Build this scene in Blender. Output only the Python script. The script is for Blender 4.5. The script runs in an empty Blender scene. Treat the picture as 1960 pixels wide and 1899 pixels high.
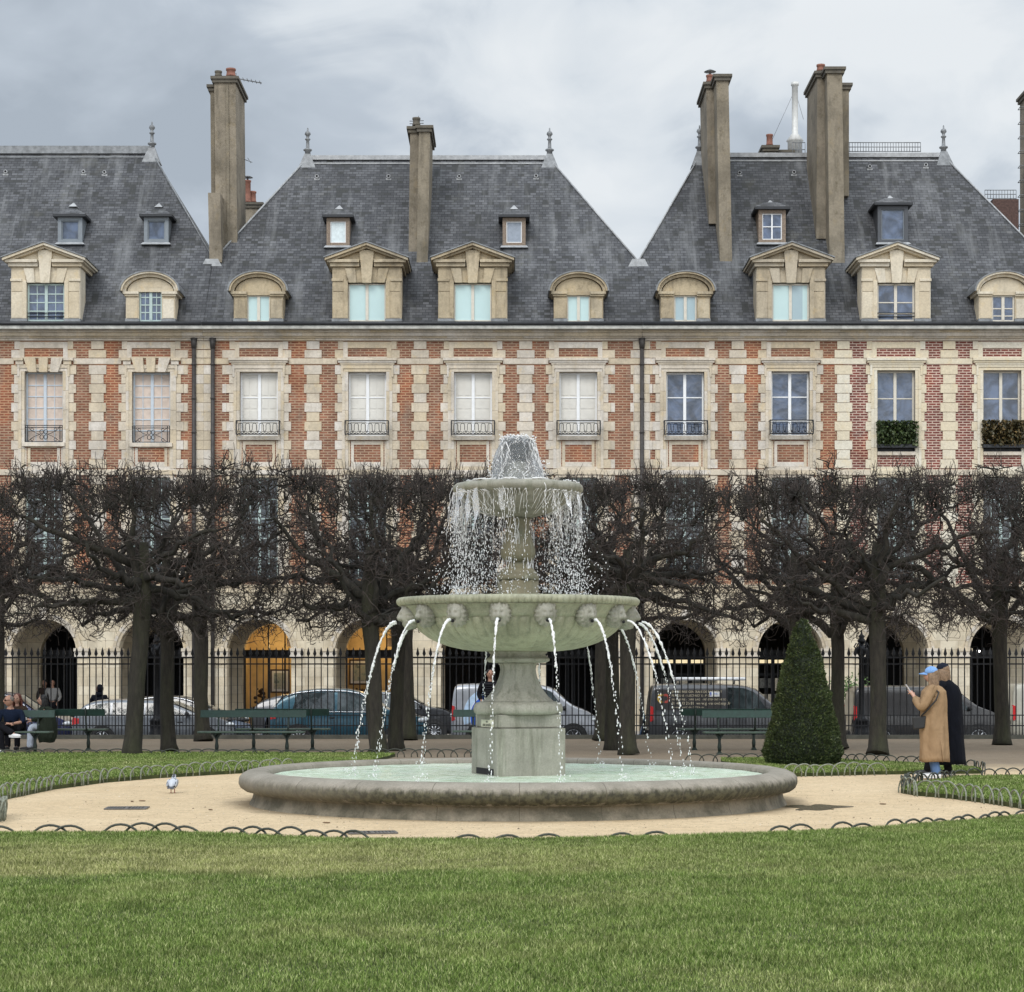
import bpy, math, random
import numpy as np
from mathutils import Vector, Matrix, noise as mnoise
R_ = math.radians
sin, cos, pi = math.sin, math.cos, math.pi
SC = bpy.context.scene
COL = SC.collection
# ---------------------------------------------------------------- camera, light, exposure
H = 1.6            # eye height
F = 3920.0         # focal length in photo pixels (photo read at 1960 x 1899)
CX, HY = 980.0, 1293.0
cam_d = bpy.data.cameras.new("camera"); cam = bpy.data.objects.new("camera", cam_d); COL.objects.link(cam)
cam.location = (0, 0, H); cam.rotation_euler = (R_(90), 0, 0)
cam_d.sensor_width = 36; cam_d.lens = 36*F/1960
cam_d.shift_y = (HY-949.5)/1960
cam_d.clip_end = 2000; cam_d.clip_start = 0.1
SC.camera = cam
SC.view_settings.view_transform = 'Standard'; SC.view_settings.look = 'None'
SC.view_settings.gamma = 1; SC.view_settings.exposure = 0.0
SUN_EL, SUN_AZ = 42, 205      # behind the camera, a little left
w = bpy.data.worlds.new("World"); SC.world = w; w.use_nodes = True
nt = w.node_tree; N = nt.nodes; L = nt.links
for n in list(N): N.remove(n)
out = N.new('ShaderNodeOutputWorld'); bg = N.new('ShaderNodeBackground'); L.new(bg.outputs[0], out.inputs[0])
sky = N.new('ShaderNodeTexSky'); sky.sky_type = 'NISHITA'; sky.sun_disc = False
sky.sun_elevation = R_(SUN_EL); sky.sun_rotation = R_(SUN_AZ)
bg.inputs[1].default_value = 0.1
tc = N.new('ShaderNodeTexCoord'); sp = N.new('ShaderNodeSeparateXYZ'); L.new(tc.outputs['Generated'], sp.inputs[0])
def wm(op, a, b=None, clamp=False):
    n = N.new('ShaderNodeMath'); n.operation = op; n.use_clamp = clamp
    for i, x in enumerate((a, b)):
        if x is None: continue
        if hasattr(x, 'is_linked') or hasattr(x, 'links'): L.new(x, n.inputs[i])
        else: n.inputs[i].default_value = x
    return n.outputs[0]
def wramp(fac, els):
    r = N.new('ShaderNodeValToRGB'); L.new(fac, r.inputs[0])
    while len(r.color_ramp.elements) < len(els): r.color_ramp.elements.new(0.5)
    for e, (p, c) in zip(r.color_ramp.elements, els): e.position = p; e.color = (*c, 1)
    return r.outputs[0]
zz = wm('MAXIMUM', wm('ADD', sp.outputs[2], 0.42), 0.05)
cb = N.new('ShaderNodeCombineXYZ')
L.new(wm('DIVIDE', sp.outputs[0], zz), cb.inputs[0]); L.new(wm('DIVIDE', sp.outputs[1], zz), cb.inputs[1])
cb.inputs[2].default_value = 3.7
n1 = N.new('ShaderNodeTexNoise'); n1.inputs['Scale'].default_value = 2.6; n1.inputs['Detail'].default_value = 5; n1.inputs['Roughness'].default_value = .5
n1.inputs['Distortion'].default_value = .35; L.new(cb.outputs[0], n1.inputs['Vector'])
n2 = N.new('ShaderNodeTexNoise'); n2.inputs['Scale'].default_value = 7.5; n2.inputs['Detail'].default_value = 6; n2.inputs['Roughness'].default_value = .55
n2.inputs['Distortion'].default_value = .6; L.new(cb.outputs[0], n2.inputs['Vector'])
# overcast layer; brighter towards the zenith as an overcast sky is, in the radiance units of the sky node
nf = wm('ADD', wm('ADD', wm('MULTIPLY', n1.outputs[0], .72), wm('MULTIPLY', n2.outputs[0], .28)), wm('MULTIPLY', sp.outputs[0], .22))
cloud = wramp(nf, [(0.385, (4.2, 4.75, 5.4)), (0.47, (5.3, 5.9, 6.6)), (0.525, (7.3, 7.8, 8.25)), (0.59, (8.4, 8.75, 9.0))])
sky_gain = wm('ADD', wm('ADD', wm('MULTIPLY', wm('MAXIMUM', wm('SUBTRACT', sp.outputs[2], 0.30), 0.0), 1.6), wm('MULTIPLY', wm('MAXIMUM', wm('MULTIPLY', sp.outputs[1], -1.0), 0.0), 1.3)), 1.0)  # second term: brighter sky added behind the camera to light the facades
vm = N.new('ShaderNodeVectorMath'); vm.operation = 'SCALE'; L.new(cloud, vm.inputs[0]); L.new(sky_gain, vm.inputs[3])
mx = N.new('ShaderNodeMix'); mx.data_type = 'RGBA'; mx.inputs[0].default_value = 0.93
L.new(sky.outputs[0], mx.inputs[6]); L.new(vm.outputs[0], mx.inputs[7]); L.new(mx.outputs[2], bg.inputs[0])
sun_d = bpy.data.lights.new("sun", 'SUN'); sun_d.energy = 1.5; sun_d.angle = R_(25); sun_d.color = (1, .95, .88)
sun = bpy.data.objects.new("sun", sun_d); COL.objects.link(sun)
_d = Vector((sin(R_(SUN_AZ))*cos(R_(SUN_EL)), cos(R_(SUN_AZ))*cos(R_(SUN_EL)), sin(R_(SUN_EL))))
sun.rotation_euler = (-_d).to_track_quat('-Z', 'Y').to_euler(); sun.location = (0, 0, 60)

# ---------------------------------------------------------------- helpers
def U(px, py, D):                       # photo pixel at a distance -> world point
    return Vector(((px-CX)*D/F, D, H+(HY-py)*D/F))
def G(px, py, z=0.0):                   # photo pixel lying on a level at height z
    D = F*(H-z)/(py-HY); return Vector(((px-CX)*D/F, D, z))
def tag(o, label=None, cat=None, group=None, kind=None):
    if label: o['label'] = label
    if cat: o['category'] = cat
    if group: o['group'] = group
    if kind: o['kind'] = kind
    return o
def thing(name, label, cat, loc=(0, 0, 0), rz=0, group=None):
    o = bpy.data.objects.new(name, None); COL.objects.link(o); o.empty_display_size = .2
    o.location = loc; o.rotation_euler = (0, 0, rz); o.matrix_basis = Matrix.Translation(loc) @ Matrix.Rotation(rz, 4, 'Z')
    return tag(o, label, cat, group)
def wloc(o):
    v = Vector((0, 0, 0))
    while o: v = v+o.location; o = o.parent
    return v
def dup(o, parent=None, loc=None, rz=None):
    c = o.copy(); COL.objects.link(c); c.parent = parent
    if loc is not None: c.location = loc
    if rz is not None: c.rotation_euler = (0, 0, rz)
    for ch in list(o.children): dup(ch, c)
    return c
class MB:
    def __init__(s): s.v = []; s.f = []; s.m = []; s.sm = []
    def add(s, vs, fs, m=0, smooth=False):
        b = len(s.v); s.v.extend([tuple(p) for p in vs])
        for f in fs: s.f.append([b+i for i in f]); s.m.append(m); s.sm.append(smooth)
        return s
    def box(s, x0, y0, z0, x1, y1, z1, m=0):
        if x0 > x1: x0, x1 = x1, x0
        if y0 > y1: y0, y1 = y1, y0
        if z0 > z1: z0, z1 = z1, z0
        return s.add([(x0,y0,z0),(x1,y0,z0),(x1,y1,z0),(x0,y1,z0),(x0,y0,z1),(x1,y0,z1),(x1,y1,z1),(x0,y1,z1)],
              [(0,3,2,1),(4,5,6,7),(0,1,5,4),(1,2,6,5),(2,3,7,6),(3,0,4,7)], m)
    def hexa(s, p, m=0):                # 8 corners: bottom ring, top ring
        return s.add(p, [(0,3,2,1),(4,5,6,7),(0,1,5,4),(1,2,6,5),(2,3,7,6),(3,0,4,7)], m)
    def prism(s, poly, y0, y1, m=0, axis='y', smooth=False):   # poly of (x,z), front at y0
        n = len(poly)
        a = sum(poly[i][0]*poly[(i+1) % n][1]-poly[(i+1) % n][0]*poly[i][1] for i in range(n))
        if a < 0: poly = poly[::-1]
        if axis == 'y': vs = [(x, y0, z) for x, z in poly]+[(x, y1, z) for x, z in poly]
        elif axis == 'x': vs = [(y0, -x, z) for x, z in poly][::1]+[(y1, -x, z) for x, z in poly]
        else: vs = [(x, -z, y0) for x, z in poly]+[(x, -z, y1) for x, z in poly]
        fs = [tuple(range(n)), tuple(range(2*n-1, n-1, -1))]
        b = len(s.v); s.add(vs, fs, m)
        s.add([], [], m)
        for i in range(n):
            j = (i+1) % n
            s.f.append([b+i, b+n+i, b+n+j, b+j]); s.m.append(m); s.sm.append(smooth)
        return s
    def tube(s, pts, rad, n=6, m=0, cap=True, smooth=True):
        pts = [Vector(p) for p in pts]
        if not hasattr(rad, '__len__'): rad = [rad]*len(pts)
        b = len(s.v); up = None
        for i, p in enumerate(pts):
            t = (pts[min(i+1, len(pts)-1)]-pts[max(i-1, 0)])
            if t.length < 1e-9: t = Vector((0, 0, 1))
            t.normalize()
            if up is None:
                up = t.orthogonal().normalized()
            up = (up-t*up.dot(t))
            if up.length < 1e-6: up = t.orthogonal()
            up.normalize(); sd = t.cross(up)
            for k in range(n):
                a = 2*pi*k/n; s.v.append(tuple(p+(up*cos(a)+sd*sin(a))*rad[i]))
        for i in range(len(pts)-1):
            for k in range(n):
                k2 = (k+1) % n; s.f.append([b+i*n+k, b+i*n+k2, b+(i+1)*n+k2, b+(i+1)*n+k]); s.m.append(m); s.sm.append(smooth)
        if cap:
            s.f.append([b+k for k in range(n-1, -1, -1)]); s.m.append(m); s.sm.append(False)
            e = b+(len(pts)-1)*n; s.f.append([e+k for k in range(n)]); s.m.append(m); s.sm.append(False)
        return s
    def lathe(s, prof, n=32, c=(0, 0), m=0, mod=None, smooth=True, a0=0.0, close=True):  # prof (r,z) bottom to top outside
        b = len(s.v); k0 = len(prof)
        for j, (r, z) in enumerate(prof):
            for k in range(n):
                a = a0+2*pi*k/n; rr, z2 = (r, z) if mod is None else mod(r, z, a, j)
                s.v.append((c[0]+rr*cos(a), c[1]+rr*sin(a), z2))
        for j in range(k0-1):
            for k in range(n):
                k2 = (k+1) % n; s.f.append([b+j*n+k, b+j*n+k2, b+(j+1)*n+k2, b+(j+1)*n+k]); s.m.append(m); s.sm.append(smooth)
        if close:
            s.f.append([b+k for k in range(n-1, -1, -1)]); s.m.append(m); s.sm.append(False)
            e = b+(k0-1)*n; s.f.append([e+k for k in range(n)]); s.m.append(m); s.sm.append(False)
        return s
    def ball(s, c, r, nu=10, nv=7, m=0, f=None, M=None, smooth=True):   # ellipsoid, r scalar or triple
        if not hasattr(r, '__len__'): r = (r, r, r)
        b = len(s.v); c = Vector(c)
        def pt(a, e):
            p = Vector((cos(a)*cos(e)*r[0], sin(a)*cos(e)*r[1], sin(e)*r[2]))
            if f: p = f(p)
            if M: p = M @ p
            return tuple(c+p)
        s.v.append(pt(0, -pi/2))
        for j in range(1, nv):
            for k in range(nu): s.v.append(pt(2*pi*k/nu, -pi/2+pi*j/nv))
        s.v.append(pt(0, pi/2)); e = len(s.v)-1
        def af(q): s.f.append(q); s.m.append(m); s.sm.append(smooth)
        for k in range(nu):
            k2 = (k+1) % nu; af([b, b+1+k2, b+1+k]); af([e, b+1+(nv-2)*nu+k, b+1+(nv-2)*nu+k2])
            for j in range(nv-2): af([b+1+j*nu+k, b+1+j*nu+k2, b+1+(j+1)*nu+k2, b+1+(j+1)*nu+k])
        return s
    def loft(s, rings, m=0, smooth=True, cap=True):
        n = len(rings[0]); b = len(s.v)
        for r in rings: s.v.extend([tuple(p) for p in r])
        for i in range(len(rings)-1):
            for k in range(n):
                k2 = (k+1) % n; s.f.append([b+i*n+k, b+i*n+k2, b+(i+1)*n+k2, b+(i+1)*n+k]); s.m.append(m); s.sm.append(smooth)
        if cap:
            s.f.append([b+k for k in range(n-1, -1, -1)]); s.m.append(m); s.sm.append(False)
            e = b+(len(rings)-1)*n; s.f.append([e+k for k in range(n)]); s.m.append(m); s.sm.append(False)
        return s
    def build(s, name, mats, parent=None, bevel=0, world=True, sub=0):
        if not isinstance(mats, (list, tuple)): mats = [mats]
        off = wloc(parent) if (parent and world) else Vector((0, 0, 0))
        me = bpy.data.meshes.new(name)
        me.from_pydata([(x-off.x, y-off.y, z-off.z) for x, y, z in s.v], [], s.f)
        me.polygons.foreach_set('material_index', s.m); me.polygons.foreach_set('use_smooth', s.sm)
        for q in mats: me.materials.append(q)
        me.update()
        o = bpy.data.objects.new(name, me); COL.objects.link(o); o.parent = parent
        if bevel:
            bv = o.modifiers.new('bevel', 'BEVEL'); bv.width = bevel; bv.segments = 2; bv.limit_method = 'ANGLE'; bv.angle_limit = R_(40)
        if sub:
            sb = o.modifiers.new('sub', 'SUBSURF'); sb.levels = sub; sb.render_levels = sub
        return o
def place(mb, fn):                      # move every vertex of a builder
    mb.v = [tuple(fn(Vector(p))) for p in mb.v]; return mb

# ---------------------------------------------------------------- materials
class NM:
    def __init__(s, name):
        s.mat = bpy.data.materials.new(name); s.mat.use_nodes = True; s.t = s.mat.node_tree
        s.N = s.t.nodes; s.b = s.N['Principled BSDF']; s.pos = None
    def n(s, typ, **kw):
        x = s.N.new('ShaderNode'+typ)
        for k, v in kw.items(): setattr(x, k, v)
        return x
    def lk(s, a, b): s.t.links.new(a, b)
    def set(s, node, key, val):
        if hasattr(val, 'links') and hasattr(val, 'node'): s.lk(val, node.inputs[key])
        else: node.inputs[key].default_value = val
    def P(s, scale=(1, 1, 1), obj=False):
        if obj: src = s.n('TexCoord').outputs['Object']
        else: src = s.n('NewGeometry').outputs['Position']
        mp = s.n('Mapping'); s.lk(src, mp.inputs[0]); mp.inputs['Scale'].default_value = scale
        return mp.outputs[0]
    def noise(s, scale=5, detail=4, rough=.55, vec=None, dist=0, out=0):
        x = s.n('TexNoise'); x.inputs['Scale'].default_value = scale; x.inputs['Detail'].default_value = detail
        x.inputs['Roughness'].default_value = rough; x.inputs['Distortion'].default_value = dist
        s.lk(vec if vec else s.P(), x.inputs['Vector']); return x.outputs[out]
    def ramp(s, fac, els):
        r = s.n('ValToRGB'); s.lk(fac, r.inputs[0])
        while len(r.color_ramp.elements) < len(els): r.color_ramp.elements.new(.5)
        for e, (p, c) in zip(r.color_ramp.elements, els):
            e.position = p; e.color = (*(c if hasattr(c, '__len__') else (c, c, c)), 1)
        return r.outputs[0]
    def mix(s, fac, a, b, typ='MIX'):
        x = s.n('Mix', data_type='RGBA', blend_type=typ)
        s.set(x, 0, fac)
        for i, v in ((6, a), (7, b)):
            if hasattr(v, 'node'): s.lk(v, x.inputs[i])
            else: x.inputs[i].default_value = (*v, 1) if len(v) == 3 else v
        return x.outputs[2]
    def math(s, op, a, b=0.0, clamp=False):
        x = s.n('Math', operation=op, use_clamp=clamp); s.set(x, 0, a); s.set(x, 1, b); return x.outputs[0]
    def bump(s, h, strength=.3, dist=.02):
        x = s.n('Bump'); x.inputs['Strength'].default_value = strength; x.inputs['Distance'].default_value = dist
        s.lk(h, x.inputs['Height']); s.lk(x.outputs[0], s.b.inputs['Normal'])
    def col(s, c):
        if hasattr(c, 'node'): s.lk(c, s.b.inputs['Base Color'])
        else: s.b.inputs['Base Color'].default_value = (*c, 1)
    def island(s): return s.n('NewGeometry').outputs['Random Per Island']
def simple(name, c, rough=.6, metal=0, var=.15, scale=8, bump=0, spec=None, emit=None, isl=0, obj=True):
    m = NM(name); v = m.P(obj=obj)
    nz = m.noise(scale, 4, .6, v)
    f = m.ramp(nz, [(.3, 1-var), (.7, 1+var)])
    cc = m.mix(1.0, c, f, 'MULTIPLY')
    if isl: cc = m.mix(1.0, cc, m.ramp(m.island(), [(0, 1-isl), (1, 1+isl)]), 'MULTIPLY')
    m.col(cc); m.b.inputs['Roughness'].default_value = rough; m.b.inputs['Metallic'].default_value = metal
    if spec is not None: m.b.inputs['Specular IOR Level'].default_value = spec
    if bump: m.bump(nz, bump)
    if emit:
        m.b.inputs['Emission Color'].default_value = (*emit[0], 1); m.b.inputs['Emission Strength'].default_value = emit[1]
    return m.mat
M = {}
def stone_mat(name, base, dark, yellow, stain=.5, isl=.12, bumps=.25, strk=.6):
    m = NM(name); v = m.P()
    big = m.noise(.9, 5, .6, v); fine = m.noise(14, 5, .65, v)
    st = m.noise(1.0, 5, .7, m.P((3.2, 3.2, .55)))
    c = m.ramp(m.island(), [(0, (base[0]*1.04, base[1]*1.09, base[2]*1.2)), (.45, base), (1, yellow)])
    c = m.mix(m.ramp(big, [(.42, 0), (.72, strk)]), c, dark)
    c = m.mix(m.ramp(st, [(.5, 0), (.78, stain)]), c, dark)
    c = m.mix(1.0, c, m.ramp(fine, [(.25, .82), (.75, 1.12)]), 'MULTIPLY')
    c = m.mix(m.ramp(m.noise(3.2, 5, .75, m.P((1, 1, .8))), [(.54, 0), (.72, stain*.8)]), c, (dark[0]*.9, dark[1]*.85, dark[2]*.7))
    c = m.mix(m.ramp(m.noise(2.3, 4, .7, m.P((1.3, 1, 1))), [(.56, 0), (.70, .45)]), c, (yellow[0]*1.02, yellow[1]*.93, yellow[2]*.72))
    c = m.mix(1.0, c, m.ramp(m.noise(60, 2, .5, m.island_vec() if hasattr(m, 'island_vec') else v), [(.3, .94), (.7, 1.06)]), 'MULTIPLY')
    m.col(c); m.b.inputs['Roughness'].default_value = .88; m.bump(fine, bumps, .02); return m.mat
M['stone'] = stone_mat('limestone', (.66, .585, .48), (.30, .26, .205), (.62, .52, .37))
M['stone_clean'] = stone_mat('clean_limestone', (.70, .63, .49), (.47, .41, .31), (.68, .59, .43), .3, strk=.25)
M['stone_aged'] = stone_mat('aged_yellow_limestone', (.52, .43, .29), (.15, .125, .09), (.46, .38, .26), .8)
M['fstone'] = stone_mat('fountain_limestone', (.36, .355, .28), (.20, .20, .145), (.36, .36, .27), .55)
def brick_mat(name, c1, c2, mortar, msize=.014, rowh=.068, bw=.23, bias=0.0, stain=.5):
    m = NM(name); s = m.n('SeparateXYZ'); m.lk(m.n('NewGeometry').outputs['Position'], s.inputs[0])
    cbn = m.n('CombineXYZ'); m.lk(m.math('ADD', s.outputs[0], s.outputs[1]), cbn.inputs[0]); m.lk(s.outputs[2], cbn.inputs[1])
    b = m.n('TexBrick'); m.lk(cbn.outputs[0], b.inputs['Vector'])
    b.inputs['Color1'].default_value = (*c1, 1); b.inputs['Color2'].default_value = (*c2, 1); b.inputs['Mortar'].default_value = (*mortar, 1)
    b.inputs['Scale'].default_value = 1; b.inputs['Mortar Size'].default_value = msize; b.inputs['Bias'].default_value = bias
    b.inputs['Brick Width'].default_value = bw; b.inputs['Row Height'].default_value = rowh; b.inputs['Mortar Smooth'].default_value = .15
    c = b.outputs[0]
    c = m.mix(1.0, c, m.ramp(m.noise(.8, 5, .65), [(.3, .66), (.7, 1.3)]), 'MULTIPLY')
    c = m.mix(m.ramp(m.noise(1.3, 5, .7, m.P((2.2, 2.2, .9))), [(.5, 0), (.8, stain)]), c, (.30, .24, .19))
    c = m.mix(m.ramp(m.noise(.55, 3, .5, m.P((1.4, 1.4, .7))), [(.55, 0), (.62, .55)]), c, m.mix(1.0, c, (1.25, .92, .70), 'MULTIPLY'))
    m.col(c); m.b.inputs['Roughness'].default_value = .9
    m.bump(b.outputs['Fac'], -.5, .01); return m.mat
M['stone_dorm'] = stone_mat('dormer_limestone', (.68, .60, .46), (.34, .29, .21), (.60, .51, .37), .45, strk=.35)
M['stone_aged2'] = stone_mat('stained_limestone', (.48, .41, .30), (.19, .16, .12), (.48, .40, .28), .7)
M['frostw'] = simple('white_pane', (.62, .70, .72), .3)
M['greyblind'] = simple('grey_blind', (.27, .31, .37), .4)
M['brick'] = brick_mat('old_brick', (.275, .10, .056), (.155, .060, .038), (.37, .255, .17), .020, .088, .28)
M['brick_new'] = brick_mat('repointed_brick', (.20, .048, .034), (.13, .035, .028), (.52, .40, .33), .017, .088, .26, stain=.12)
def slate_mat():
    m = NM('slate'); s = m.n('SeparateXYZ'); m.lk(m.n('NewGeometry').outputs['Position'], s.inputs[0])
    cbn = m.n('CombineXYZ'); m.lk(s.outputs[0], cbn.inputs[0]); m.lk(s.outputs[2], cbn.inputs[1])
    b = m.n('TexBrick'); m.lk(cbn.outputs[0], b.inputs['Vector'])
    b.inputs['Color1'].default_value = (.040, .042, .048, 1); b.inputs['Color2'].default_value = (.100, .103, .112, 1); b.inputs['Mortar'].default_value = (.010, .011, .013, 1)
    b.inputs['Scale'].default_value = 1; b.inputs['Mortar Size'].default_value = .010; b.inputs['Brick Width'].default_value = .22; b.inputs['Row Height'].default_value = .105
    b.inputs['Mortar Smooth'].default_value = .3
    c = b.outputs[0]
    c = m.mix(1.0, c, m.ramp(m.noise(.6, 5, .6), [(.3, .60), (.72, 1.35)]), 'MULTIPLY')
    # groups of slipped or dark damp slates: quantise the position to whole slates, then threshold a noise
    sx = m.math('SNAP', s.outputs[0], .22); sz = m.math('SNAP', s.outputs[2], .105)
    c2 = m.n('CombineXYZ'); m.lk(sx, c2.inputs[0]); m.lk(sz, c2.inputs[1])
    q = m.noise(1.7, 6, .9, c2.outputs[0])
    c = m.mix(m.ramp(q, [(.53, 0), (.565, .85)]), c, (.020, .021, .020))
    c = m.mix(m.ramp(m.noise(2.4, 6, .9, c2.outputs[0]), [(.62, 0), (.66, .5)]), c, (.165, .165, .165))
    st = m.noise(1.0, 5, .7, m.P((1.6, .3, .16)))
    c = m.mix(m.ramp(st, [(.50, 0), (.70, .5)]), c, (.21, .215, .22))
    c = m.mix(m.ramp(m.noise(.9, 5, .7, m.P((1.2, 1, 1))), [(.58, 0), (.75, .35)]), c, (.075, .07, .04))
    m.col(c); m.b.inputs['Roughness'].default_value = .62
    m.bump(m.math('ADD', b.outputs['Fac'], m.math('MULTIPLY', m.noise(9, 3), -.7)), -.45, .02); return m.mat
M['slate'] = slate_mat()
M['zinc'] = simple('zinc_flashing', (.36, .37, .38), .55, .1, .25, 5, .1, obj=False)
M['lead'] = simple('weathered_lead', (.20, .21, .22), .5, .2, .35, 6, .1, obj=False)
M['gutter'] = simple('black_gutter', (.03, .032, .036), .45, .3, .2)
M['pale_ledge'] = simple('pale_zinc_ledge', (.42, .42, .39), .6, 0, .35, 4, .15, obj=False)
M['chim'] = stone_mat('chimney_render', (.275, .235, .18), (.10, .085, .062), (.25, .215, .16), .9, isl=.05, bumps=.5, strk=.8)
M['chim_dark'] = stone_mat('dark_chimney_cap', (.13, .115, .09), (.06, .055, .045), (.14, .125, .10), .8)
M['terracotta'] = simple('terracotta', (.23, .10, .07), .8, 0, .25, 6)
M['white'] = simple('white_paint', (.80, .81, .82), .45, 0, .05)
M['bluegrey'] = simple('blue_grey_paint', (.50, .56, .62), .5, 0, .06)
M['greenpaint'] = simple('pale_green_paint', (.42, .52, .50), .5, 0, .06)
M['cream'] = simple('cream_window_paint', (.62, .58, .50), .5, 0, .08)
M['darkframe'] = simple('dark_grey_frame', (.06, .065, .075), .5, 0, .1)
M['woodframe'] = simple('weathered_wood_frame', (.22, .17, .13), .8, 0, .35, 20)
M['greyframe'] = simple('slate_grey_frame', (.19, .215, .24), .6, 0, .1)
M['shutter'] = simple('white_inner_shutters', (.66, .64, .59), .6, 0, .06, 3)
M['curtain'] = simple('pink_beige_curtain', (.60, .50, .43), .8, 0, .12, 5)
M['frost'] = simple('frosted_pale_glass', (.50, .66, .66), .25, 0, .06, .6)
M['frost2'] = simple('frosted_blue_glass', (.36, .47, .51), .22, 0, .08, .6)
def glass(name, c, rough=.06, wav=.25):
    m = NM(name); m.col(m.mix(m.ramp(m.noise(1.6, 4, .6, None, .8), [(.38, 0), (.62, 1)]), tuple(x*.55 for x in c), tuple(x*1.9 for x in c)))
    m.b.inputs['Roughness'].default_value = rough; m.b.inputs['Specular IOR Level'].default_value = .8
    m.bump(m.noise(2.5, 2), wav*1.6, .03); return m.mat
M['glass'] = glass('window_glass', (.055, .075, .12))
M['glass_dark'] = glass('dark_glass', (.02, .025, .03))
M['iron'] = simple('black_iron', (.014, .015, .018), .45, .4, .3)
M['pipe'] = simple('cast_iron_pipe', (.055, .05, .048), .6, .2, .3, 5, obj=False)
M['dark'] = simple('dark_interior', (.012, .012, .014), .9)
M['interior'] = simple('glowing_gallery_wall', (.60, .44, .22), .8, 0, .3, 1.2, emit=((1, .66, .26), .03))  # faint glow put into the wall itself, standing in for room light
# ================================================================ ground
random.seed(11)
LVL_ST = -.45
def sheet(name, poly, z, mat, kind='structure', thick=.0, holes=None):
    mb = MB(); n = len(poly)
    mb.add([(x, y, z) for x, y in poly], [tuple(range(n))] if sum(poly[i][0]*poly[(i+1) % n][1]-poly[(i+1) % n][0]*poly[i][1] for i in range(n)) > 0 else [tuple(range(n-1, -1, -1))])
    if thick:
        b = len(mb.v); mb.v.extend([(x, y, z-thick) for x, y in poly])
        for i in range(n):
            j = (i+1) % n; mb.f.append([i, b+i, b+j, j]); mb.m.append(0); mb.sm.append(False)
    o = mb.build(name, mat); o['kind'] = kind; return o
def sand_mat(name, c1, c2, cdark):
    m = NM(name); v = m.P(); 
    c = m.mix(m.ramp(m.noise(.5, 5, .6, v), [(.35, 0), (.7, 1)]), c1, c2)
    c = m.mix(m.ramp(m.noise(3.2, 6, .75, m.P((1, 1.4, 1))), [(.52, 0), (.72, .5)]), c, cdark)
    c = m.mix(m.ramp(m.noise(1, 6, .8, m.P((2.0, 7.0, 1))), [(.54, 0), (.66, .38)]), c, cdark)
    c = m.mix(1.0, c, m.ramp(m.noise(130, 3, .7, v), [(.25, .74), (.75, 1.22)]), 'MULTIPLY')
    c = m.mix(1.0, c, m.ramp(m.noise(24, 4, .8, m.P((1, .55, 1))), [(.3, .74), (.7, 1.16)]), 'MULTIPLY')
    c = m.mix(1.0, c, m.ramp(m.noise(5, 4, .7, m.P((1, .8, 1))), [(.3, .88), (.7, 1.08)]), 'MULTIPLY')
    vo = m.n('TexVoronoi'); vo.inputs['Scale'].default_value = 55; m.lk(v, vo.inputs['Vector'])
    c = m.mix(m.ramp(vo.outputs[0], [(.08, .5), (.16, 0)]), c, cdark)
    m.col(c); m.b.inputs['Roughness'].default_value = .95; m.bump(m.noise(90, 3, .7, v), .6, .01); return m
sm = sand_mat('sandy_gravel', (.60, .455, .275), (.69, .54, .345), (.36, .27, .165))
# damp apron and puddle edge round the basin, and dirt under the trees with their shade darkened into its colour
s_ = sm.n('SeparateXYZ'); sm.lk(sm.n('NewGeometry').outputs['Position'], s_.inputs[0])
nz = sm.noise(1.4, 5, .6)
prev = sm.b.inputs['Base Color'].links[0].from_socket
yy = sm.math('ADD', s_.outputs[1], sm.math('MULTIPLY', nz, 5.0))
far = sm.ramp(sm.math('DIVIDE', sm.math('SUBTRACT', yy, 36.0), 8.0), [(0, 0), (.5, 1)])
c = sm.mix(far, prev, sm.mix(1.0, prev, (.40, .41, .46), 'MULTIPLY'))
dx = sm.math('SUBTRACT', s_.outputs[0], .08); dy = sm.math('SUBTRACT', s_.outputs[1], 26.0)
rr = sm.math('SQRT', sm.math('ADD', sm.math('MULTIPLY', dx, dx), sm.math('MULTIPLY', dy, dy)))
rr = sm.math('ADD', rr, sm.math('MULTIPLY', sm.noise(1.1, 4, .6), -.9))
c = sm.mix(sm.ramp(sm.math('SUBTRACT', rr, 2.9), [(.1, .75), (.42, 0)]), c, (.27, .21, .13))
sm.col(c)
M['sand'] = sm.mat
# one sheet to the horizon, garden sand, street, pavement
far_m = simple('far_paving', (.22, .21, .20), .9, obj=False)
sheet('ground', [(-900, -300), (900, -300), (900, 1500), (-900, 1500)], LVL_ST-.02, far_m)
mb = MB(); mb.box(-60, -6, LVL_ST-.01, 60, 51.62, 0.0)
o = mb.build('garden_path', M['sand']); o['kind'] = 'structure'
asph = NM('asphalt'); c = asph.mix(1.0, (.075, .075, .078), asph.ramp(asph.noise(40, 4, .7), [(.3, .7), (.7, 1.35)]), 'MULTIPLY'); asph.col(c); asph.b.inputs['Roughness'].default_value = .8
sheet('road', [(-60, 52.6), (60, 52.6), (60, 66.2), (-60, 66.2)], LVL_ST, asph.mat)
pave = simple('pavement_stone', (.30, .28, .25), .85, 0, .2, 3, .1, obj=False)
mb = MB(); mb.box(-60, 51.84, LVL_ST-.008, 60, 52.6, LVL_ST+.14); o = mb.build('garden_pavement', pave); o['kind'] = 'structure'
mb = MB(); mb.box(-60, 66.2, LVL_ST-.01, 60, 79.5, -.30); o = mb.build('arcade_pavement', pave); o['kind'] = 'structure'

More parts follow.
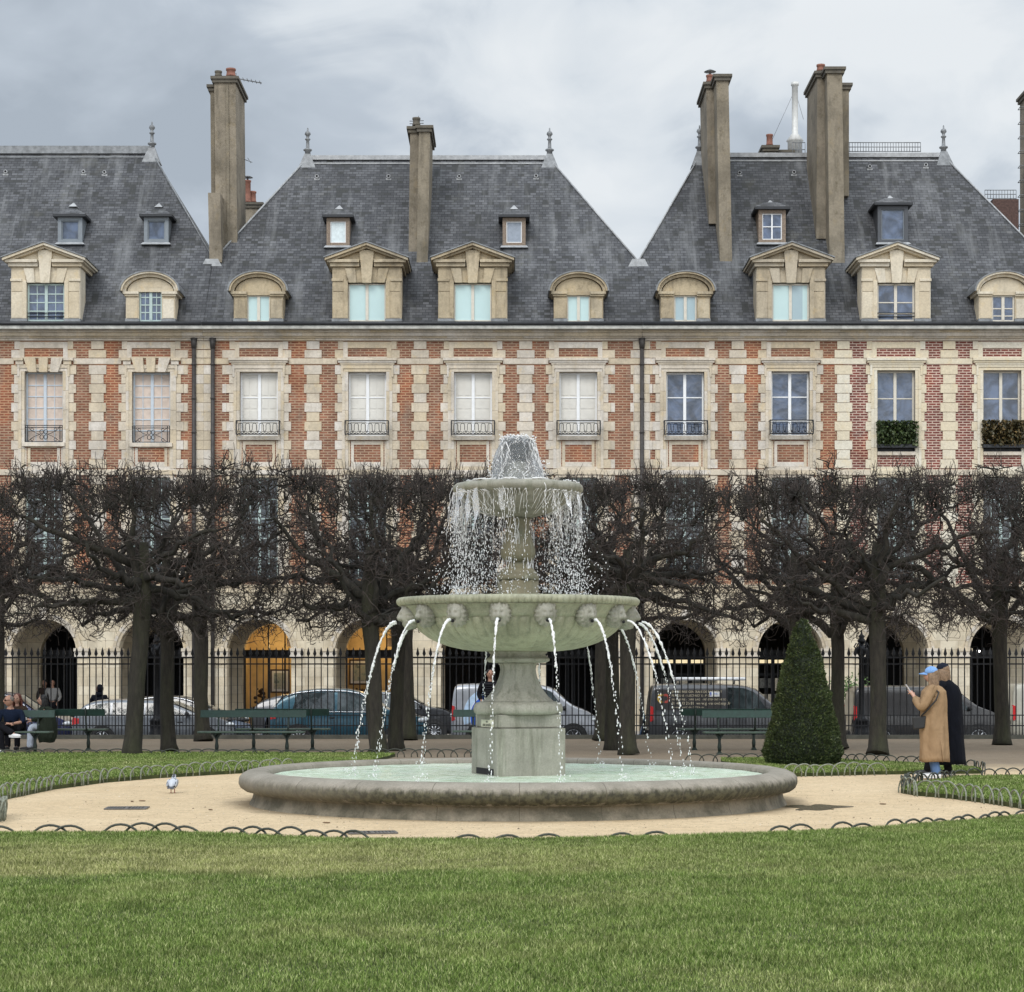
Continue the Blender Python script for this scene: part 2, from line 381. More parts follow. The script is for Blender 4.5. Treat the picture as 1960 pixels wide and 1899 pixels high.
# ---- lawns
GD = [(.033, .075, .014), (.052, .105, .022), (.085, .15, .035), (.15, .20, .06), (.27, .27, .11)]
def grass_mat():
    m = NM('grass_blades'); isl = m.island(); v = m.P()
    patch = m.noise(.55, 4, .6, v); p2 = m.noise(2.6, 3, .6, v)
    c = m.ramp(isl, [(0, (.060, .110, .019)), (.4, (.128, .198, .040)), (.78, (.235, .305, .088)), (1, (.50, .52, .25))])
    yel = m.ramp(isl, [(0, (.19, .215, .06)), (.5, (.36, .36, .14)), (1, (.60, .55, .30))])
    # worn band along the front edge of the near lawn
    s = m.n('SeparateXYZ'); m.lk(v, s.inputs[0])
    yb = m.math('ADD', s.outputs[1], m.math('MULTIPLY', patch, 2.6))
    band = m.math('MULTIPLY', m.ramp(m.math('DIVIDE', m.math('SUBTRACT', yb, 16.2), 5.0), [(.14, 0), (.24, 1), (.62, .9), (.9, 0)]),
                  m.ramp(m.math('ADD', s.outputs[0], m.math('MULTIPLY', p2, 5.0)), [(0, 1), (.999, 1)]))
    side = m.ramp(m.math('DIVIDE', m.math('ADD', m.math('ADD', s.outputs[0], m.math('MULTIPLY', p2, 3.0)), 8.0), 16.0), [(.0, .75), (.5, .8), (.75, .15), (1, .1)])
    c = m.mix(m.math('MULTIPLY', band, side), c, yel)
    c = m.mix(m.ramp(patch, [(.5, 0), (.68, .35)]), c, yel)
    c = m.mix(1.0, c, m.ramp(p2, [(.3, .70), (.7, 1.25)]), 'MULTIPLY')
    m.col(c); m.b.inputs['Roughness'].default_value = .8; m.b.inputs['Specular IOR Level'].default_value = .12
    m.b.inputs['Transmission Weight'].default_value = 0
    return m.mat
M['blade'] = grass_mat()
soil = NM('lawn_soil'); soil.col(soil.mix(soil.ramp(soil.noise(6, 4, .6), [(.4, 0), (.6, 1)]), (.03, .042, .010), (.06, .07, .02))); soil.b.inputs['Roughness'].default_value = 1
M['soil'] = soil.mat
def inside(poly, x, y):
    c = np.zeros(len(x), bool); n = len(poly); j = n-1
    for i in range(n):
        xi, yi = poly[i]; xj, yj = poly[j]
        c ^= ((yi > y) != (yj > y)) & (x < (xj-xi)*(y-yi)/(yj-yi+1e-12)+xi); j = i
    return c
def lawn_blades(name, poly, z0, dens, h0, wd, label, seed, hump=0.0):
    rng = np.random.default_rng(seed)
    P = np.array(poly); x0, y0 = P.min(0); x1, y1 = P.max(0)
    xs = []; ys = []
    # more blades near the camera, in strips of depth
    y = y0
    while y < y1:
        s = min(1.0, y1-y); d = dens(y+s/2); n = int(d*s*(x1-x0))
        xs.append(rng.uniform(x0, x1, n)); ys.append(rng.uniform(y, y+s, n)); y += s
    x = np.concatenate(xs); y = np.concatenate(ys)
    k = inside(poly, x, y) & (np.abs(x) < y*.25+1.6); x = x[k]; y = y[k]; n = len(x)
    hgt = h0*rng.uniform(.55, 1.35, n)*(1+.25*np.sin(x*1.7+y*.9)*np.sin(y*2.1-x))
    wdt = wd*rng.uniform(.7, 1.3, n)*np.maximum(1, y/15)
    a = rng.uniform(0, 2*pi, n); ln = rng.uniform(.15, .95, n)*hgt; b = a+rng.uniform(-.8, .8, n)
    ux, uy = np.cos(a+pi/2), np.sin(a+pi/2)
    V = np.zeros((n, 5, 3))
    mxx, myy = x+np.cos(b)*ln*.35, y+np.sin(b)*ln*.35; tx, ty = x+np.cos(b)*ln, y+np.sin(b)*ln
    for i, (px, py, pz, s) in enumerate(((x, y, 0, -.5), (x, y, 0, .5), (mxx, myy, hgt*.62, -.42), (mxx, myy, hgt*.62, .42), (tx, ty, hgt, 0))):
        V[:, i, 0] = px+ux*wdt*s; V[:, i, 1] = py+uy*wdt*s; V[:, i, 2] = z0+pz
    base = np.arange(n)*5
    q = np.stack([base, base+1, base+3, base+2], 1); t = np.stack([base+2, base+3, base+4], 1)
    loops = np.concatenate([q, t], 1).ravel()
    me = bpy.data.meshes.new(name); me.vertices.add(n*5); me.vertices.foreach_set('co', V.ravel())
    me.loops.add(n*7); me.loops.foreach_set('vertex_index', loops)
    me.polygons.add(n*2); st = np.stack([np.arange(n)*7, np.arange(n)*7+4], 1).ravel()
    me.polygons.foreach_set('loop_start', st)
    me.materials.append(M['blade']); me.update(calc_edges=True); me.validate()
    o = bpy.data.objects.new(name, me); COL.objects.link(o); tag(o, label, 'grass', kind='stuff'); return o
g = lambda *a: [(p.x, p.y) for p in a]
front_edge = [G(-300, 1600), G(0, 1604), G(150, 1603), G(300, 1602), G(500, 1609), G(700, 1616), G(900, 1617), G(1100, 1614), G(1300, 1611), G(1500, 1602), G(1700, 1592), G(1850, 1580), G(1960, 1570), G(2250, 1548)]
near_lawn = g(*front_edge)+[(13, 7.0), (-10, 7.0)]
left_pts = [G(-120, 1552), G(0, 1533), G(100, 1512), G(200, 1498.5), G(300, 1490), G(400, 1484), G(470, 1480), G(560, 1474), G(700, 1464)]
left_lawn = g(*left_pts)+[(2.0-4.3, 40.4)]+g(G(500, 1447), G(0, 1448), G(-300, 1449))+[(-11.5, 26)]
strip = g(G(1500, 1487), G(1600, 1485), G(1670, 1483), G(1760, 1482), G(1880, 1481), G(1868, 1476), G(1770, 1469), G(1611, 1461), G(1500, 1458), G(1380, 1458), G(1380, 1462))
right_pts = [G(1724, 1518), G(1752, 1523), G(1820, 1529), G(1890, 1538), G(1960, 1549), G(2060, 1566)]
right_lawn = g(*right_pts)+[(9.6, 30)]+g(G(1960, 1492), G(1900, 1494), G(1829, 1496), G(1760, 1507))
for nm, poly in (('near_lawn', near_lawn), ('left_lawn', left_lawn), ('middle_lawn', strip), ('right_lawn', right_lawn)):
    sheet(nm, poly, .055 if nm != 'near_lawn' else .05, M['soil'], thick=.06)
lawn_blades('grass', near_lawn, .045, lambda y: 11000 if y < 12 else 9000 if y < 15 else 7500, .031, .0034, 'near lawn of short green grass with a worn yellow band by the sand', 3)
lawn_blades('grass', left_lawn, .05, lambda y: 3600, .04, .005, 'left lawn of green grass between the sand and the benches', 4)
lawn_blades('grass', strip, .05, lambda y: 3600, .04, .005, 'narrow lawn strip of green grass around the clipped yew', 5)
lawn_blades('grass', right_lawn, .05, lambda y: 3600, .04, .005, 'right lawn of green grass behind the curved hoops', 6)

# ---- hoop edging: every hoop its own thing, rows share what cannot be told apart
M['hoop'] = simple('mossy_grey_hoop_iron', (.21, .225, .175), .8, .0, .35, 30, .2)
M['hoop_d'] = simple('dark_hoop_iron', (.05, .055, .042), .65, .1, .35, 30, .2)
def hoop_mesh(w, h, r, mat, seed):
    rs = random.Random(seed); mb = MB(); pts = []
    for i in range(13):
        a = pi*i/12; x = -cos(a)*w/2; z = (sin(a)**.75)*h
        pts.append((x+rs.uniform(-.004, .004), rs.uniform(-.004, .004), z-.02 if i in (0, 12) else z))
    mb.tube(pts, r, 6); return mb.build('edging_hoop', mat)
protoH = {}
def hoops(pts, step, w, h, label, group, mat='hoop', r=.011, seed=0, skip=None, jit=.01, sink=0):
    rs = random.Random(seed)
    P = [Vector(p) for p in pts]; L_ = [0]
    for i in range(1, len(P)): L_.append(L_[-1]+(P[i]-P[i-1]).length)
    d = 0; k = 0
    while d < L_[-1]:
        i = max(j for j in range(len(P)-1) if L_[j] <= d); t = (d-L_[i])/(L_[i+1]-L_[i])
        p = P[i].lerp(P[i+1], t); tg = P[i+1]-P[i]
        if not (skip and skip(k)):
            key = (w, h, mat, r)
            if key not in protoH:
                o = hoop_mesh(w, h, r, M[mat], seed); protoH[key] = o
            else: o = protoH[key].copy(); COL.objects.link(o)
            tag(o, label, 'edging hoop', group)
            o.location = (p.x+rs.uniform(-jit, jit), p.y+rs.uniform(-jit, jit), p.z-sink+rs.uniform(-.02, .01))
            o.rotation_euler = (R_(rs.uniform(-9, 9)), R_(rs.uniform(-4, 4)), math.atan2(tg.y, tg.x)+R_(rs.uniform(-7, 7)))
        d += step*rs.uniform(.93, 1.07); k += 1
up = lambda pts, z=0: [Vector((p.x, p.y, z)) for p in pts]
hoops(up(left_pts[:8]), .29, .45, .21, 'overlapping mossy metal hoop on the curved edge of the left lawn by the sand', 'hoops along the left lawn by the sand', seed=1)
hoops([G(-60, 1450), G(930, 1449.5)], .262, .40, .16, 'thin metal hoop on the far edge of the left lawn before the benches', 'hoops along the far edge of the left lawn', mat='hoop_d', seed=2)
hoops([G(1330, 1459), G(1480, 1459)], .26, .34, .16, 'thin dark hoop showing above the basin rim left of the clipped yew', 'hoops behind the basin beside the yew', mat='hoop_d', seed=3)
hoops([G(1611, 1463), G(1770, 1470), G(1866, 1477), G(1884, 1482)], .23, .36, .20, 'dark metal hoop on the far edge of the narrow lawn right of the yew', 'hoops along the far edge of the yew lawn', mat='hoop_d', seed=4)
hoops([G(1515, 1488), G(1600, 1486), G(1680, 1484)], .23, .38, .21, 'mossy metal hoop on the near edge of the yew lawn beside the basin', 'hoops along the near edge of the yew lawn', seed=5)
hoops(up([right_pts[0]]+right_pts), .21, .31, .22, 'mossy metal hoop on the curved near edge of the right lawn', 'hoops along the near edge of the right lawn', seed=6) if False else None
hoops([G(1728, 1519), G(1752, 1524), G(1820, 1530), G(1890, 1539), G(1960, 1550), G(2040, 1563)], .265, .42, .225, 'mossy metal hoop on the curved near edge of the right lawn', 'hoops along the near edge of the right lawn', seed=6)
hoops([G(1760, 1508), G(1829, 1497), G(1900, 1494.5), G(1990, 1491)], .27, .34, .19, 'dark metal hoop on the far edge of the right lawn by the standing people', 'hoops along the far edge of the right lawn', mat='hoop_d', seed=7)
hoops([G(1729, 1517), G(1745, 1510), G(1762, 1507)], .12, .34, .23, 'dark hoop crowded at the pointed tip of the right lawn', 'hoops at the tip of the right lawn', mat='hoop_d', seed=9)
hoops(up(front_edge[1:6], .0), .235, .40, .215, 'dark hoop half sunk in the near lawn edge left of the drain cover', 'hoops along the near lawn edge on the left', mat='hoop_d', r=.012, seed=8, skip=lambda k: k in (1, 4, 9), sink=.085, jit=.03)
hoops(up(front_edge[6:9], .0), .36, .38, .20, 'low dark hoop half buried in the near lawn edge before the basin', 'hoops buried in front of the basin', mat='hoop_d', r=.012, seed=18, sink=.10, jit=.03, skip=lambda k: k in (3, 6))
hoops(up(front_edge[9:13], .0), .25, .38, .205, 'low dark hoop in the near lawn edge at the right of the sand', 'hoops along the near lawn edge on the right', mat='hoop_d', r=.012, seed=28, sink=.095, jit=.03, skip=lambda k: k in (2, 5))
hoops([G(-14, 1577), G(4, 1571), G(10, 1560)], .06, .30, .23, 'mossy hoop crowded at the left edge of the sand', 'hoops crowded at the left edge', seed=31)
# ---- drain covers, puddle, twigs
def drain(name, pxy, w, d, rot, label):
    c = G(*pxy); t = thing(name, label, 'drain cover', (c.x, c.y, 0.004), R_(rot))
    mb = MB(); mb.box(-w/2, -d/2, 0, w/2, -d/2+.03, .012); mb.box(-w/2, d/2-.03, 0, w/2, d/2, .012)
    mb.box(-w/2, -d/2+.03, 0, -w/2+.03, d/2-.03, .012); mb.box(w/2-.03, -d/2+.03, 0, w/2, d/2-.03, .012); mb.box(-.02, -d/2+.03, 0, .02, d/2-.03, .0115)
    mb.build('frame', simple('worn_steel', (.16, .15, .14), .5, .5, .3), t, world=False)
    mb = MB()
    for s in (-1, 1):
        for i in range(5):
            x = s*(.045+i*(w/2-.08)/4.6); mb.box(min(x, x+s*.022), -d/2+.03, -.002, max(x, x+s*.022), d/2-.03, .009)
    mb.build('grate', simple('drain_bars', (.13, .125, .12), .6, .4, .3), t, world=False)
    mb = MB(); mb.box(-w/2+.03, -d/2+.03, -.003, w/2-.03, d/2-.03, .001); mb.build('pit', M['dark'], t, world=False)
drain('drain_cover', (243, 1548), .50, .42, 4, 'small rectangular drain cover in the sand near the pigeon')
drain('drain_cover', (712, 1595), .50, .30, 10, 'steel drain grate in the sand at the edge of the near lawn')
pud = NM('puddle_water'); pud.col((.16, .13, .085)); pud.b.inputs['Roughness'].default_value = .22
mb = MB(); c = G(1556, 1546); rs = random.Random(5)
pts = [(c.x+(.36+.12*sin(3*a)+.08*sin(5*a+1)+.04*sin(9*a))*cos(a), c.y+(.62+.2*sin(2*a+1)+.1*sin(7*a))*sin(a), .004) for a in [2*pi*i/60 for i in range(60)]]
mb.add(pts, [tuple(range(60))]); o = mb.build('puddle', pud.mat); o['kind'] = 'structure'
def pebbles():
    rs = random.Random(44); mb = MB()
    for i in range(5200):
        y = 19.6+16*rs.random()**1.6; x = rs.uniform(-.27, .27)*y
        if inside(near_lawn, np.array([x]), np.array([y]))[0] or inside(left_lawn, np.array([x]), np.array([y]))[0] or inside(right_lawn, np.array([x]), np.array([y]))[0] or inside(strip, np.array([x]), np.array([y]))[0] or (x-.08)**2+(y-26)**2 < 3.45**2: continue
        r = rs.uniform(.003, .009)*(1 if rs.random() < .93 else 1.8); b = len(mb.v); a = rs.uniform(0, 3)
        mb.v += [(x+r*cos(a), y+r*sin(a), .001), (x-r*sin(a), y+r*cos(a), .001), (x-r*cos(a), y-r*sin(a), .001), (x+r*sin(a), y-r*cos(a), .001), (x, y, r*.9)]
        for f in ((0, 1, 4), (1, 2, 4), (2, 3, 4), (3, 0, 4)): mb.f.append([b+q for q in f]); mb.m.append(0); mb.sm.append(False)
    m = NM('pebble_stone'); m.col(m.ramp(m.island(), [(0, (.12, .09, .06)), (.5, (.34, .26, .17)), (1, (.66, .58, .46))])); m.b.inputs['Roughness'].default_value = .9
    tag(mb.build('gravel', m.mat), 'small loose pebbles scattered over the pale sand around the basin', 'gravel', kind='stuff')
pebbles()
leafm = simple('dry_leaf', (.16, .10, .055), .9)
for i, (px, py) in enumerate([(253, 1535), (690, 1530), (768, 1534), (625, 1576), (403, 1551), (1690, 1540), (272, 1534)]):
    c = G(px, py); mb = MB(); l = .05 if i else .09
    mb.ball((0, 0, .008), (l, .018, .008), 7, 4); o = mb.build('dry_leaf', leafm); o.location = c; o.rotation_euler = (0, 0, rs.uniform(0, 3))
    tag(o, 'small brown dry leaf lying on the pale sand', 'leaf', 'dry leaves on the sand')
# ================================================================ the three pavilions
FY = 70.0; S = FY/F
X = lambda px, D=FY: (px-CX)*D/F
Z = lambda py, D=FY: H+(HY-py)*D/F
def R(mb, x0, x1, y0, y1, proud, m=0, back=.06, yb=FY):       # photo rectangle on the facade as a block standing proud of it
    mb.box(X(x0), yb-proud, Z(y1), X(x1), yb+back, Z(y0), m)
def wall_grid(mb, x0, x1, y0, y1, ops, yf, dep, m=0, mr=None):    # px rect with rectangular openings and reveals
    xs = sorted({x0, x1, *[o[0] for o in ops], *[o[1] for o in ops]}); ys = sorted({y0, y1, *[o[2] for o in ops], *[o[3] for o in ops]})
    for i in range(len(xs)-1):
        for j in range(len(ys)-1):
            cx, cy = (xs[i]+xs[i+1])/2, (ys[j]+ys[j+1])/2
            if any(o[0] < cx < o[1] and o[2] < cy < o[3] for o in ops): continue
            a, b, c, d = X(xs[i]), X(xs[i+1]), Z(ys[j+1]), Z(ys[j])
            mb.add([(a, yf, c), (b, yf, c), (b, yf, d), (a, yf, d)], [(0, 1, 2, 3)], m)
    mr = m if mr is None else mr
    for o in ops:
        a, b, c, d = X(o[0]), X(o[1]), Z(o[3]), Z(o[2])
        mb.add([(a, yf, c), (a, yf+dep, c), (a, yf+dep, d), (a, yf, d)], [(3, 2, 1, 0)], mr)
        mb.add([(b, yf, c), (b, yf+dep, c), (b, yf+dep, d), (b, yf, d)], [(0, 1, 2, 3)], mr)
        mb.add([(a, yf, d), (a, yf+dep, d), (b, yf+dep, d), (b, yf, d)], [(3, 2, 1, 0)], mr)
        mb.add([(a, yf, c), (a, yf+dep, c), (b, yf+dep, c), (b, yf, c)], [(0, 1, 2, 3)], mr)
def window(par, x0, x1, z0, z1, y, style, name='window', label=None):
    """a casement window of two leaves; frame is the part, its panes a sub-part"""
    st = {'shut': ('white', 'shutter', 1, (.38, .77)), 'clear': ('white', 'glass', 1, (.38, .77)), 'many': ('bluegrey', 'curtain', 2, tuple(i/6 for i in range(1, 6))),
          'frost': ('cream', 'frost', 1, ()), 'frost2': ('cream', 'frost2', 1, ()), 'mix': ('cream', 'frost', 1, ()), 'grey': ('cream', 'glass', 1, (.33, .70)), 'greyc': ('cream', 'glass', 1, (.5, .82)),
          'green': ('greenpaint', 'glass', 2, (.25, .5, .75)), 'white1': ('cream', 'frost2', 1, ()), 'dkgl': ('cream', 'glass', 1, ()), 'dim': ('greenpaint', 'glass_dark', 2, (.2, .4, .6, .8))}[style]
    fr, gl, cols, rows = st
    mb = MB(); wd, ht = x1-x0, z1-z0; b = .055 if style != 'frost' else .04
    mb.box(x0, y, z0, x0+b, y+.06, z1); mb.box(x1-b, y, z0, x1, y+.06, z1)
    mb.box(x0+b, y, z1-b, x1-b, y+.06, z1); mb.box(x0+b, y, z0, x1-b, y+.06, z0+b)
    cx = (x0+x1)/2; mb.box(cx-.05, y-.015, z0+b, cx+.05, y+.06, z1-b)
    for r in rows:
        zz = z1-b-(ht-2*b)*r
        for a, c in ((x0+b, cx-.05), (cx+.05, x1-b)): mb.box(a, y+.01, zz-.018, c, y+.05, zz+.018)
    if cols == 2:
        for a, c in ((x0+b, cx-.05), (cx+.05, x1-b)):
            q = (a+c)/2; zs = [z0+b]+[z1-b-(ht-2*b)*r for r in sorted(rows, reverse=True)]+[z1-b]
            for i in range(len(zs)-1): mb.box(q-.012, y+.012, zs[i]+(.018 if i else 0), q+.012, y+.048, zs[i+1]-(.018 if i < len(zs)-2 else 0))
    o = mb.build(name, M[fr], par)
    if label: o['label'] = label
    g = MB()
    if style == 'mix':
        g.box(x0+b, y+.03, z0+b, cx-.05, y+.035, z1-b, 0); g.box(cx+.05, y+.03, z0+b, x1-b-.16, y+.035, z1-b, 1); g.box(x1-b-.16, y+.03, z0+b, x1-b, y+.035, z1-b, 0)
        g.build('pane', [M['frost'], M['frost2']], o)
    else:
        for a, c in ((x0+b, cx-.05), (cx+.05, x1-b)): g.box(a, y+.03, z0+b, c, y+.035, z1-b, 0)
        g.build('pane', M[gl], o)
        if style == 'shut':        # panelled inner shutters seen behind the glass
            s = MB()
            for a, c in ((x0+b, cx-.05), (cx+.05, x1-b)):
                for u0, u1 in ((a+.02, (a+c)/2-.01), ((a+c)/2+.01, c-.02)):
                    for v0, v1 in ((.04, .34), (.42, .56), (.59, .73), (.81, .97)):
                        zz0, zz1 = z1-b-(ht-2*b)*v1, z1-b-(ht-2*b)*v0
                        s.box(u0+.02, y+.018, zz0, u1-.02, y+.031, zz1)
            s.build('shutter_panel', M['shutter'], o)
    return o
def scroll_rail(par, x0, x1, z0, z1, y, kind):
    mb = MB(); r = .014
    T = lambda a, b, q=r: mb.tube([a, b], q, 4, smooth=False)
    if kind == 'arches':
        for z in (z1, z0): mb.box(x0, y-.02, z-.018, x1, y+.02, z+.018)
        T((x0+.02, y, z1-.08), (x1-.02, y, z1-.08), .009)
        for x in (x0+.015, x1-.015): mb.box(x-.02, y-.02, z0+.018, x+.02, y+.02, z1-.018); 
        for x in (x0+.015, x1-.015): mb.tube([(x, y, z0), (x, y+.38, z0)], .014, 4); mb.tube([(x, y, z1), (x, y+.38, z1)], .014, 4)
        n = 6; w = (x1-x0-.1)/n
        for i in range(n):
            cx = x0+.05+w*(i+.5); a = w*.30
            pts = [(cx-w*.5, y, z0+.05), (cx-a, y, z0+.16), (cx-a, y, z1-.15)]+[(cx-a*cos(t), y, z1-.15+a*.9*sin(t)) for t in (.5, 1.0, 1.57, 2.1, 2.6)]+[(cx+a, y, z1-.15), (cx+a, y, z0+.16), (cx+w*.5, y, z0+.05)]
            mb.tube(pts, .012, 4)
            for s in (-1, 1):
                mb.tube([(cx+s*(.055+.04*cos(t)), y, z0+.06+.035*sin(t)) for t in [j*pi/4 for j in range(8)]], .009, 4)
    else:
        for z in (z1, z0, z1-.07): mb.box(x0, y-.012, z-.012, x1, y+.012, z+.012)
        for x in (x0+.01, x0+.09, x1-.09, x1-.01): mb.box(x-.012, y-.012, z0+.012, x+.012, y+.012, z1-.012)
        cx, cz = (x0+x1)/2, (z0+z1)/2-.03
        for s in (-1, 1):
            for u in (-1, 1):
                mb.tube([(cx+s*(.12+.42*t), y, cz+u*(.24*t-.10*sin(pi*t)*.4)) for t in [j/6 for j in range(7)]], .012, 4)
                mb.tube([(cx+s*.07+.065*cos(t), y, cz+u*.09+.075*sin(t)) for t in [j*pi/5 for j in range(11)]], .012, 4)
                mb.tube([(cx+s*.40+.05*cos(t), y, cz+u*.17+.05*sin(t)) for t in [j*pi/4 for j in range(9)]], .010, 4)
    return mb.build('balcony_rail', M['iron'], par)
STY = dict(old=('stone', 'brick'), new=('stone_clean', 'brick_new'))
rsb = random.Random(77)
def jag(v, a=.5): return v+rsb.uniform(-a, a)
def chain(mb, c, hw_w, hw_n, rows, mi, side=None, e=None):
    """toothed stone chain: alternate wide / narrow blocks. side: +1 teeth to the right of edge e, -1 to the left, None both sides of c"""
    for k, (y0, y1, wide) in enumerate(rows):
        h = hw_w if wide else hw_n
        if side is None: R(mb, jag(c-h), jag(c+h), y0+.55, y1-.45, .034+rsb.uniform(0, .012), mi)
        elif side > 0: R(mb, e, jag(c+h), y0+.55, y1-.45, .034+rsb.uniform(0, .012), mi)
        else: R(mb, jag(c-h), e, y0+.55, y1-.45, .034+rsb.uniform(0, .012), mi)
def rows_for(y0, y1, n, first=True): return [(y0+(y1-y0)*i/n, y0+(y1-y0)*(i+1)/n, (i % 2 == 0) == first) for i in range(n)]
def pavilion(name, label, xl, xr, bays, ridge, valley, roofspec, pipes=(), dy=0.0):
    """bays: dicts c (centre px), sty, kind"""
    root = thing(name, label, 'building', ((X(xl)+X(xr))/2, FY, -.30))
    ops = []
    for b in bays:
        c = b['c']; bot = b.get('bot', 835)
        ops.append((c-36.5, c+36.5, 712+b.get('dy', 0), bot+b.get('dy', 0)))
        ops.append((c-36.5, c+36.5, 914, 1108))
    mb = MB()
    # brick skin between x limits, split where the style changes
    segs = []; cur = bays[0]['sty']; sx = xl
    for i, b in enumerate(bays[1:], 1):
        if b['sty'] != cur:
            mid = (bays[i-1]['c']+b['c'])/2; segs.append((sx, mid, cur)); sx = mid; cur = b['sty']
    segs.append((sx, xr, cur))
    for a, b_, st in segs:
        wall_grid(mb, a, b_, 626, 1133, [o for o in ops if a < (o[0]+o[1])/2 < b_], FY, .42, 0 if st == 'old' else 1, 2)
    mb.box(X(xl), FY+.43, Z(1133), X(xr), FY+.5, Z(626), 3)
    xa, xb_ = X(xl), X(xr); zt, zb = Z(626), Z(1133)
    for xx, s in ((xa, 1), (xb_, -1)):
        mb.add([(xx, FY, zb), (xx, FY+11, zb), (xx, FY+11, zt), (xx, FY, zt)], [(3, 2, 1, 0) if s > 0 else (0, 1, 2, 3)], 2)
    mb.add([(xa, FY+11, -.3), (xb_, FY+11, -.3), (xb_, FY+11, zt), (xa, FY+11, zt)], [(3, 2, 1, 0)], 2)
    mb.build('wall', [M['brick'], M['brick_new'], M['stone'], M['dark']], root)
    # ---- stonework
    sw = MB(); mats = [M['stone'], M['stone_clean']]
    r2 = rows_for(699, 897, 11); rf = [(653, 669, False), (670, 685.5, True)]; r1 = rows_for(910, 1122, 12)
    for i, b in enumerate(bays):
        c, m = b['c'], 0 if b['sty'] == 'old' else 1
        bot = b.get('bot', 835); d = b.get('dy', 0)
        hw = 36.5
        # jambs (plain blocks, stacked), lintel, ears, hood, frieze panel
        for s in (-1, 1):
            yk = 712+d
            for yy in list(range(712, 897, 37)):
                R(sw, c+s*hw, c+s*(hw+6), yy+d+.2, min(yy+37, 897)+d-.2, .045, m)
                R(sw, c+s*(hw+6), c+s*(hw+11.5), yy+d+.2, min(yy+37, 897)+d-.2, .07, m)
            for rows in (r2, r1):
                for k, (y0, y1, wide) in enumerate(rows):
                    h = 62 if wide else 57
                    if b['sty'] == 'new': h = 58 if wide else 54
                    a = c+s*(hw+11.5); e = c+s*jag(h)
                    R(sw, min(a, e), max(a, e), y0+.55, y1-.45, .034+rsb.uniform(0, .012), m)
            for (y0, y1, wide) in rf:
                h = 62 if wide else 56
                R(sw, min(c+s*46, c+s*h), max(c+s*46, c+s*h), y0+.35, y1-.35, .02, m)
            R(sw, c+s*46, c+s*50, 698+d, 722+d, .085, m)      # ear of the moulding
            for yy in range(914, 1122, 37): R(sw, c+s*hw, c+s*(hw+11.5), yy+.2, min(yy+37, 1122)-.2, .06, m)
        R(sw, c-hw-11.5, c+hw+11.5, 699+d, 706+d, .075, m); R(sw, c-hw-9, c+hw+9, 706.4+d, 712+d, .05, m)
        if b.get('keys'):
            for kx0, kx1, t0, t1 in ((-28, -13, -38, -16), (-7.5, 7.5, -11, 11), (13, 28, 16, 38)):
                y0, y1 = 685.5, 713
                pr = .13
                sw.hexa([(X(c+kx0), FY-pr, Z(y1)), (X(c+kx1), FY-pr, Z(y1)), (X(c+kx1), FY, Z(y1)), (X(c+kx0), FY, Z(y1)),
                         (X(c+(t0 if kx0 < -10 else kx0*1.2)), FY-pr, Z(y0)), (X(c+(t1 if kx1 > 10 and kx0 > 10 else kx1*1.2 if kx0 > -10 else -15)), FY-pr, Z(y0)), (X(c+(t1 if kx1 > 10 and kx0 > 10 else kx1*1.2 if kx0 > -10 else -15)), FY, Z(y0)), (X(c+(t0 if kx0 < -10 else kx0*1.2)), FY, Z(y0))], m)
            for s in (-1, 1): R(sw, c+s*38.5, c+s*57, 686, 691, .14, m); R(sw, c+s*38.5, c+s*53, 691.3, 698.5, .10, m)
        else:
            R(sw, c-57, c+57, 686.5, 691, .17, m); R(sw, c-55.5, c+55.5, 691.3, 695, .13, m); R(sw, c-52, c+52, 695.3, 698.6, .10, m)
        # frieze panel: frame round a brick field
        x0_, x1_ = c-46, c+46
        R(sw, x0_, c-37.3, 655, 685, .04, m); R(sw, c+37.3, x1_, 655, 685, .04, m)
        R(sw, c-37.3, c+37.3, 655, 666.5, .04, m); R(sw, c-37.3, c+37.3, 683.5, 686, .04, m)
        # sub-sill panel
        if bot < 860:
            R(sw, c-hw, c-hw+3.5, bot+9, 893, .008, m, back=.10); R(sw, c+hw-3.5, c+hw, bot+9, 893, .008, m, back=.10)
            fr = (-30, -25.5, 25.5, 30)
            R(sw, c-31, c-25.5, bot+9.3, 893, .022, m); R(sw, c+25.5, c+31, bot+9.3, 893, .022, m)
            R(sw, c-25.5, c+25.5, bot+9.3, 851.5, .022, m); R(sw, c-25.5, c+25.5, 884.5, 893, .022, m)
        R(sw, c-hw-11.5, c+hw+11.5, 893.3, 900, .035, m)
        # first-floor lintel
        R(sw, c-hw-11.5, c+hw+11.5, 900.3, 908.5, .09, m); R(sw, c-hw-8, c+hw+8, 908.7, 914, .05, m)
    # chains between neighbouring bays
    for i in range(len(bays)-1):
        a, b = bays[i], bays[i+1]; mid = (a['c']+b['c'])/2
        m = 0 if a['sty'] == 'old' and b['sty'] == 'old' else 1
        for rows in (r2, r1, rf): chain(sw, mid, 16.5, 12, rows, m)
        a_, b_ = a['c'], b['c']
        R(sw, a_+57.3, b_-57.3, 686.3, 697, .035, m)
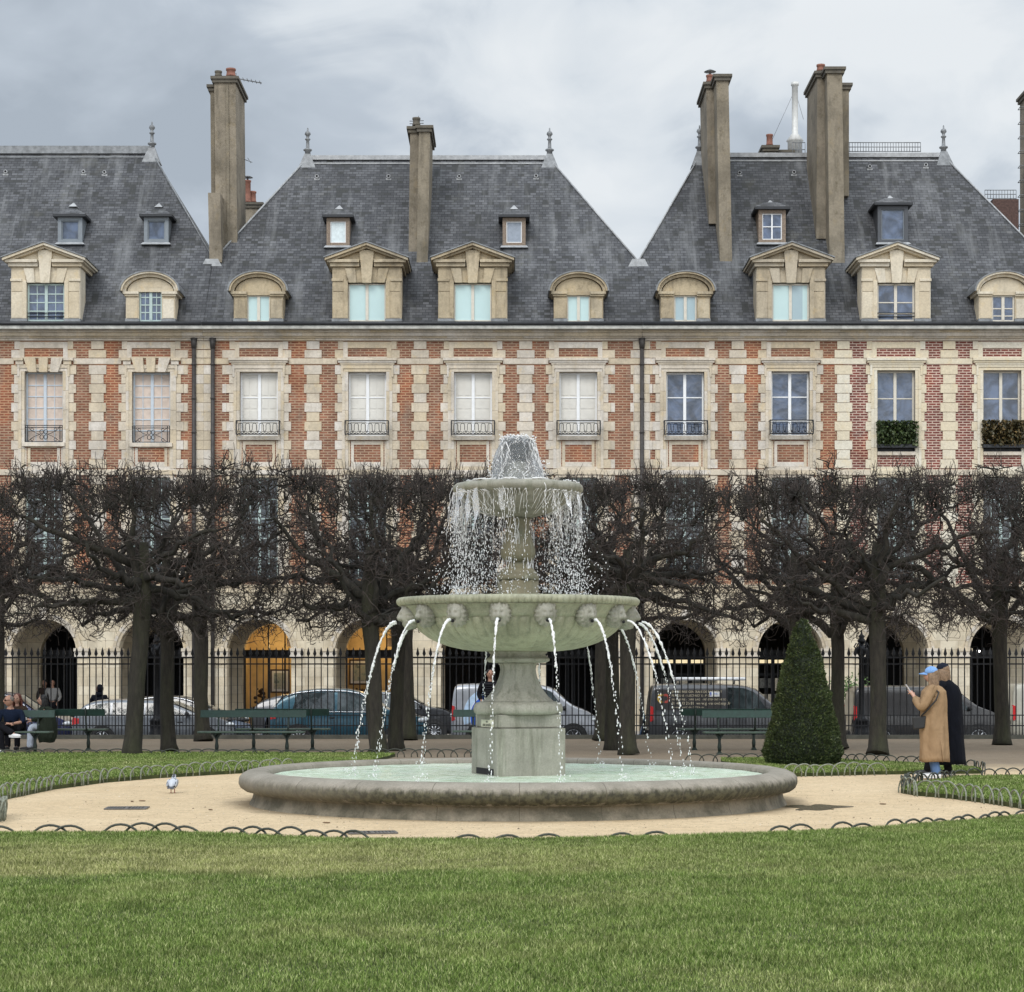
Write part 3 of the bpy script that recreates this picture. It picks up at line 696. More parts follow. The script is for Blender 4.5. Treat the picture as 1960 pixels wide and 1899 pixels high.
    # edges of the building
    for s, e, c in ((-1, xl, bays[0]['c']), (1, xr, bays[-1]['c'])):
        m = 0 if (bays[0] if s < 0 else bays[-1])['sty'] == 'old' else 1
        if abs(c-e) > 75:
            for rows in (r2, r1, rf):
                for (y0, y1, wide) in rows:
                    wl = 26 if wide else 21
                    R(sw, min(e, e-s*14), max(e, e-s*14), y0+.35, y1-.35, .045, m)
                    if wl > 16: R(sw, min(e-s*14.2, e-s*jag(wl-5)), max(e-s*14.2, e-s*jag(wl-5)), y0+.35, y1-.35, .02, m)
                    if wide: R(sw, min(c+s*62, c+s*70), max(c+s*62, c+s*70), y0+.35, y1-.35, .02, m) if abs(c-e) > 95 else None
        lo, hi = sorted((c+s*57.3, e)); R(sw, lo, hi, 686.3, 697, .035, m)
    sw.build('stonework', mats, root)
    # ---- string courses and cornice
    co = MB(); o = 0
    R(co, xl, xr, 898.5 , 900.2, .03, o); R(co, xl, xr, 900.4, 909.5, .075, o)
    R(co, xl, xr, 1119, 1124, .10, o); R(co, xl, xr, 1124.3, 1134, .06, o)
    prs = [(652.4, 648.2, .08), (648, 645.2, .16), (645, 638.6, .24), (638.4, 634.8, .30)]
    for i, (yb, yt, pr) in enumerate(prs):
        segx = [xl]; x = xl
        while x < xr-60: x += rsb.uniform(35, 110); segx.append(min(x, xr))
        if segx[-1] < xr: segx.append(xr)
        for k in range(len(segx)-1): R(co, segx[k]+.15, segx[k+1]-.15, yt, yb, pr+rsb.uniform(-.012, .012), o)
    co.build('cornice', [M['stone_clean'] if bays[-1]['sty'] == 'new' and False else M['stone']], root)
    gt = MB(); R(gt, xl, xr, 627.8, 634.4, .56, 0, back=.2); gt.build('ledge', M['pale_ledge'] if name != 'x' else M['lead'], root)
    gt = MB(); gt.tube([(X(xl)+.02, FY-.56, Z(624.5)), (X(xr)-.02, FY-.56, Z(624.5))], .07, 8); R(gt, xl, xr, 621.5, 627.6, .58, 0, back=.3)
    gt.build('gutter', M['gutter'], root)
    for p in pipes:
        pb = MB(); pb.tube([(X(p), FY-.10, Z(650)), (X(p), FY-.10, -.3)], .07, 8)
        pb.tube([(X(p), FY-.10, Z(668)), (X(p), FY-.10, Z(648))], [.085, .12], 8)
        for yy in (700, 765, 830, 895, 960, 1040, 1120, 1200): pb.tube([(X(p), FY-.10, Z(yy)), (X(p), FY-.10, Z(yy-3))], .088, 8)
        pb.build('downpipe', M['pipe'], root)
    # ---- windows, balconies
    for b in bays:
        c = b['c']; d = b.get('dy', 0); bot = b.get('bot', 835)
        window(root, X(c-36.2), X(c+36.2), Z(bot+d), Z(712.4+d), FY+.20, b['win'])
        sl = MB(); R(sl, c-41, c+41, bot+d+.2, bot+d+8, .12, 0, back=.2) if bot < 860 else R(sl, c-36.2, c+36.2, bot+d-.1, bot+d+7, .10, 0, back=.2)
        sl.build('window_sill', M['stone'], root, bevel=.01)
        if b['rail'] == 'arches': scroll_rail(root, X(c-42), X(c+42), Z(833+d), Z(807.5+d), FY-.30, 'arches')
        elif b['rail'] == 'scroll': scroll_rail(root, X(c-36), X(c+36), Z(846.5+d), Z(815.5+d), FY-.02, 'scroll')
        window(root, X(c-36.2), X(c+36.2), Z(1107.6), Z(914.4), FY+.20, b.get('win1', 'dim'))
        scroll_rail(root, X(c-40), X(c+40), Z(1107), Z(1082), FY-.22, 'arches')
    # ---- arcade
    ar = MB(); y1_ = 1133.8; ysp = 1247; rad = 62.0; zg = -.30
    edges = [xl]+[(bays[i]['c']+bays[i+1]['c'])/2 for i in range(len(bays)-1)]+[xr]
    gm = 4 if False else 0
    for i, b in enumerate(bays):
        c = b['c']; e0, e1 = edges[i], edges[i+1]; rr = rad*S; xc = X(c); zs = Z(ysp); zt2 = Z(y1_)
        for yy, flip in ((FY, 0), (FY+.62, 1)):
            n = 20; arc = [(xc-rr*cos(pi*k/n), zs+rr*sin(pi*k/n)) for k in range(n+1)]
            topx = [X(e0)+(X(e1)-X(e0))*k/n for k in range(n+1)]
            for k in range(n):
                q = [(arc[k][0], yy, arc[k][1]), (arc[k+1][0], yy, arc[k+1][1]), (topx[k+1], yy, zt2), (topx[k], yy, zt2)]
                ar.add(q, [(0, 1, 2, 3) if not flip else (3, 2, 1, 0)], 0)
            for a_, b_, top0, top1 in ((X(e0), xc-rr, zt2, zs), (xc+rr, X(e1), zs, zt2)):
                # pier face up to springing, wedge above is covered by the arc fan
                ar.add([(a_, yy, zg), (b_, yy, zg), (b_, yy, zs), (a_, yy, zs)], [(0, 1, 2, 3) if not flip else (3, 2, 1, 0)], 0)
            ar.add([(X(e0), yy, zs), (xc-rr, yy, zs), (X(e0), yy, zt2)], [(0, 1, 2) if not flip else (2, 1, 0)], 0)
            ar.add([(X(e1), yy, zs), (X(e1), yy, zt2), (xc+rr, yy, zs)], [(0, 1, 2) if not flip else (2, 1, 0)], 0)
        for k in range(n):                                  # soffit
            ar.add([(arc[k][0], FY, arc[k][1]), (arc[k+1][0], FY, arc[k+1][1]), (arc[k+1][0], FY+.62, arc[k+1][1]), (arc[k][0], FY+.62, arc[k][1])], [(3, 2, 1, 0)], 0)
        for xx, f in ((xc-rr, (3, 2, 1, 0)), (xc+rr, (0, 1, 2, 3))):
            ar.add([(xx, FY, zg), (xx, FY+.62, zg), (xx, FY+.62, zs), (xx, FY, zs)], [f[::-1]], 0)
    ar.build('arcade', [M['ashlar']], root)
    for i, b in enumerate(bays):
        tr = MB(); c = b['c']; xc = X(c); zs = Z(ysp)
        for r0, r1, pr in ((rad*S, rad*S+.10, .04), (rad*S+.102, rad*S+.20, .075)):
            n = 22
            for k in range(n):
                a, a2 = pi*k/n+.002, pi*(k+1)/n-.002
                tr.hexa([(xc-r0*cos(a), FY-pr, zs+r0*sin(a)), (xc-r0*cos(a2), FY-pr, zs+r0*sin(a2)), (xc-r0*cos(a2), FY+.02, zs+r0*sin(a2)), (xc-r0*cos(a), FY+.02, zs+r0*sin(a)),
                         (xc-r1*cos(a), FY-pr, zs+r1*sin(a)), (xc-r1*cos(a2), FY-pr, zs+r1*sin(a2)), (xc-r1*cos(a2), FY+.02, zs+r1*sin(a2)), (xc-r1*cos(a), FY+.02, zs+r1*sin(a))], 0)
        tr.hexa([(xc-.10, FY-.14, Z(1187)), (xc+.10, FY-.14, Z(1187)), (xc+.10, FY, Z(1187)), (xc-.10, FY, Z(1187)), (xc-.16, FY-.14, Z(1160)), (xc+.16, FY-.14, Z(1160)), (xc+.16, FY, Z(1160)), (xc-.16, FY, Z(1160))], 0)
        for s in (-1, 1):
            a, b2 = sorted((c+s*(rad-4), c+s*(rad+24)))
            R(tr, a, b2, 1241, 1247, .12, 0, back=.64); R(tr, a+s*0+1.2, b2-1.2, 1247.3, 1257, .085, 0, back=.62)
            R(tr, *sorted((c+s*rad, c+s*(rad+21))), 1269, 1271.5, .03, 0, back=.1)
            R(tr, *sorted((c+s*(rad+.3), c+s*(rad+22.5))), 1400, 1398.9+.8, .0, 0) if False else None
        tr.build('arch_moulding', [M['stone']], root)
    # back wall of the arcade with the same arches, vault ceiling, cross ribs
    bk = MB(); YB = FY+4.3
    for i, b in enumerate(bays):
        c = b['c']; e0, e1 = edges[i], edges[i+1]; rr = rad*S; xc = X(c); zs = Z(ysp)-.05; zt2 = Z(y1_)-.2
        n = 20; arc = [(xc-rr*cos(pi*k/n), zs+rr*sin(pi*k/n)) for k in range(n+1)]
        topx = [X(e0)+(X(e1)-X(e0))*k/n for k in range(n+1)]
        for k in range(n):
            bk.add([(arc[k][0], YB, arc[k][1]), (arc[k+1][0], YB, arc[k+1][1]), (topx[k+1], YB, zt2), (topx[k], YB, zt2)], [(0, 1, 2, 3)])
            bk.add([(arc[k][0], YB, arc[k][1]), (arc[k+1][0], YB, arc[k+1][1]), (arc[k+1][0], YB+.4, arc[k+1][1]), (arc[k][0], YB+.4, arc[k][1])], [(3, 2, 1, 0)])
        for a_, b_ in ((X(e0), xc-rr), (xc+rr, X(e1))): bk.add([(a_, YB, zg), (b_, YB, zg), (b_, YB, zs), (a_, YB, zs)], [(0, 1, 2, 3)])
        bk.add([(X(e0), YB, zs), (xc-rr, YB, zs), (X(e0), YB, zt2)], [(0, 1, 2)]); bk.add([(X(e1), YB, zs), (X(e1), YB, zt2), (xc+rr, YB, zs)], [(0, 1, 2)])
        for xx in (xc-rr, xc+rr): bk.add([(xx, YB, zg), (xx, YB+.4, zg), (xx, YB+.4, zs), (xx, YB, zs)], [(0, 1, 2, 3)])
        for xx in (X(e0), X(e1)): bk.box(xx-.22, FY+.63, zt2-.55, xx+.22, YB-.01, zt2-.02)
    bk.box(X(xl), FY+.62, Z(y1_)-.2, X(xr), YB+3.5, Z(y1_))
    for xx in (X(xl)-.0, X(xr)): bk.box(xx-.02, YB, zg, xx+.02, YB+3.5, Z(y1_)-.2)
    bk.build('arcade_back_wall', [M['ashlar']], root)
    for b in bays: shopfront(root, b, YB+.30, Z(ysp)-.05, rad*S, zg)
    # ---- roof
    roof(root, xl, xr, ridge, valley, roofspec)
    for spec in roofspec.get('big', []): big_dormer(root, *spec)
    for spec in roofspec.get('round', []): round_dormer(root, *spec)
    for spec in roofspec.get('small', []): small_dormer(root, *spec)
    return root
def shopfront(root, b, y, zs, rr, zg):
    xc = X(b['c']); k = b.get('shop', 'dark'); mb = MB()
    mb.box(xc-rr-.3, y+1.9, zg, xc+rr+.3, y+2.0, zs+rr+.3)     # room behind
    if k in ('gallery', 'display'):
        lit = M['interior'] if k == 'gallery' else M['display_wall']
        mb.box(xc-rr-.25, y+.6, zg+.02, xc-rr-.05, y+1.89, zs+rr+.2); mb.box(xc+rr+.05, y+.6, zg+.02, xc+rr+.25, y+1.89, zs+rr+.2)
        mb.build('shop_room', lit if k == 'gallery' else M['dark'], root)
    else: mb.build('shop_room', M['dark'], root)
    fr = MB(); yb = y
    zt = Z(1262)-.0
    if k != 'open':
        fr.box(xc-rr, yb, zs-.14, xc+rr, yb+.08, zs+.16)
        for x in ((-rr+.03), -.22, .38 if k == 'gallery' else .0, rr-.03): fr.box(xc+x-.03, yb+.01, zg, xc+x+.03, yb+.07, zs-.145)
        for x in (-.22, .38): fr.box(xc+x-.022, yb+.01, zs+.165, xc+x+.022, yb+.07, zs+(rr*rr-x*x)**.5)
        if k == 'display':
            for x in (-.55, 0, .55): fr.box(xc+x-.05, yb+.008, zg+.0, xc+x+.05, yb+.075, zs-.15)
            fr.box(xc-rr, yb+.0, zg+1.9, xc+rr, yb+.078, zg+1.98)
        fr.build('shop_frame', M['iron'], root)
    if k == 'gallery':
        p = MB()
        v = b.get('pic', 0)
        x0, z0, w_, h_ = ((.05, .90, .72, .88), (-.62, 1.2, .95, .95))[v]
        p.box(xc+x0-w_/2, y+1.35, zg+z0+.35, xc+x0+w_/2, y+1.4, zg+z0+h_+.35, 1)
        p.box(xc+x0-w_/2+.06, y+1.34, zg+z0+.41, xc+x0+w_/2-.06, y+1.352, zg+z0+h_+.29, 2)
        p.box(xc+x0-w_/2+.14, y+1.33, zg+z0+.50, xc+x0+w_/2-.14, y+1.342, zg+z0+h_+.21, 0)
        q_2 = MB(); q_2.box(xc+.3, y+1.35, zs+.3, xc+.8, y+1.4, zs+.62); q_2.build('high_picture', M['darkwood'], root)
        o = p.build('framed_picture', [M['painting'], M['darkwood'], M['white']], root)
        fl_ = MB(); t = MB(); t.box(xc-.9, y+.9, zg, xc-.35, y+1.3, zg+.75)
        ld = bpy.data.lights.new('gallery_lamp', 'POINT'); ld.energy = 30; ld.color = (1, .72, .36); ld.shadow_soft_size = .25; lo = bpy.data.objects.new('gallery_lamp', ld); COL.objects.link(lo); lo.parent = root; lo.location = Vector((xc+.1, y+.95, zs+.35))-wloc(root)
        for i in range(26):
            a = rsb.uniform(0, 6.3); q = rsb.uniform(.02, .26); zz_ = rsb.uniform(.85, 1.45)
            fl_.ball((xc-.6+q*cos(a), y+1.1+q*sin(a)*.5, zg+zz_), rsb.uniform(.03, .07), 6, 4)
        st_ = t.build('flower_stand', M['darkwood'], root); fl_.build('dried_flowers', M['leafdark'], st_)
    if k == 'display':
        p = MB()
        for i, x in enumerate((-.85, -.28, .28, .85)):
            p.box(xc+x-.2, y+.12, zg+1.35+.1*(i % 2), xc+x+.2, y+.13, zg+1.80, i % 2)
            p.box(xc+x-.22, y+.12, zg+.75, xc+x+.22, y+.13, zg+1.22, (i+1) % 2)
        p.build('display_panel', [M['poster'], M['poster2']], root)
        q = MB(); q.box(xc-rr+.04, y+.14, zs-.32, xc+rr-.04, y+.2, zs-.2); q.build('display_light', M['shoplight'], root)
M['ashlar'] = None
def ashlar():
    m = NM('arcade_ashlar'); s = m.n('SeparateXYZ'); m.lk(m.n('NewGeometry').outputs['Position'], s.inputs[0])
    cbn = m.n('CombineXYZ'); m.lk(m.math('ADD', s.outputs[0], s.outputs[1]), cbn.inputs[0]); m.lk(s.outputs[2], cbn.inputs[1])
    b = m.n('TexBrick'); m.lk(cbn.outputs[0], b.inputs['Vector'])
    b.inputs['Color1'].default_value = (.56, .48, .35, 1); b.inputs['Color2'].default_value = (.66, .59, .46, 1); b.inputs['Mortar'].default_value = (.34, .28, .20, 1)
    b.inputs['Scale'].default_value = 1; b.inputs['Mortar Size'].default_value = .006; b.inputs['Brick Width'].default_value = .62; b.inputs['Row Height'].default_value = .31
    c = m.mix(1.0, b.outputs[0], m.ramp(m.noise(1.2, 5, .65), [(.3, .72), (.7, 1.2)]), 'MULTIPLY')
    c = m.mix(m.ramp(m.noise(1.5, 5, .7, m.P((2, 2, .6))), [(.5, 0), (.75, .45)]), c, (.25, .20, .14))
    m.col(c); m.b.inputs['Roughness'].default_value = .9; m.bump(m.noise(12, 4), .25, .02); return m.mat
M['ashlar'] = ashlar()
M['display_wall'] = simple('display_back', (.4, .36, .28), .8)
M['darkwood'] = simple('dark_picture_frame', (.05, .03, .02), .5)
M['leafdark'] = simple('dark_dried_flowers', (.07, .045, .03), .8)
def painting():
    m = NM('abstract_painting'); m.col(m.ramp(m.noise(4, 5, .7), [(.3, (.05, .09, .06)), (.45, (.35, .42, .40)), (.55, (.5, .5, .42)), (.65, (.12, .18, .2)), (.75, (.45, .35, .2))])); return m.mat
M['painting'] = painting()
M['poster'] = simple('pale_glowing_poster', (.55, .50, .42), .6, 0, .5, 9, emit=((1, .9, .7), .10))  # posters given a faint glow of their own for the lit displays
M['poster2'] = simple('grey_poster', (.30, .30, .28), .6, 0, .5, 12)
M['shoplight'] = simple('shop_strip_light', (.9, .8, .5), .5, emit=((1, .82, .5), .9))
# ---- roofs
RD = 5.5
class RP:                                    # front roof plane through eave and ridge
    def __init__(s, ridge, eave=623): s.z0 = Z(eave); s.z1 = Z(ridge, FY+RD); s.y0 = FY-.05; s.k = (s.z1-s.z0)/(FY+RD-s.y0)
    def at(s, py):                           # world y, z where the line of sight at py meets the plane
        a = (HY-py)/F; # z = H + a*y ; z = z0 + k (y - y0)
        y = (H-s.z0+s.k*s.y0)/(s.k-a); return y, H+a*y
    def z(s, y): return s.z0+s.k*(y-s.y0)
    def y(s, z): return s.y0+(z-s.z0)/s.k
def roof(root, xl, xr, ridge, valley, sp):
    rp = RP(ridge); sp['rp'] = rp; YR = FY+RD
    rl, rr = X(sp['rl'], YR), X(sp['rr'], YR)
    vy, vz = rp.at(valley); YB = 2*YR-rp.y0; vyb = 2*YR-vy
    xa, xb = X(xl), X(xr); mb = MB()
    V = [(xa, rp.y0, rp.z0), (xb, rp.y0, rp.z0), (xb, vy, vz), (rr, YR, rp.z1), (rl, YR, rp.z1), (xa, vy, vz),
         (xa, YB, rp.z0), (xb, YB, rp.z0), (xb, vyb, vz), (xa, vyb, vz)]
    mb.add(V, [(0, 1, 2, 3, 4, 5)], 0); mb.add(V, [(7, 6, 9, 4, 3, 8)], 0); mb.add(V, [(2, 8, 3)], 0); mb.add(V, [(5, 4, 9)], 0)
    mb.add(V, [(1, 7, 8, 2)], 0); mb.add(V, [(6, 0, 5, 9)], 0)
    ro = mb.build('roof', M['slate'], root)
    # ridge cap, hip edges
    t = MB(); h = sp.get('caph', .13)
    t.box(rl, YR-.12, rp.z1-.06, rr, YR+.16, rp.z1+h); t.box(rl, YR-.21, rp.z1-.24, rr, YR-.15, rp.z1-.19)
    segs = 0
    for a, b in (((rl, YR, rp.z1), (xa, vy, vz)), ((rr, YR, rp.z1), (xb, vy, vz))):
        t.tube([(a[0], a[1]-.03, a[2]), (b[0], b[1]-.03, b[2])], .035, 5)
    t.build('ridge_cap', M['zinc'] if sp.get('capm') is None else M[sp['capm']], root)
    # valley flashing where two pavilions meet
    for xx, yy in ((xa, vy), (xb, vy)):
        f = MB(); f.prism([(xx-.36, vz-.22), (xx+.36, vz-.22), (xx+.22, vz+.05), (xx-.22, vz+.05)], vy-.16, vy+.3)
        if sp.get('flash', True): f.build('valley_flashing', M['zinc'], root)
        break
    # little vent cowls under the ridge
    for px, py in sp.get('vents', []):
        y, z = rp.at(py); x = X(px, y); c = MB()
        c.box(x-.10, y-.10, z-.13, x+.10, y+.02, z-.07, 0); c.tube([(x, y+.05, z-.02), (x, y-.14, z+.0)], .07, 8, 0); c.ball((x, y-.135, z), (.05, .02, .05), 8, 5, 1)
        c.build('roof_vent', [M['zinc'], M['dark']], root)
    for px in sp.get('finials', []):
        x = X(px, YR); z = rp.z1-.12; c = MB()
        c.hexa([(x-.32, YR-.32, z-.30), (x+.32, YR-.32, z-.30), (x+.32, YR+.32, z-.30), (x-.32, YR+.32, z-.30), (x-.11, YR-.11, z+.28), (x+.11, YR-.11, z+.28), (x+.11, YR+.11, z+.28), (x-.11, YR+.11, z+.28)])
        pr = [(.11, .25), (.10, .38), (.16, .42), (.16, .46), (.07, .50), (.055, .78), (.10, .82), (.10, .85), (.05, .88), (.06, .95), (.115, 1.02), (.09, 1.10), (.03, 1.14), (.025, 1.24), (.0, 1.27)]
        c.lathe([(r, z+q) for r, q in pr], 12, (x, YR)); c.build('finial', M['lead'], root)
def big_dormer(root, c, wx, sty, stone, lean, rp_):
    rp = rp_['rp']; mb = MB(); yf = FY-.20; bot = 617
    def B(x0, x1, y0, y1, pr, back=.5, m=0): mb.box(X(x0), yf-pr, Z(y1), X(x1), yf+back, Z(y0), m)
    W = 66; w = 36
    # carcass up to the cornice, reaching back into the roof
    yt, zt = rp.at(512)
    for s in (-1, 1):
        a, b = sorted((c+s*w, c+s*W)); B(a, b, 514, 612, .0, .85); mb.box(X(a+1), yf+.851, Z(612), X(b-1), yf+3.6, Z(514), 2); B(a+1, b-2, 514, 560, .03, .0); B(a+1, b-2, 561, 611, .03, .0)
        B(*sorted((c+s*(w+.1), c+s*(w+8))), 540, 612, .055, 0)
        B(a-1, b+1, 612.2, bot+2, .05, 1.0, 1)
        B(*sorted((c+s*(w+9), c+s*(W+1))), 536, 541, .07, 0)
    B(c-w, c+w, 514, 543, .0, .85); mb.box(X(c-w), yf+.851, Z(543), X(c+w), yf+3.6, Z(514), 2); 
    for k0, k1, t0, t1, top, bt, pr in ((-34, -20, -42, -22, 516, 544, .07), (20, 34, 22, 42, 516, 544, .07), (-8.5, 8.5, -14, 14, 482, 545, .13)):
        mb.hexa([(X(c+k0), yf-pr, Z(bt)), (X(c+k1), yf-pr, Z(bt)), (X(c+k1), yf, Z(bt)), (X(c+k0), yf, Z(bt)), (X(c+t0), yf-pr, Z(top)), (X(c+t1), yf-pr, Z(top)), (X(c+t1), yf, Z(top)), (X(c+t0), yf, Z(top))])
    # entablature + raking pediment, open at the keystone
    for s in (-1, 1):
        B(*sorted((c+s*14, c+s*70)), 507, 513.6, .14, 2.4); B(*sorted((c+s*14, c+s*75)), 501, 506.7, .24, 2.2)
    apex = 470; ex = 79; ey = 499
    for d, pr, th in ((0, .34, 5.2), (5.4, .22, 4.2)):
        for s in (-1, 1):
            P0 = (c, apex+d); P1 = (c+s*ex, ey+d)
            if d: P1 = (c+s*(ex-6), ey+d-2.2)
            q = [(X(P0[0]), Z(P0[1])), (X(P1[0]), Z(P1[1])), (X(P1[0]), Z(P1[1]+th)), (X(P0[0]), Z(P0[1]+th))]
            if s < 0: q = [(a, b) for a, b in q]
            mb.prism(q, yf-pr, yf+2.6)
    mb.prism([(X(c-58), Z(501)), (X(c+58), Z(501)), (X(c), Z(480))], yf-.02, yf+2.0)
    o = mb.build('dormer', [M[stone], M['lead'], M['slate']], root, bevel=.008)
    cap = MB()
    for s in (-1, 1):
        P0 = (c, apex-2.3); P1 = (c+s*(ex+2), ey-1.8)
        cap.prism([(X(P0[0]), Z(P0[1])), (X(P1[0]), Z(P1[1])), (X(P1[0]), Z(P1[1]+2.2)), (X(P0[0]), Z(P0[1]+2.2))], yf-.38, yf+2.8)
    cap.build('dormer_cap', M['lead'], o)
    window(o, X(c-35.5), X(c+35.5), Z(616), Z(544.5), yf+.10, sty)
    if sty in ('green', 'greyc'):
        r = MB()
        for py in (601, 608): r.tube([(X(c-35.5), yf+.03, Z(py)), (X(c+35.5), yf+.03, Z(py))], .018, 5)
        r.build('guard_bar', M['iron'], o)
def round_dormer(root, c, sty, stone, rp_):
    mb = MB(); yf = FY-.20
    def B(x0, x1, y0, y1, pr, back=.5, m=0): mb.box(X(x0), yf-pr, Z(y1), X(x1), yf+back, Z(y0), m)
    W = 47; w = 22
    for s in (-1, 1):
        a, b = sorted((c+s*w, c+s*W)); B(a, b, 566, 612, 0, .7); mb.box(X(a+1), yf+.701, Z(612), X(b-1), yf+2.0, Z(566), 2); B(a+2, b-2, 575, 611, .03, 0); B(a-1, b+1, 612.2, 618, .05, 1, 1)
        a2, b2 = sorted((c+s*w, c+s*(W+5))); B(a2, b2, 561, 565.8, .12, 1.8); B(*sorted((c+s*w, c+s*(W+2))), 566, 569.5, .07, 0)
    # tympanum and arched hood mouldings
    n = 22; top = 526; base = 561
    def arc(hw, ht, b=base): return [(X(c-hw*cos(pi*k/n)), Z(b-(ht)*sin(pi*k/n))) for k in range(n+1)]
    mb.prism(arc(44, 27), yf, yf+2.0)
    B(c-w+.1, c+w-.1, 561.2 if sty != 'green' else 540, 567.2 if sty != 'green' else 553.2, .004, .12)
    for o0, h0, o1, h1, pr, m in ((46, 28, 51.5, 33, .12, 0), (51.6, 33.2, 55, 36.4, .24, 0), (55.1, 36.5, 58, 38.6, .27, 1)):
        A, Bq = arc(o0, h0), arc(o1, h1)
        for k in range(n):
            mb.hexa([(A[k][0], yf-pr, A[k][1]), (A[k+1][0], yf-pr, A[k+1][1]), (A[k+1][0], yf+1.9, A[k+1][1]), (A[k][0], yf+1.9, A[k][1]),
                     (Bq[k][0], yf-pr, Bq[k][1]), (Bq[k+1][0], yf-pr, Bq[k+1][1]), (Bq[k+1][0], yf+1.9, Bq[k+1][1]), (Bq[k][0], yf+1.9, Bq[k][1])], m)
    o = mb.build('arched_dormer', [M[stone], M['lead'], M['slate']], root)
    window(o, X(c-w+.3), X(c+w-.3), Z(617), Z(567 if sty != 'green' else 553), yf+.08, sty)
def small_dormer(root, c, frame, pane, rp_, hw=23.5, top=420, bot=466, tip=384):
    rp = rp_['rp']; y0, z0 = rp.at(bot); yf = y0-.10; D = yf
    x = lambda p: X(p, D); z = lambda p: Z(p, D)
    mb = MB()
    b = .13
    mb.box(x(c-hw), yf, z(bot), x(c-hw)+b, yf+1.4, z(top)); mb.box(x(c+hw)-b, yf, z(bot), x(c+hw), yf+1.4, z(top))
    mb.box(x(c-hw)+b, yf, z(top)-.12, x(c+hw)-b, yf+1.4, z(top)); mb.box(x(c-hw)+b, yf, z(bot), x(c+hw)-b, yf+1.4, z(bot)+.10)
    o = mb.build('small_dormer', M[frame], root)
    r = MB(); e = hw+8
    r.box(x(c-e), yf-.16, z(top)+.002, x(c+e), yf+1.5, z(top)+.09, 1)
    ty = yf+.62; tz = z(top)+.09
    bl = [(x(c-e), yf-.16, tz), (x(c+e), yf-.16, tz), (x(c+e), yf+2.0, tz), (x(c-e), yf+2.0, tz)]
    ml = [(x(c-12), yf+.34, z(top-19)), (x(c+12), yf+.34, z(top-19)), (x(c+12), yf+2.0, z(top-19)), (x(c-12), yf+2.0, z(top-19))]
    tl = [(x(c-2), yf+.62, z(tip+4)), (x(c+2), yf+.62, z(tip+4)), (x(c+2), yf+2.0, z(tip+4)), (x(c-2), yf+2.0, z(tip+4))]
    r.loft([bl, ml, tl], 0, smooth=False)
    r.hexa([(x(c-8), yf+.42, z(tip+9)), (x(c+8), yf+.42, z(tip+9)), (x(c+8), yf+1, z(tip+9)), (x(c-8), yf+1, z(tip+9)), (x(c-1), yf+.6, z(tip)), (x(c+1), yf+.6, z(tip)), (x(c+1), yf+1, z(tip)), (x(c-1), yf+1, z(tip))], 2)
    r.build('dormer_roof', [M['slate'], M['gutter'], M['zinc']], o)
    p = MB(); p.box(x(c-hw)+b, yf+.09, z(bot)+.10, x(c+hw)-b, yf+.10, z(top)-.12, 0)
    q = .035; X0, X1, Z0, Z1 = x(c-hw)+b, x(c+hw)-b, z(bot)+.10, z(top)-.12
    for bx in ((X0, Z0, X0+q, Z1), (X1-q, Z0, X1, Z1), (X0+q, Z1-q, X1-q, Z1), (X0+q, Z0, X1-q, Z0+q)): p.box(bx[0], yf+.05, bx[1], bx[2], yf+.088, bx[3], 1)
    if pane == 'cross':
        xm = (X0+X1)/2; p.box(xm-.025, yf+.05, Z0+q, xm+.025, yf+.088, Z1-q, 1); p.box(X0+q, yf+.055, (Z0+Z1)/2-.015, xm-.025, yf+.085, (Z0+Z1)/2+.015, 1); p.box(xm+.025, yf+.055, (Z0+Z1)/2-.015, X1-q, yf+.085, (Z0+Z1)/2+.015, 1)
    p.build('window', [M['glass'] if pane in ('cross', 'glass') else M[pane], M['white'] if frame == 'woodframe' else M['greyframe']], o)
    f = MB(); f.hexa([(x(c-hw-5), yf-.14, z(bot+5)), (x(c+hw+5), yf-.14, z(bot+5)), (x(c+hw+5), yf+.1, z(bot+5)), (x(c-hw-5), yf+.1, z(bot+5)), (x(c-hw-2), yf-.03, z(bot+.2)), (x(c+hw+2), yf-.03, z(bot+.2)), (x(c+hw+2), yf+.1, z(bot+.2)), (x(c-hw-2), yf+.1, z(bot+.2))])
    f.build('flashing', M['zinc'], o)
def stack(mb, xl, xr, top, bot, yf, dep, lean=0.0, cap=True, m=0, mc=1):
    """a chimney slab: px edges at the top, photo rows of top and bottom, front at yf"""
    x0, x1 = X(xl, yf), X(xr, yf); zt, zb = Z(top, yf), Z(bot, yf); l = lean*yf/F
    mb.hexa([(x0+l, yf, zb), (x1+l, yf, zb), (x1+l, yf+dep, zb), (x0+l, yf+dep, zb), (x0, yf, zt-.22), (x1, yf, zt-.22), (x1, yf+dep, zt-.22), (x0, yf+dep, zt-.22)], m)
    if cap:
        mb.box(x0-.07, yf-.07, zt-.218, x1+.07, yf+dep+.07, zt-.10, mc); mb.box(x0-.12, yf-.12, zt-.098, x1+.12, yf+dep+.12, zt, mc)
    return (x0+x1)/2, zt
def pot(par, x, y, z, r=.13, h=.5, m='terracotta', hat=False):
    mb = MB(); mb.lathe([(r*1.15, z), (r*1.1, z+.06), (r, z+.08), (r*.95, z+h-.08), (r*1.12, z+h-.06), (r*1.12, z+h)], 12, (x, y))
    o = mb.build('chimney_pot', M[m], par)
    if hat:
        mb = MB(); mb.lathe([(.04, z+h), (.04, z+h+.12), (.22, z+h+.12), (.03, z+h+.22)], 12, (x, y)); mb.build('cowl', M['lead'], o)
B_ = lambda c, sty='old', win='shut', rail='arches', **k: dict(c=c, sty=sty, win=win, rail=rail, **k)
vents = lambda y, *xs: [(x, y) for x in xs]
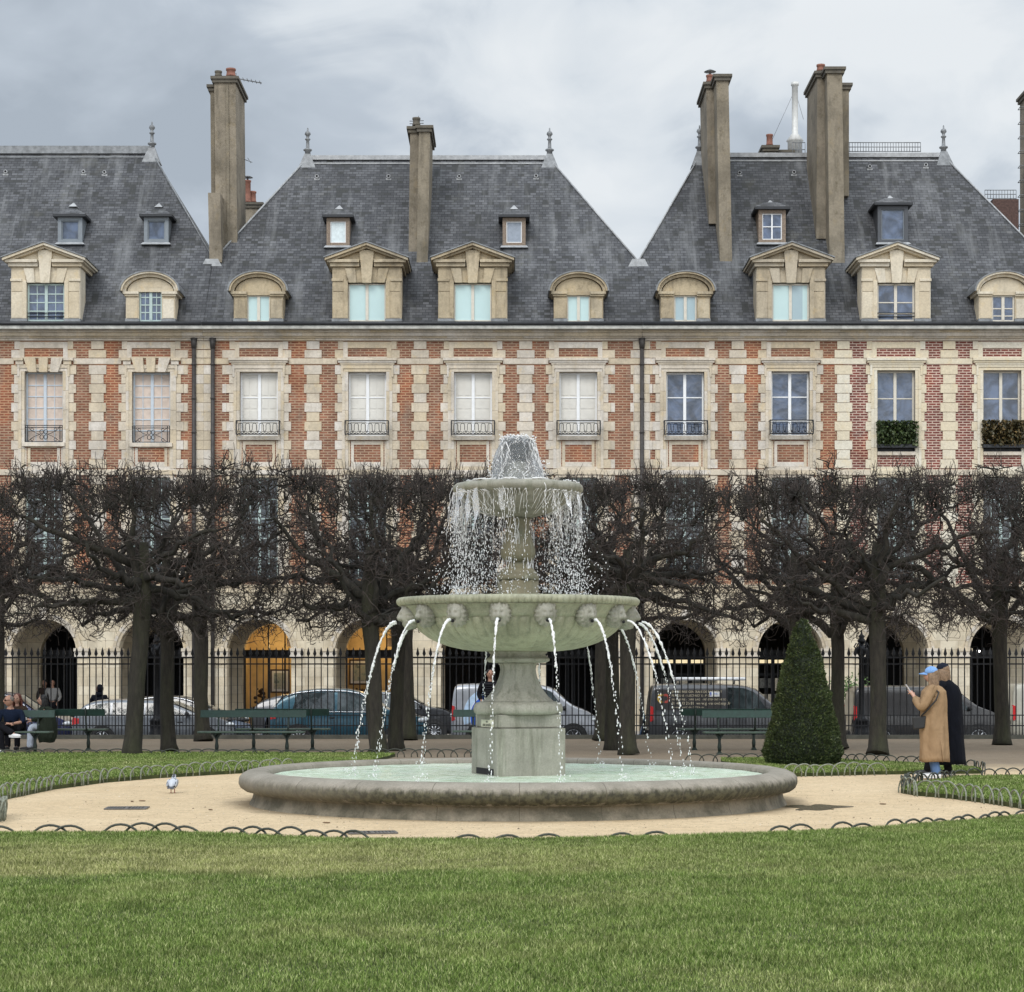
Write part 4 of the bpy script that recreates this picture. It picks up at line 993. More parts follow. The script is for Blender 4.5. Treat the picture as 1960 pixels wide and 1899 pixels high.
pA = dict(rl=-200, rr=291, caph=.22, capm='lead', finials=[291], vents=vents(330, 12, 161, 308-0)[:2]+[(201+0, 331)], flash=False,
     )
spA = dict(pA); spA.update(big=[], round=[], small=[])
def build_pav(name, label, xl, xr, bays, ridge, valley, sp, big, rnd, small, pipes):
    sp['big'] = [(c, w, sty, st, ln, sp) for c, w, sty, st, ln in big]
    sp['round'] = [(c, sty, st, sp) for c, sty, st in rnd]
    sp['small'] = [(c, fr, pn, sp)+tuple(r) for c, fr, pn, *r in small]
    return pavilion(name, label, xl, xr, bays, ridge, valley, sp, pipes)
left_p = build_pav('pavilion', 'left brick and stone pavilion with scroll balconies and many-paned windows under a slate roof', -225, 390,
    [B_(-121, win='many', rail='scroll', keys=1, dy=-1), B_(84, win='many', rail='scroll', keys=1, dy=-1, bot=848, ), B_(289.5, win='many', rail='scroll', keys=1, bot=848)],
    292, 492, spA, [(90, 0, 'green', 'stone_dorm', 0)], [(290, 'green', 'stone_dorm'), (-121, 'green', 'stone_dorm')],
    [(134, 'greyframe', 'glass', 23.5, 416, 464, 381), (299, 'greyframe', 'glass', 23.5, 416, 464, 382)], [372])
spB = dict(rl=588, rr=1052, caph=.10, finials=[589, 1052], vents=[(607, 339), (744, 339), (879, 339), (1026, 338)])
mid_p = build_pav('pavilion', 'middle brick and stone pavilion with white shuttered windows behind the fountain', 390.3, 1228,
    [B_(495.5, shop='gallery', pic=0), B_(703, shop='gallery', pic=1), B_(905.5, shop='open'), B_(1107)],
    304, 500, spB, [(703, 0, 'frost', 'stone_aged', 0), (905, 0, 'frost', 'stone_aged', 0)], [(496, 'frost', 'stone_aged'), (1107, 'frost', 'stone_aged')],
    [(647, 'woodframe', 'frostw', 22, 417, 470, 386), (984, 'woodframe', 'greyblind', 22, 417, 470, 386)], [408])
spC = dict(rl=1339, rr=1806, caph=.10, finials=[1339, 1806], vents=[(1415, 332), (1519, 331), (1664, 320), (1771, 317)])
right_p = build_pav('pavilion', 'right brick and stone pavilion with three tall chimneys and two green window boxes', 1228.3, 2034,
    [B_(1311.5, win='clear', shop='display'), B_(1513, win='clear', shop='display', dy=-1), B_(1715, 'new', 'grey', 'none', bot=868, dy=-3), B_(1918, 'new', 'grey', 'none', bot=868, dy=-3)],
    299, 500, spC, [(1512, 0, 'mix', 'stone_aged2', 1), (1713, 0, 'greyc', 'stone_dorm', 0)], [(1311, 'frost2', 'stone_aged'), (1918, 'greyc', 'stone_dorm')],
    [(1478, 'woodframe', 'cross', 26, 402, 464, 376), (1709, 'darkframe', 'glass', 29, 394, 464, 367)], [1228.5])
# ---- chimneys (each on its own pavilion)
def chimney(par, parts, pots=()):
    mb = MB()
    for p in parts: stack(mb, *p[:6], **(p[6] if len(p) > 6 else {}))
    o = mb.build('chimney', [M['chim'], M['chim_dark']], par)
    for (px, py, D, *k) in pots: pot(o, X(px, D), D, Z(py, D), **(k[0] if k else {}))
    return o
chimney(left_p, [(410, 451, 147, 482, 72.6, 2.45, dict(lean=3)), (402.5, 409.8, 163, 420, 73.4, 1.5, dict(lean=2)), (432, 437, 151, 478, 72.56, .05, dict(cap=False, lean=3))],
        [(442, 147, 73.2, dict(h=.28, r=.16)), (418, 147, 73.4, dict(h=.2, r=.12, m='chim_dark'))])
chimney(left_p, [(398, 421.5, 357, 502, 71.9, 1.35, dict(cap=False, lean=3))])
chimney(mid_p, [(785, 801.8, 243, 486, 72.3, 2.3, dict(lean=-3)), (801.8, 823, 241, 506, 71.95, 2.45, dict(lean=-4.5))], [(797, 241, 72.8, dict(h=.28, r=.13, m='chim_dark'))])
chimney(right_p, [(1352, 1371, 158, 428, 73.0, 2.4, dict(lean=5)), (1371, 1394.5, 143, 506, 71.95, 2.3, dict(lean=7))], [(1359, 158, 73.6, dict(h=.26, r=.13, hat=True))])
chimney(right_p, [(1564.5, 1583, 137, 457, 72.6, 2.5, dict(lean=-2)), (1583, 1612, 129, 508, 71.9, 2.6, dict(lean=5)), (1612.5, 1625, 160, 375, 73.8, 1.2, dict(lean=0))], [(1571, 137, 73.2, dict(h=.24, r=.14))])
chimney(right_p, [(1984, 2012, 153, 440, 73.4, 2.4, dict(lean=0))])
rg = MB()
for i in range(9): 
    y = 205+i*28; x0 = X(1966, 74.5); z0 = Z(y, 74.5); rg.tube([(x0, 74.5, z0), (x0-.26, 74.5, z0), (x0-.26, 74.8, z0-.02), (x0, 74.8, z0)], .015, 5)
rg.build('rung', M['lead'], right_p)
# flue, low stacks, roof railings beyond the ridge
def flue():
    mb = MB(); D = 78.5; x = X(1521.5, D)
    mb.lathe([(.28, Z(300, D)), (.28, Z(272, D)), (.33, Z(270, D)), (.12, Z(256, D)), (.115, Z(165, D)), (.15, Z(164, D)), (.15, Z(158, D))], 16, (x, D))
    mb.build('flue_pipe', simple('white_flue', (.62, .62, .60), .5, .1, .1), right_p)
    w_ = MB(); w_.tube([(x, D, Z(172, D)), (X(1478, D), D+.5, Z(268, D))], .008, 3); w_.tube([(x, D, Z(172, D)), (X(1545, D), D+1, Z(215, D))], .008, 3); w_.build('guy_wire', M['lead'], right_p)
flue()
chimney(right_p, [(1463, 1486, 279, 305, 77.2, 1.0, {})], [(1473, 279, 77.5, dict(h=.42, r=.12))]); chimney(right_p, [(1490, 1515, 288, 305, 77.4, .8, {})])
chimney(left_p, [(469, 499, 388, 445, 83, 1.3, {})], [(474, 388, 83.4, dict(h=.9, r=.13, hat=True)), (483, 388, 83.6, dict(h=.45, r=.15))])
def roof_rail(x0, x1, y0, y1, D, par):
    mb = MB(); n = int((x1-x0)/5.2)
    for yy in (y0, (y0+y1)/2, y1): mb.tube([(X(x0, D), D, Z(yy, D)), (X(x1, D), D, Z(yy, D))], .018, 4)
    for i in range(n+1): x = X(x0+(x1-x0)*i/n, D); mb.tube([(x, D, Z(y0, D)), (x, D, Z(y1+1, D))], .014, 4)
    mb.build('roof_railing', M['lead'], par)
roof_rail(1517, 1541, 273, 300, 76.5, right_p); roof_rail(1621, 1762, 273, 290, 76.2, right_p); roof_rail(1885, 1945, 364, 380, 80, right_p)
mb = MB(); mb.box(X(1900, 80), 80, Z(460, 80), X(1950, 80), 82, Z(381, 80)); mb.build('rear_brick_stack', simple('sooty_brick', (.085, .05, .042), .9, 0, .4, 14), right_p)
mb = MB()
for D, x0, y0, x1, y1 in ((74, 452, 150, 501, 159),):
    mb.tube([(X(x0, D), D, Z(y0, D)), (X(x1, D), D, Z(y1, D))], .022, 5); mb.tube([(X(x0, D), D, Z(165, D)), (X(x0, D), D, Z(140, D))], .02, 5)
    for i in range(5): xx = x0+14+i*8; mb.tube([(X(xx, D), D-.22, Z(152+i*1.5, D)), (X(xx, D), D+.22, Z(152+i*1.5, D))], .012, 4)
mb.tube([(X(467, 74), 74, Z(305, 74)), (X(483, 74), 74, Z(311, 74))], .015, 4); mb.tube([(X(474, 74), 74, Z(302, 74)), (X(480, 74), 74, Z(312, 74))], .012, 4)
mb.build('antenna', M['lead'], left_p)
mb = MB()
for y in (232, 237, 243): mb.tube([(X(784, 72.8), 72.8, Z(y, 72.8)), (X(811, 72.8), 72.8, Z(y-1, 72.8))], .018, 4)
mb.tube([(X(801, 72.8), 72.8, Z(242, 72.8)), (X(801, 72.8), 72.8, Z(222, 72.8))], .02, 4)
mb.build('antenna', M['lead'], mid_p)
# ivy-like hedges standing in the two window boxes
def ivy(c, y0, y1, hw, lab, c1, c2, seed):
    rs = random.Random(seed); t = thing('window_box_hedge', lab, 'window box', (X(c), FY-.05, Z(y1)))
    bx = MB(); bx.box(X(c-hw+1), FY-.22, Z(y1), X(c+hw-1), FY+.14, Z(y1-6)); bx.build('planter', M['gutter'], t)
    m = NM('ivy_leaves'); isl = m.island(); m.col(m.ramp(isl, [(0, tuple(q*.5 for q in c1)), (.55, c1), (1, c2)])); m.b.inputs['Roughness'].default_value = .5
    mb = MB()
    for i in range(3000):
        x = X(c+rs.uniform(-hw, hw)); z = Z(rs.uniform(y0, y1-3)) if rs.random() < .9 else Z(y0-rs.uniform(0, 2)); y = FY-.30+rs.uniform(0, .45)
        a, b = rs.uniform(0, 6.3), rs.uniform(-1, 1); r = rs.uniform(.025, .05); M_ = Matrix.Rotation(a, 3, 'Z') @ Matrix.Rotation(b+.8, 3, 'X')
        mb.add([Vector((x, y, z))+M_ @ Vector(p) for p in ((-r, 0, 0), (0, r*1.2, -r*.2), (r, 0, 0), (0, -r*1.2, r*.1))], [(0, 1, 2, 3)])
    mb.build('foliage', m.mat, t)
    fr = MB(); fr.box(X(c-hw+1), FY+.14, Z(868), X(c+hw-1), FY+.17, Z(y0+4)); fr.build('trellis_back', M['gutter'], t)
ivy(1716, 809, 858, 39, 'trimmed dark green hedge in the window box of the second window from the right', (.045, .075, .022), (.11, .14, .05), 1)
ivy(1920, 808, 858, 42, 'browning green hedge in the window box at the far right window', (.075, .065, .025), (.20, .13, .05), 2)
# ================================================================ fountain
FC = Vector(((991.5-CX)*26/F, 26.0, 0)); q_ = 26/F
fr_ = lambda px: px*q_
fz_ = lambda py: H+(HY-py)*q_
fount = thing('fountain', 'tiered pale stone fountain with lion heads, overflowing upper bowl and wide round basin', 'fountain', (FC.x, FC.y, 0))
def fmat(name, tint=(1, 1, 1), wet=.45, rust=.3):
    m = NM(name); v = m.P()
    c = m.mix(m.ramp(m.noise(2.2, 5, .6), [(.35, 0), (.7, 1)]), tuple(a*b for a, b in zip((.35, .34, .285), tint)), tuple(a*b for a, b in zip((.23, .225, .185), tint)))
    st = m.noise(1, 5, .75, m.P((9, 9, .8)))
    c = m.mix(m.ramp(st, [(.48, 0), (.66, wet+.15)]), c, (.11, .115, .075))
    c = m.mix(m.ramp(m.noise(1, 4, .7, m.P((7, 7, 1.1))), [(.56, 0), (.78, .55)]), c, (.44, .46, .37))
    c = m.mix(1.0, c, m.ramp(m.noise(45, 5, .7), [(.3, .84), (.7, 1.12)]), 'MULTIPLY')
    m.col(c); m.b.inputs['Roughness'].default_value = .62; m.bump(m.noise(38, 5, .7), .35, .01); return m.mat
M['fs'] = fmat('wet_fountain_stone'); M['fs_brown'] = fmat('ochre_wet_stone', (.60, .54, .40), .7); M['fs_green'] = fmat('greenish_bowl_stone', (1.06, 1.09, .93), .30)
def basin_mat():
    m = NM('basin_stone'); s = m.n('SeparateXYZ'); m.lk(m.P(), s.inputs[0])
    c = m.mix(m.ramp(m.noise(3, 5, .65), [(.35, 0), (.7, 1)]), (.315, .285, .235), (.215, .195, .155))
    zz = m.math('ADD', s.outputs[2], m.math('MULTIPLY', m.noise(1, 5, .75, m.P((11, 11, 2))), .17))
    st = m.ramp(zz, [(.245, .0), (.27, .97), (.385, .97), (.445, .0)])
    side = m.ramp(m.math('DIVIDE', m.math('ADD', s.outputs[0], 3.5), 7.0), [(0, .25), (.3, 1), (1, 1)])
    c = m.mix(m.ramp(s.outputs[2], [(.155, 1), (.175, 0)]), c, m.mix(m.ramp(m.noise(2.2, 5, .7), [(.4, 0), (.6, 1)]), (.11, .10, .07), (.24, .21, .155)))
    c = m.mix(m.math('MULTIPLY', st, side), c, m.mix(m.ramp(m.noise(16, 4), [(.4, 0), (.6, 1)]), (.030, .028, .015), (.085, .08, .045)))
    # joints between the stone blocks
    at = m.n('Math', operation='ARCTAN2'); m.lk(m.math('SUBTRACT', s.outputs[1], FC.y), at.inputs[0]); m.lk(m.math('SUBTRACT', s.outputs[0], FC.x), at.inputs[1])
    fr = m.math('FRACT', m.math('MULTIPLY', at.outputs[0], 24/(2*pi))); jn = m.math('LESS_THAN', fr, .008)
    c = m.mix(jn, c, (.10, .085, .06))
    c = m.mix(1.0, c, m.ramp(m.noise(50, 5, .7), [(.3, .82), (.7, 1.15)]), 'MULTIPLY')
    m.col(c); m.b.inputs['Roughness'].default_value = .75; m.bump(m.noise(22, 5, .75), .5, .02); return m.mat
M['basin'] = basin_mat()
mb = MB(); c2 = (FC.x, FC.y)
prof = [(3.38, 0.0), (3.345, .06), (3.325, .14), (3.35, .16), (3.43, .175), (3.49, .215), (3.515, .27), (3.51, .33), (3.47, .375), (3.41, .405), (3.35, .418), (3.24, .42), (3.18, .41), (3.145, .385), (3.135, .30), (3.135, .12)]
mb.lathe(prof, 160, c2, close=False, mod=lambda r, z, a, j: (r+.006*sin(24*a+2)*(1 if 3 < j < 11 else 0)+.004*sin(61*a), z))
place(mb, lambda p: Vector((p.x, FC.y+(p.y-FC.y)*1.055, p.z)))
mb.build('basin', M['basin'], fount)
def water_mat():
    m = NM('basin_water'); v = m.P((1, 1.3, 1))
    a = m.noise(3.2, 3, .55, m.P((1, 1.1, 1)), 1.2); b = m.noise(1.1, 3, .6)
    c = m.mix(m.ramp(b, [(.35, 0), (.65, 1)]), (.60, .78, .60), (.76, .86, .70))
    c = m.mix(m.ramp(a, [(.52, 0), (.62, .5)]), c, (.40, .48, .30))
    c = m.mix(m.ramp(m.noise(5, 4, .7, v, .6), [(.54, 0), (.66, .9)]), c, (.92, .97, .92))
    m.col(c); m.b.inputs['Roughness'].default_value = .18; m.b.inputs['Specular IOR Level'].default_value = .5
    m.bump(m.noise(6.5, 4, .6, v, .8), .9, .08); return m.mat
mb = MB(); n = 96
for j, r in enumerate([0.0]+[.2*i for i in range(1, 16)]+[3.13]):
    for k in range(n):
        a = 2*pi*k/n; x, y = FC.x+r*cos(a), FC.y+r*sin(a)*1.055
        mb.v.append((x, y, .345+.008*mnoise.noise(Vector((x*5, y*5, 0)))))
for j in range(16):
    for k in range(n):
        k2 = (k+1) % n; mb.f.append([j*n+k, (j+1)*n+k, (j+1)*n+k2, j*n+k2]); mb.m.append(0); mb.sm.append(True)
o = mb.build('basin_water', water_mat()); o['kind'] = 'structure'
# ---- square pedestal turned by 21 degrees
A0 = R_(-24+45)
def sq_ring(r_px, z, ch=.0, n=1):        # half-diagonal in px, optional chamfer
    r = fr_(r_px); P = []
    for k in range(4):
        a = A0+k*pi/2+pi/4-pi/2
        if ch == 0: P.append((FC.x+r*sin(a), FC.y-r*cos(a), z))
        else:
            for s in (-1, 1): P.append((FC.x+r*(1-ch*.5)*sin(a+s*ch), FC.y-r*(1-ch*.5)*cos(a+s*ch), z))
    return P
mb = MB(); mb.loft([sq_ring(98, .25), sq_ring(98, fz_(1393))], smooth=False); mb.loft([sq_ring(94, fz_(1392.6)), sq_ring(94, fz_(1391.9))], smooth=False)
mb.build('pedestal_base', M['fs'], fount, bevel=.012)
mb = MB(); mb.loft([sq_ring(90, fz_(1391.5)), sq_ring(90, fz_(1367))], smooth=False); mb.build('pedestal_die', M['fs'], fount, bevel=.012)
# plaque, slot
na = R_(-69); nx, ny = sin(na), -cos(na)     # left face normal
def on_face(na, px, py0, py1, w, proud, mat, name, par=fount):   # a plate lying on a pedestal face of half side d
    d = fr_(98 if py0 > 1392 else 90)*cos(pi/4); nrm = Vector((sin(na), -cos(na), 0)); tg = Vector((cos(na), sin(na), 0))
    base = Vector((FC.x, FC.y, 0))+nrm*(d+proud)
    u = ((px-CX)*26/F-base.x)/tg.x if abs(tg.x) > .05 else 0
    c = base+tg*u; mb = MB(); P = []
    for z in (fz_(py1), fz_(py0)):
        for s, t in ((-1, 0), (1, 0), (1, -1), (-1, -1)):
            p = c+tg*(s*w/2)+nrm*(t*.03); P.append((p.x, p.y, z))
    mb.hexa(P); return mb.build(name, mat, par, bevel=0), c, tg, nrm
M['plaque'] = simple('cream_enamel', (.66, .65, .50), .4, 0, .06); M['ink'] = simple('grey_lettering', (.16, .16, .13), .6)
PF = R_(21)      # right face normal angle of the square: faces at -24+45 = 21 and -69
pl, pc, ptg, pn = on_face(R_(-69), 932.5, 1377, 1391, .42, .012, M['plaque'], 'plaque')
def text(s, size, loc, rot, mat, name, par, align='CENTER', ext=.001, sx=1.0):
    cu = bpy.data.curves.new(name, 'FONT'); cu.body = s; cu.size = size; cu.align_x = align; cu.align_y = 'CENTER'; cu.extrude = ext
    to = bpy.data.objects.new(name, cu); to.matrix_basis = Matrix.Translation((0, 0, 0))
    COL.objects.link(to); dg = bpy.context.evaluated_depsgraph_get(); me = bpy.data.meshes.new_from_object(to.evaluated_get(dg)); bpy.data.objects.remove(to)
    me.materials.clear(); me.materials.append(mat)
    Mx = Matrix.Translation(Vector(loc)-wloc(par)) @ rot.to_4x4() @ Matrix.Diagonal((sx, 1, 1, 1)); me.transform(Mx)
    o = bpy.data.objects.new(name, me); COL.objects.link(o); o.parent = par; return o
rotp = Matrix((ptg, Vector((0, 0, 1)), pn)).transposed()
text('EAU', .034, pc+pn*.004+Vector((0, 0, fz_(1381))), rotp, M['ink'], 'plaque_lettering', pl)
text('non potable', .062, pc+pn*.004+Vector((0, 0, fz_(1386.5))), rotp, M['ink'], 'plaque_lettering', pl)
on_face(R_(-69), 928, 1469, 1480.5, .62, .006, M['dark'], 'overflow_slot')
# ---- torus, neck, capital
def lath(name, rows, mat, n=64, mod=None, par=fount):
    mb = MB(); mb.lathe([(fr_(r), fz_(y)) for r, y in rows], n, c2, mod=mod); return mb.build(name, mat, par)
rs = random.Random(3)
lath('torus_moulding', [(80, 1367), (83, 1363), (84.5, 1357), (83, 1350), (79, 1345), (74, 1343.5), (72.5, 1342.5)], M['fs'], 72, mod=lambda r, z, a, j: (r+(.012*abs(sin(12*a+3*j)) if 0 < j < 5 else 0), z))
mb = MB()
for r, y in [(78, 1342.4), (73, 1340), (64, 1333), (55, 1322), (47.5, 1308), (42.5, 1293), (41, 1282), (42.5, 1273), (45, 1269)]: pass
rings = [sq_ring(r*1.06, fz_(y), ch=.34) for r, y in [(78, 1342.4), (74, 1339.5), (66, 1333), (57, 1323), (48, 1309), (41.5, 1294), (39, 1282), (40.5, 1274), (44, 1269.5)]]
mb.loft(rings, smooth=False); mb.build('neck', M['fs'], fount, bevel=.012)
lath('capital', [(46, 1269), (55, 1268), (58.5, 1265), (59, 1262), (57, 1259.5), (53, 1258), (52, 1252), (56, 1250), (56, 1246)], M['fs'], 72, mod=lambda r, z, a, j: (r+(.016*abs(sin(11*a)) if 1 < j < 6 else 0), z))
# ---- lower bowl with gadroons, egg lip, sixteen lion heads
def gad(r, z, a, j):
    if j < 9: t = abs(sin(28*a)); return r*(1-.022*(1-t)**3)+.012*t*(j/9), z
    return r, z
lath('lower_bowl', [(56, 1247.2), (78, 1246.5), (105, 1243.5), (130, 1238), (152, 1230.5), (171, 1221), (186, 1209.5), (196, 1197.5), (201.5, 1187), (202, 1184.6), (205.5, 1184), (209, 1177), (214, 1169), (220, 1163.5), (226, 1161.3)], M['fs_green'], 448, gad)
lath('bowl_lip', [(224, 1161.2), (227, 1160.6), (230.5, 1157), (232, 1153), (231.5, 1149.5), (228, 1146.5), (222, 1145.5), (212, 1147), (205, 1152), (150, 1162)], M['fs_green'], 720,
     mod=lambda r, z, a, j: (r+(.022*(abs(sin(60*a))**.5-.7) if j in (1, 2, 3, 4) else 0), z+(.006*abs(sin(60*a)) if j == 5 else 0)))
def lion():
    mb = MB()
    def defo(p):       # +Y is out of the bowl
        q = p.normalized(); r = 1.0
        ang = math.atan2(q.z, q.x)
        if q.y < .55: r += .16*abs(sin(7*ang))+.06*sin(13*ang+q.y*9)          # mane locks
        if q.y > .5:
            r += .22*math.exp(-((q.x)**2/.05+(q.z+.10)**2/.05))                     # muzzle
            r += .16*math.exp(-((q.x)**2/.012+(q.z-.12)**2/.14))                    # nose ridge
            r += .12*math.exp(-((abs(q.x)-.30)**2/.02+(q.z-.42)**2/.012))           # brows
            r -= .20*math.exp(-((abs(q.x)-.30)**2/.012+(q.z-.22)**2/.012))          # eye sockets
            r -= .45*math.exp(-((q.x)**2/.03+(q.z+.46)**2/.010))                    # open mouth
            r += .12*math.exp(-((q.x)**2/.03+(q.z+.72)**2/.02))                     # chin
            r += .08*math.exp(-((abs(q.x)-.5)**2/.03+(q.z+.15)**2/.05))
        return Vector((p.x*r, p.y*r, p.z*r))
    mb.ball((0, 0, 0), (.145, .15, .17), 40, 26, f=defo)
    for s in (-1, 1): mb.ball((s*.105, .05, .125), (.03, .025, .04), 8, 6)
    mb.ball((0, .158, -.085), (.032, .02, .025), 8, 6, 1)
    return mb.build('lion_head', [M['fs'], M['dark']], fount, world=False)
HA = [-9+22.5*k for k in range(16)]
lz = fz_(1180)
for k, a in enumerate(HA):
    o = lion() if k == 0 else dup(lion_p, fount)
    if k == 0: lion_p = o
    t = R_(a); r = fr_(211)
    o.location = (r*sin(t), -r*cos(t), lz); o.rotation_euler = (R_(-8), 0, t+pi); o.scale = (.84, .84, .84)
# ---- upper pier, baluster and top bowl
lath('bowl_water', [(204, 1152.5), (203, 1152)], simple('bowl_water_surface', (.35, .4, .36), .1), 64)
lath('upper_plinth', [(41, 1150), (41, 1141), (39.5, 1140), (39.5, 1111)], M['fs_brown'], 8)
lath('baluster', [(39, 1110.8), (40, 1108), (40, 1103), (36, 1099), (37, 1097), (31, 1090), (22, 1083), (18.5, 1077), (20, 1075.5), (24, 1075), (30, 1070), (33.5, 1062), (33, 1052), (29, 1038), (24.5, 1022), (22, 1008), (21.5, 998), (26, 992)], M['fs_brown'], 48)
lath('upper_bowl', [(24, 992), (34, 989), (52, 984), (72, 976.5), (90, 966.5), (102, 956), (107, 949.5), (108, 946.5), (118, 945), (123.5, 941.5), (125, 936.5), (124, 931.5), (120, 928), (112, 926.8), (96, 928), (40, 936)], M['fs'], 96,
     mod=lambda r, z, a, j: (r+.004*sin(9*a+j), z+.003*sin(17*a)))
lath('finial', [(30, 932), (30, 925), (36, 922), (37, 917), (33, 912), (22, 908), (18, 903), (21, 899), (18, 894), (13, 890), (12, 887), (6, 886)], M['fs'], 32, mod=lambda r, z, a, j: (r*(1+.08*sin(8*a)*(j > 9)), z))
lath('spout_urn', [(9, 886), (13, 884), (12, 878), (15, 868), (17, 858), (16.5, 850), (18, 848), (12, 846)], simple('dark_bronze', (.018, .024, .020), .4, .4, .2), 24)
# ---- water
def wmat(name, tr, rough, col=(.93, .96, 1.0)):
    m = NM(name); m.b.inputs['Base Color'].default_value = (*col, 1); m.b.inputs['Roughness'].default_value = rough
    m.b.inputs['IOR'].default_value = 1.33; m.b.inputs['Transmission Weight'].default_value = tr; m.bump(m.noise(30, 4, .6, None, .8), .9, .02); return m.mat
M['drop'] = wmat('falling_water', .18, .06, (1, 1, 1)); M['film'] = wmat('clear_water_film', .90, .03)
def drop(mb, p, r, st=1.0, rs=rs):
    x, y, z = p; b = len(mb.v); k = r*rs.uniform(.8, 1.2)
    mb.v.extend([(x+k, y, z), (x-k, y, z), (x, y+k, z), (x, y-k, z), (x+rs.uniform(-.3, .3)*r, y, z+r*st*1.3), (x, y, z-r*st)])
    for f in ((0, 2, 4), (2, 1, 4), (1, 3, 4), (3, 0, 4), (2, 0, 5), (1, 2, 5), (3, 1, 5), (0, 3, 5)): mb.f.append([b+i for i in f]); mb.m.append(0); mb.sm.append(True)
for k, a in enumerate(HA):
    rs = random.Random(100+k); mb = MB(); t = R_(a); ca, sa = sin(t), -cos(t); v = .95+rs.uniform(-.09, .09); r0 = 1.575; z0 = fz_(1191.5)
    T = (2*(z0-.35)/9.81)**.5
    def pos(s, w=0): return (FC.x+(r0+v*s)*ca+rs.uniform(-w, w), FC.y+(r0+v*s)*sa+rs.uniform(-w, w), z0-.5*9.81*s*s)
    s = 0; pts = []; rad = []
    end = T*rs.uniform(.52, .66)
    while s < end:
        u = s/T; pts.append(pos(s, .002+.009*u)); rad.append(max(.0025, (.017-.0125*u)*rs.uniform(.55, 1.45)*(1 if u < .3 else rs.choice((.35, .9, 1.3))))); s += .009+.006*rs.random()
    mb.tube(pts, rad, 6)
    s = end*.6
    while s < T:
        u = s/T; n_ = rs.choice((1, 1, 2))
        for _ in range(n_):
            p = pos(s, .006+.026*u*u); drop(mb, p, rs.uniform(.003, .0095), rs.uniform(1.2, 3.4), rs)
        s += .0042+.0085*rs.random()*u
    for _ in range(16):        # splash crown
        p = pos(T); e = rs.uniform(0, 6.3); q = rs.uniform(.01, .10); drop(mb, (p[0]+q*cos(e), p[1]+q*sin(e), .35+rs.uniform(0, .09)), rs.uniform(.004, .010), 1, rs)
    o = mb.build('water_jet', M['drop']); tag(o, 'thin breaking jet of water falling from a lion head into the basin', 'water jet', 'water jets from the lion heads')
# curtain spilling from the top bowl
mb = MB(); rs = random.Random(8); zr = fz_(930); zb = fz_(1150)
for k in range(260):
    a = rs.uniform(0, 2*pi); side = abs(sin(a-pi/2)) if False else 1
    if rs.random() > (.25+.75*abs(cos(a)))*(.35+.9*max(0, sin(7*a+1)*.5+.5)*max(0, .6+.4*sin(17*a))): continue       # fuller at the two sides
    r = fr_(rs.uniform(103, 124)); vr = rs.uniform(-.12, .14); l = rs.uniform(.25, .95); n_ = int(8+26*l); pts = []; rad = []; w = 0; w2 = 0
    for i in range(n_):
        z = zr-.03-l*i/n_; tt = (2*max(0, zr-z)/9.81)**.5; w += rs.uniform(-.012, .012); w2 += rs.uniform(-.009, .009)
        rr = r+vr*tt; pts.append((FC.x+rr*cos(a)+w, FC.y+rr*sin(a)+w2, z)); rad.append(rs.uniform(.0012, .0058)*(1.25-i/n_))
    mb.tube(pts, rad, 4)
    for _ in range(int(18+26*rs.random())):
        z = rs.uniform(zb, zr-.25); tt = (2*(zr-z)/9.81)**.5; rr = r+vr*tt+rs.gauss(0, .035+.05*tt)
        drop(mb, (FC.x+rr*cos(a)+rs.gauss(0, .02), FC.y+rr*sin(a)+rs.gauss(0, .03), z), rs.uniform(.0022, .0072), rs.uniform(1.0, 3.6), rs)
for _ in range(900):           # spray low over the big bowl
    a = rs.uniform(0, 2*pi); rr = abs(rs.gauss(.92, .16)); z = zb+abs(rs.gauss(0, .30)); drop(mb, (FC.x+rr*cos(a), FC.y+rr*sin(a), z), rs.uniform(.003, .008), rs.uniform(.8, 1.6), rs)
for _ in range(60):           # drips on the stem
    a = rs.uniform(0, 2*pi); z0 = fz_(rs.uniform(990, 1100)); pts = []
    for i in range(8): pts.append((FC.x+(fr_(30))*cos(a)+rs.uniform(-.01, .01), FC.y+fr_(30)*sin(a), z0-.05*i))
    mb.tube(pts, [rs.uniform(.002, .005) for _ in pts], 4)
for _ in range(110):            # ragged rivulets under the rim, following the bowl
    a = rs.uniform(0, 2*pi); pts = []
    for i, (r, y) in enumerate([(122, 944), (109, 948), (105, 955), (94, 966), (76, 977), (58, 985)][:rs.choice((3, 4, 5, 6))]):
        pts.append((FC.x+(fr_(r)+.012)*cos(a), FC.y+(fr_(r)+.012)*sin(a), fz_(y)-.012)); a += rs.uniform(-.03, .03)
    mb.tube(pts, [rs.uniform(.002, .006) for _ in pts], 4)
o = mb.build('water_curtain', M['drop']); tag(o, 'ragged curtain of drops and strands falling from the upper bowl to the lower bowl', 'falling water', kind='stuff')
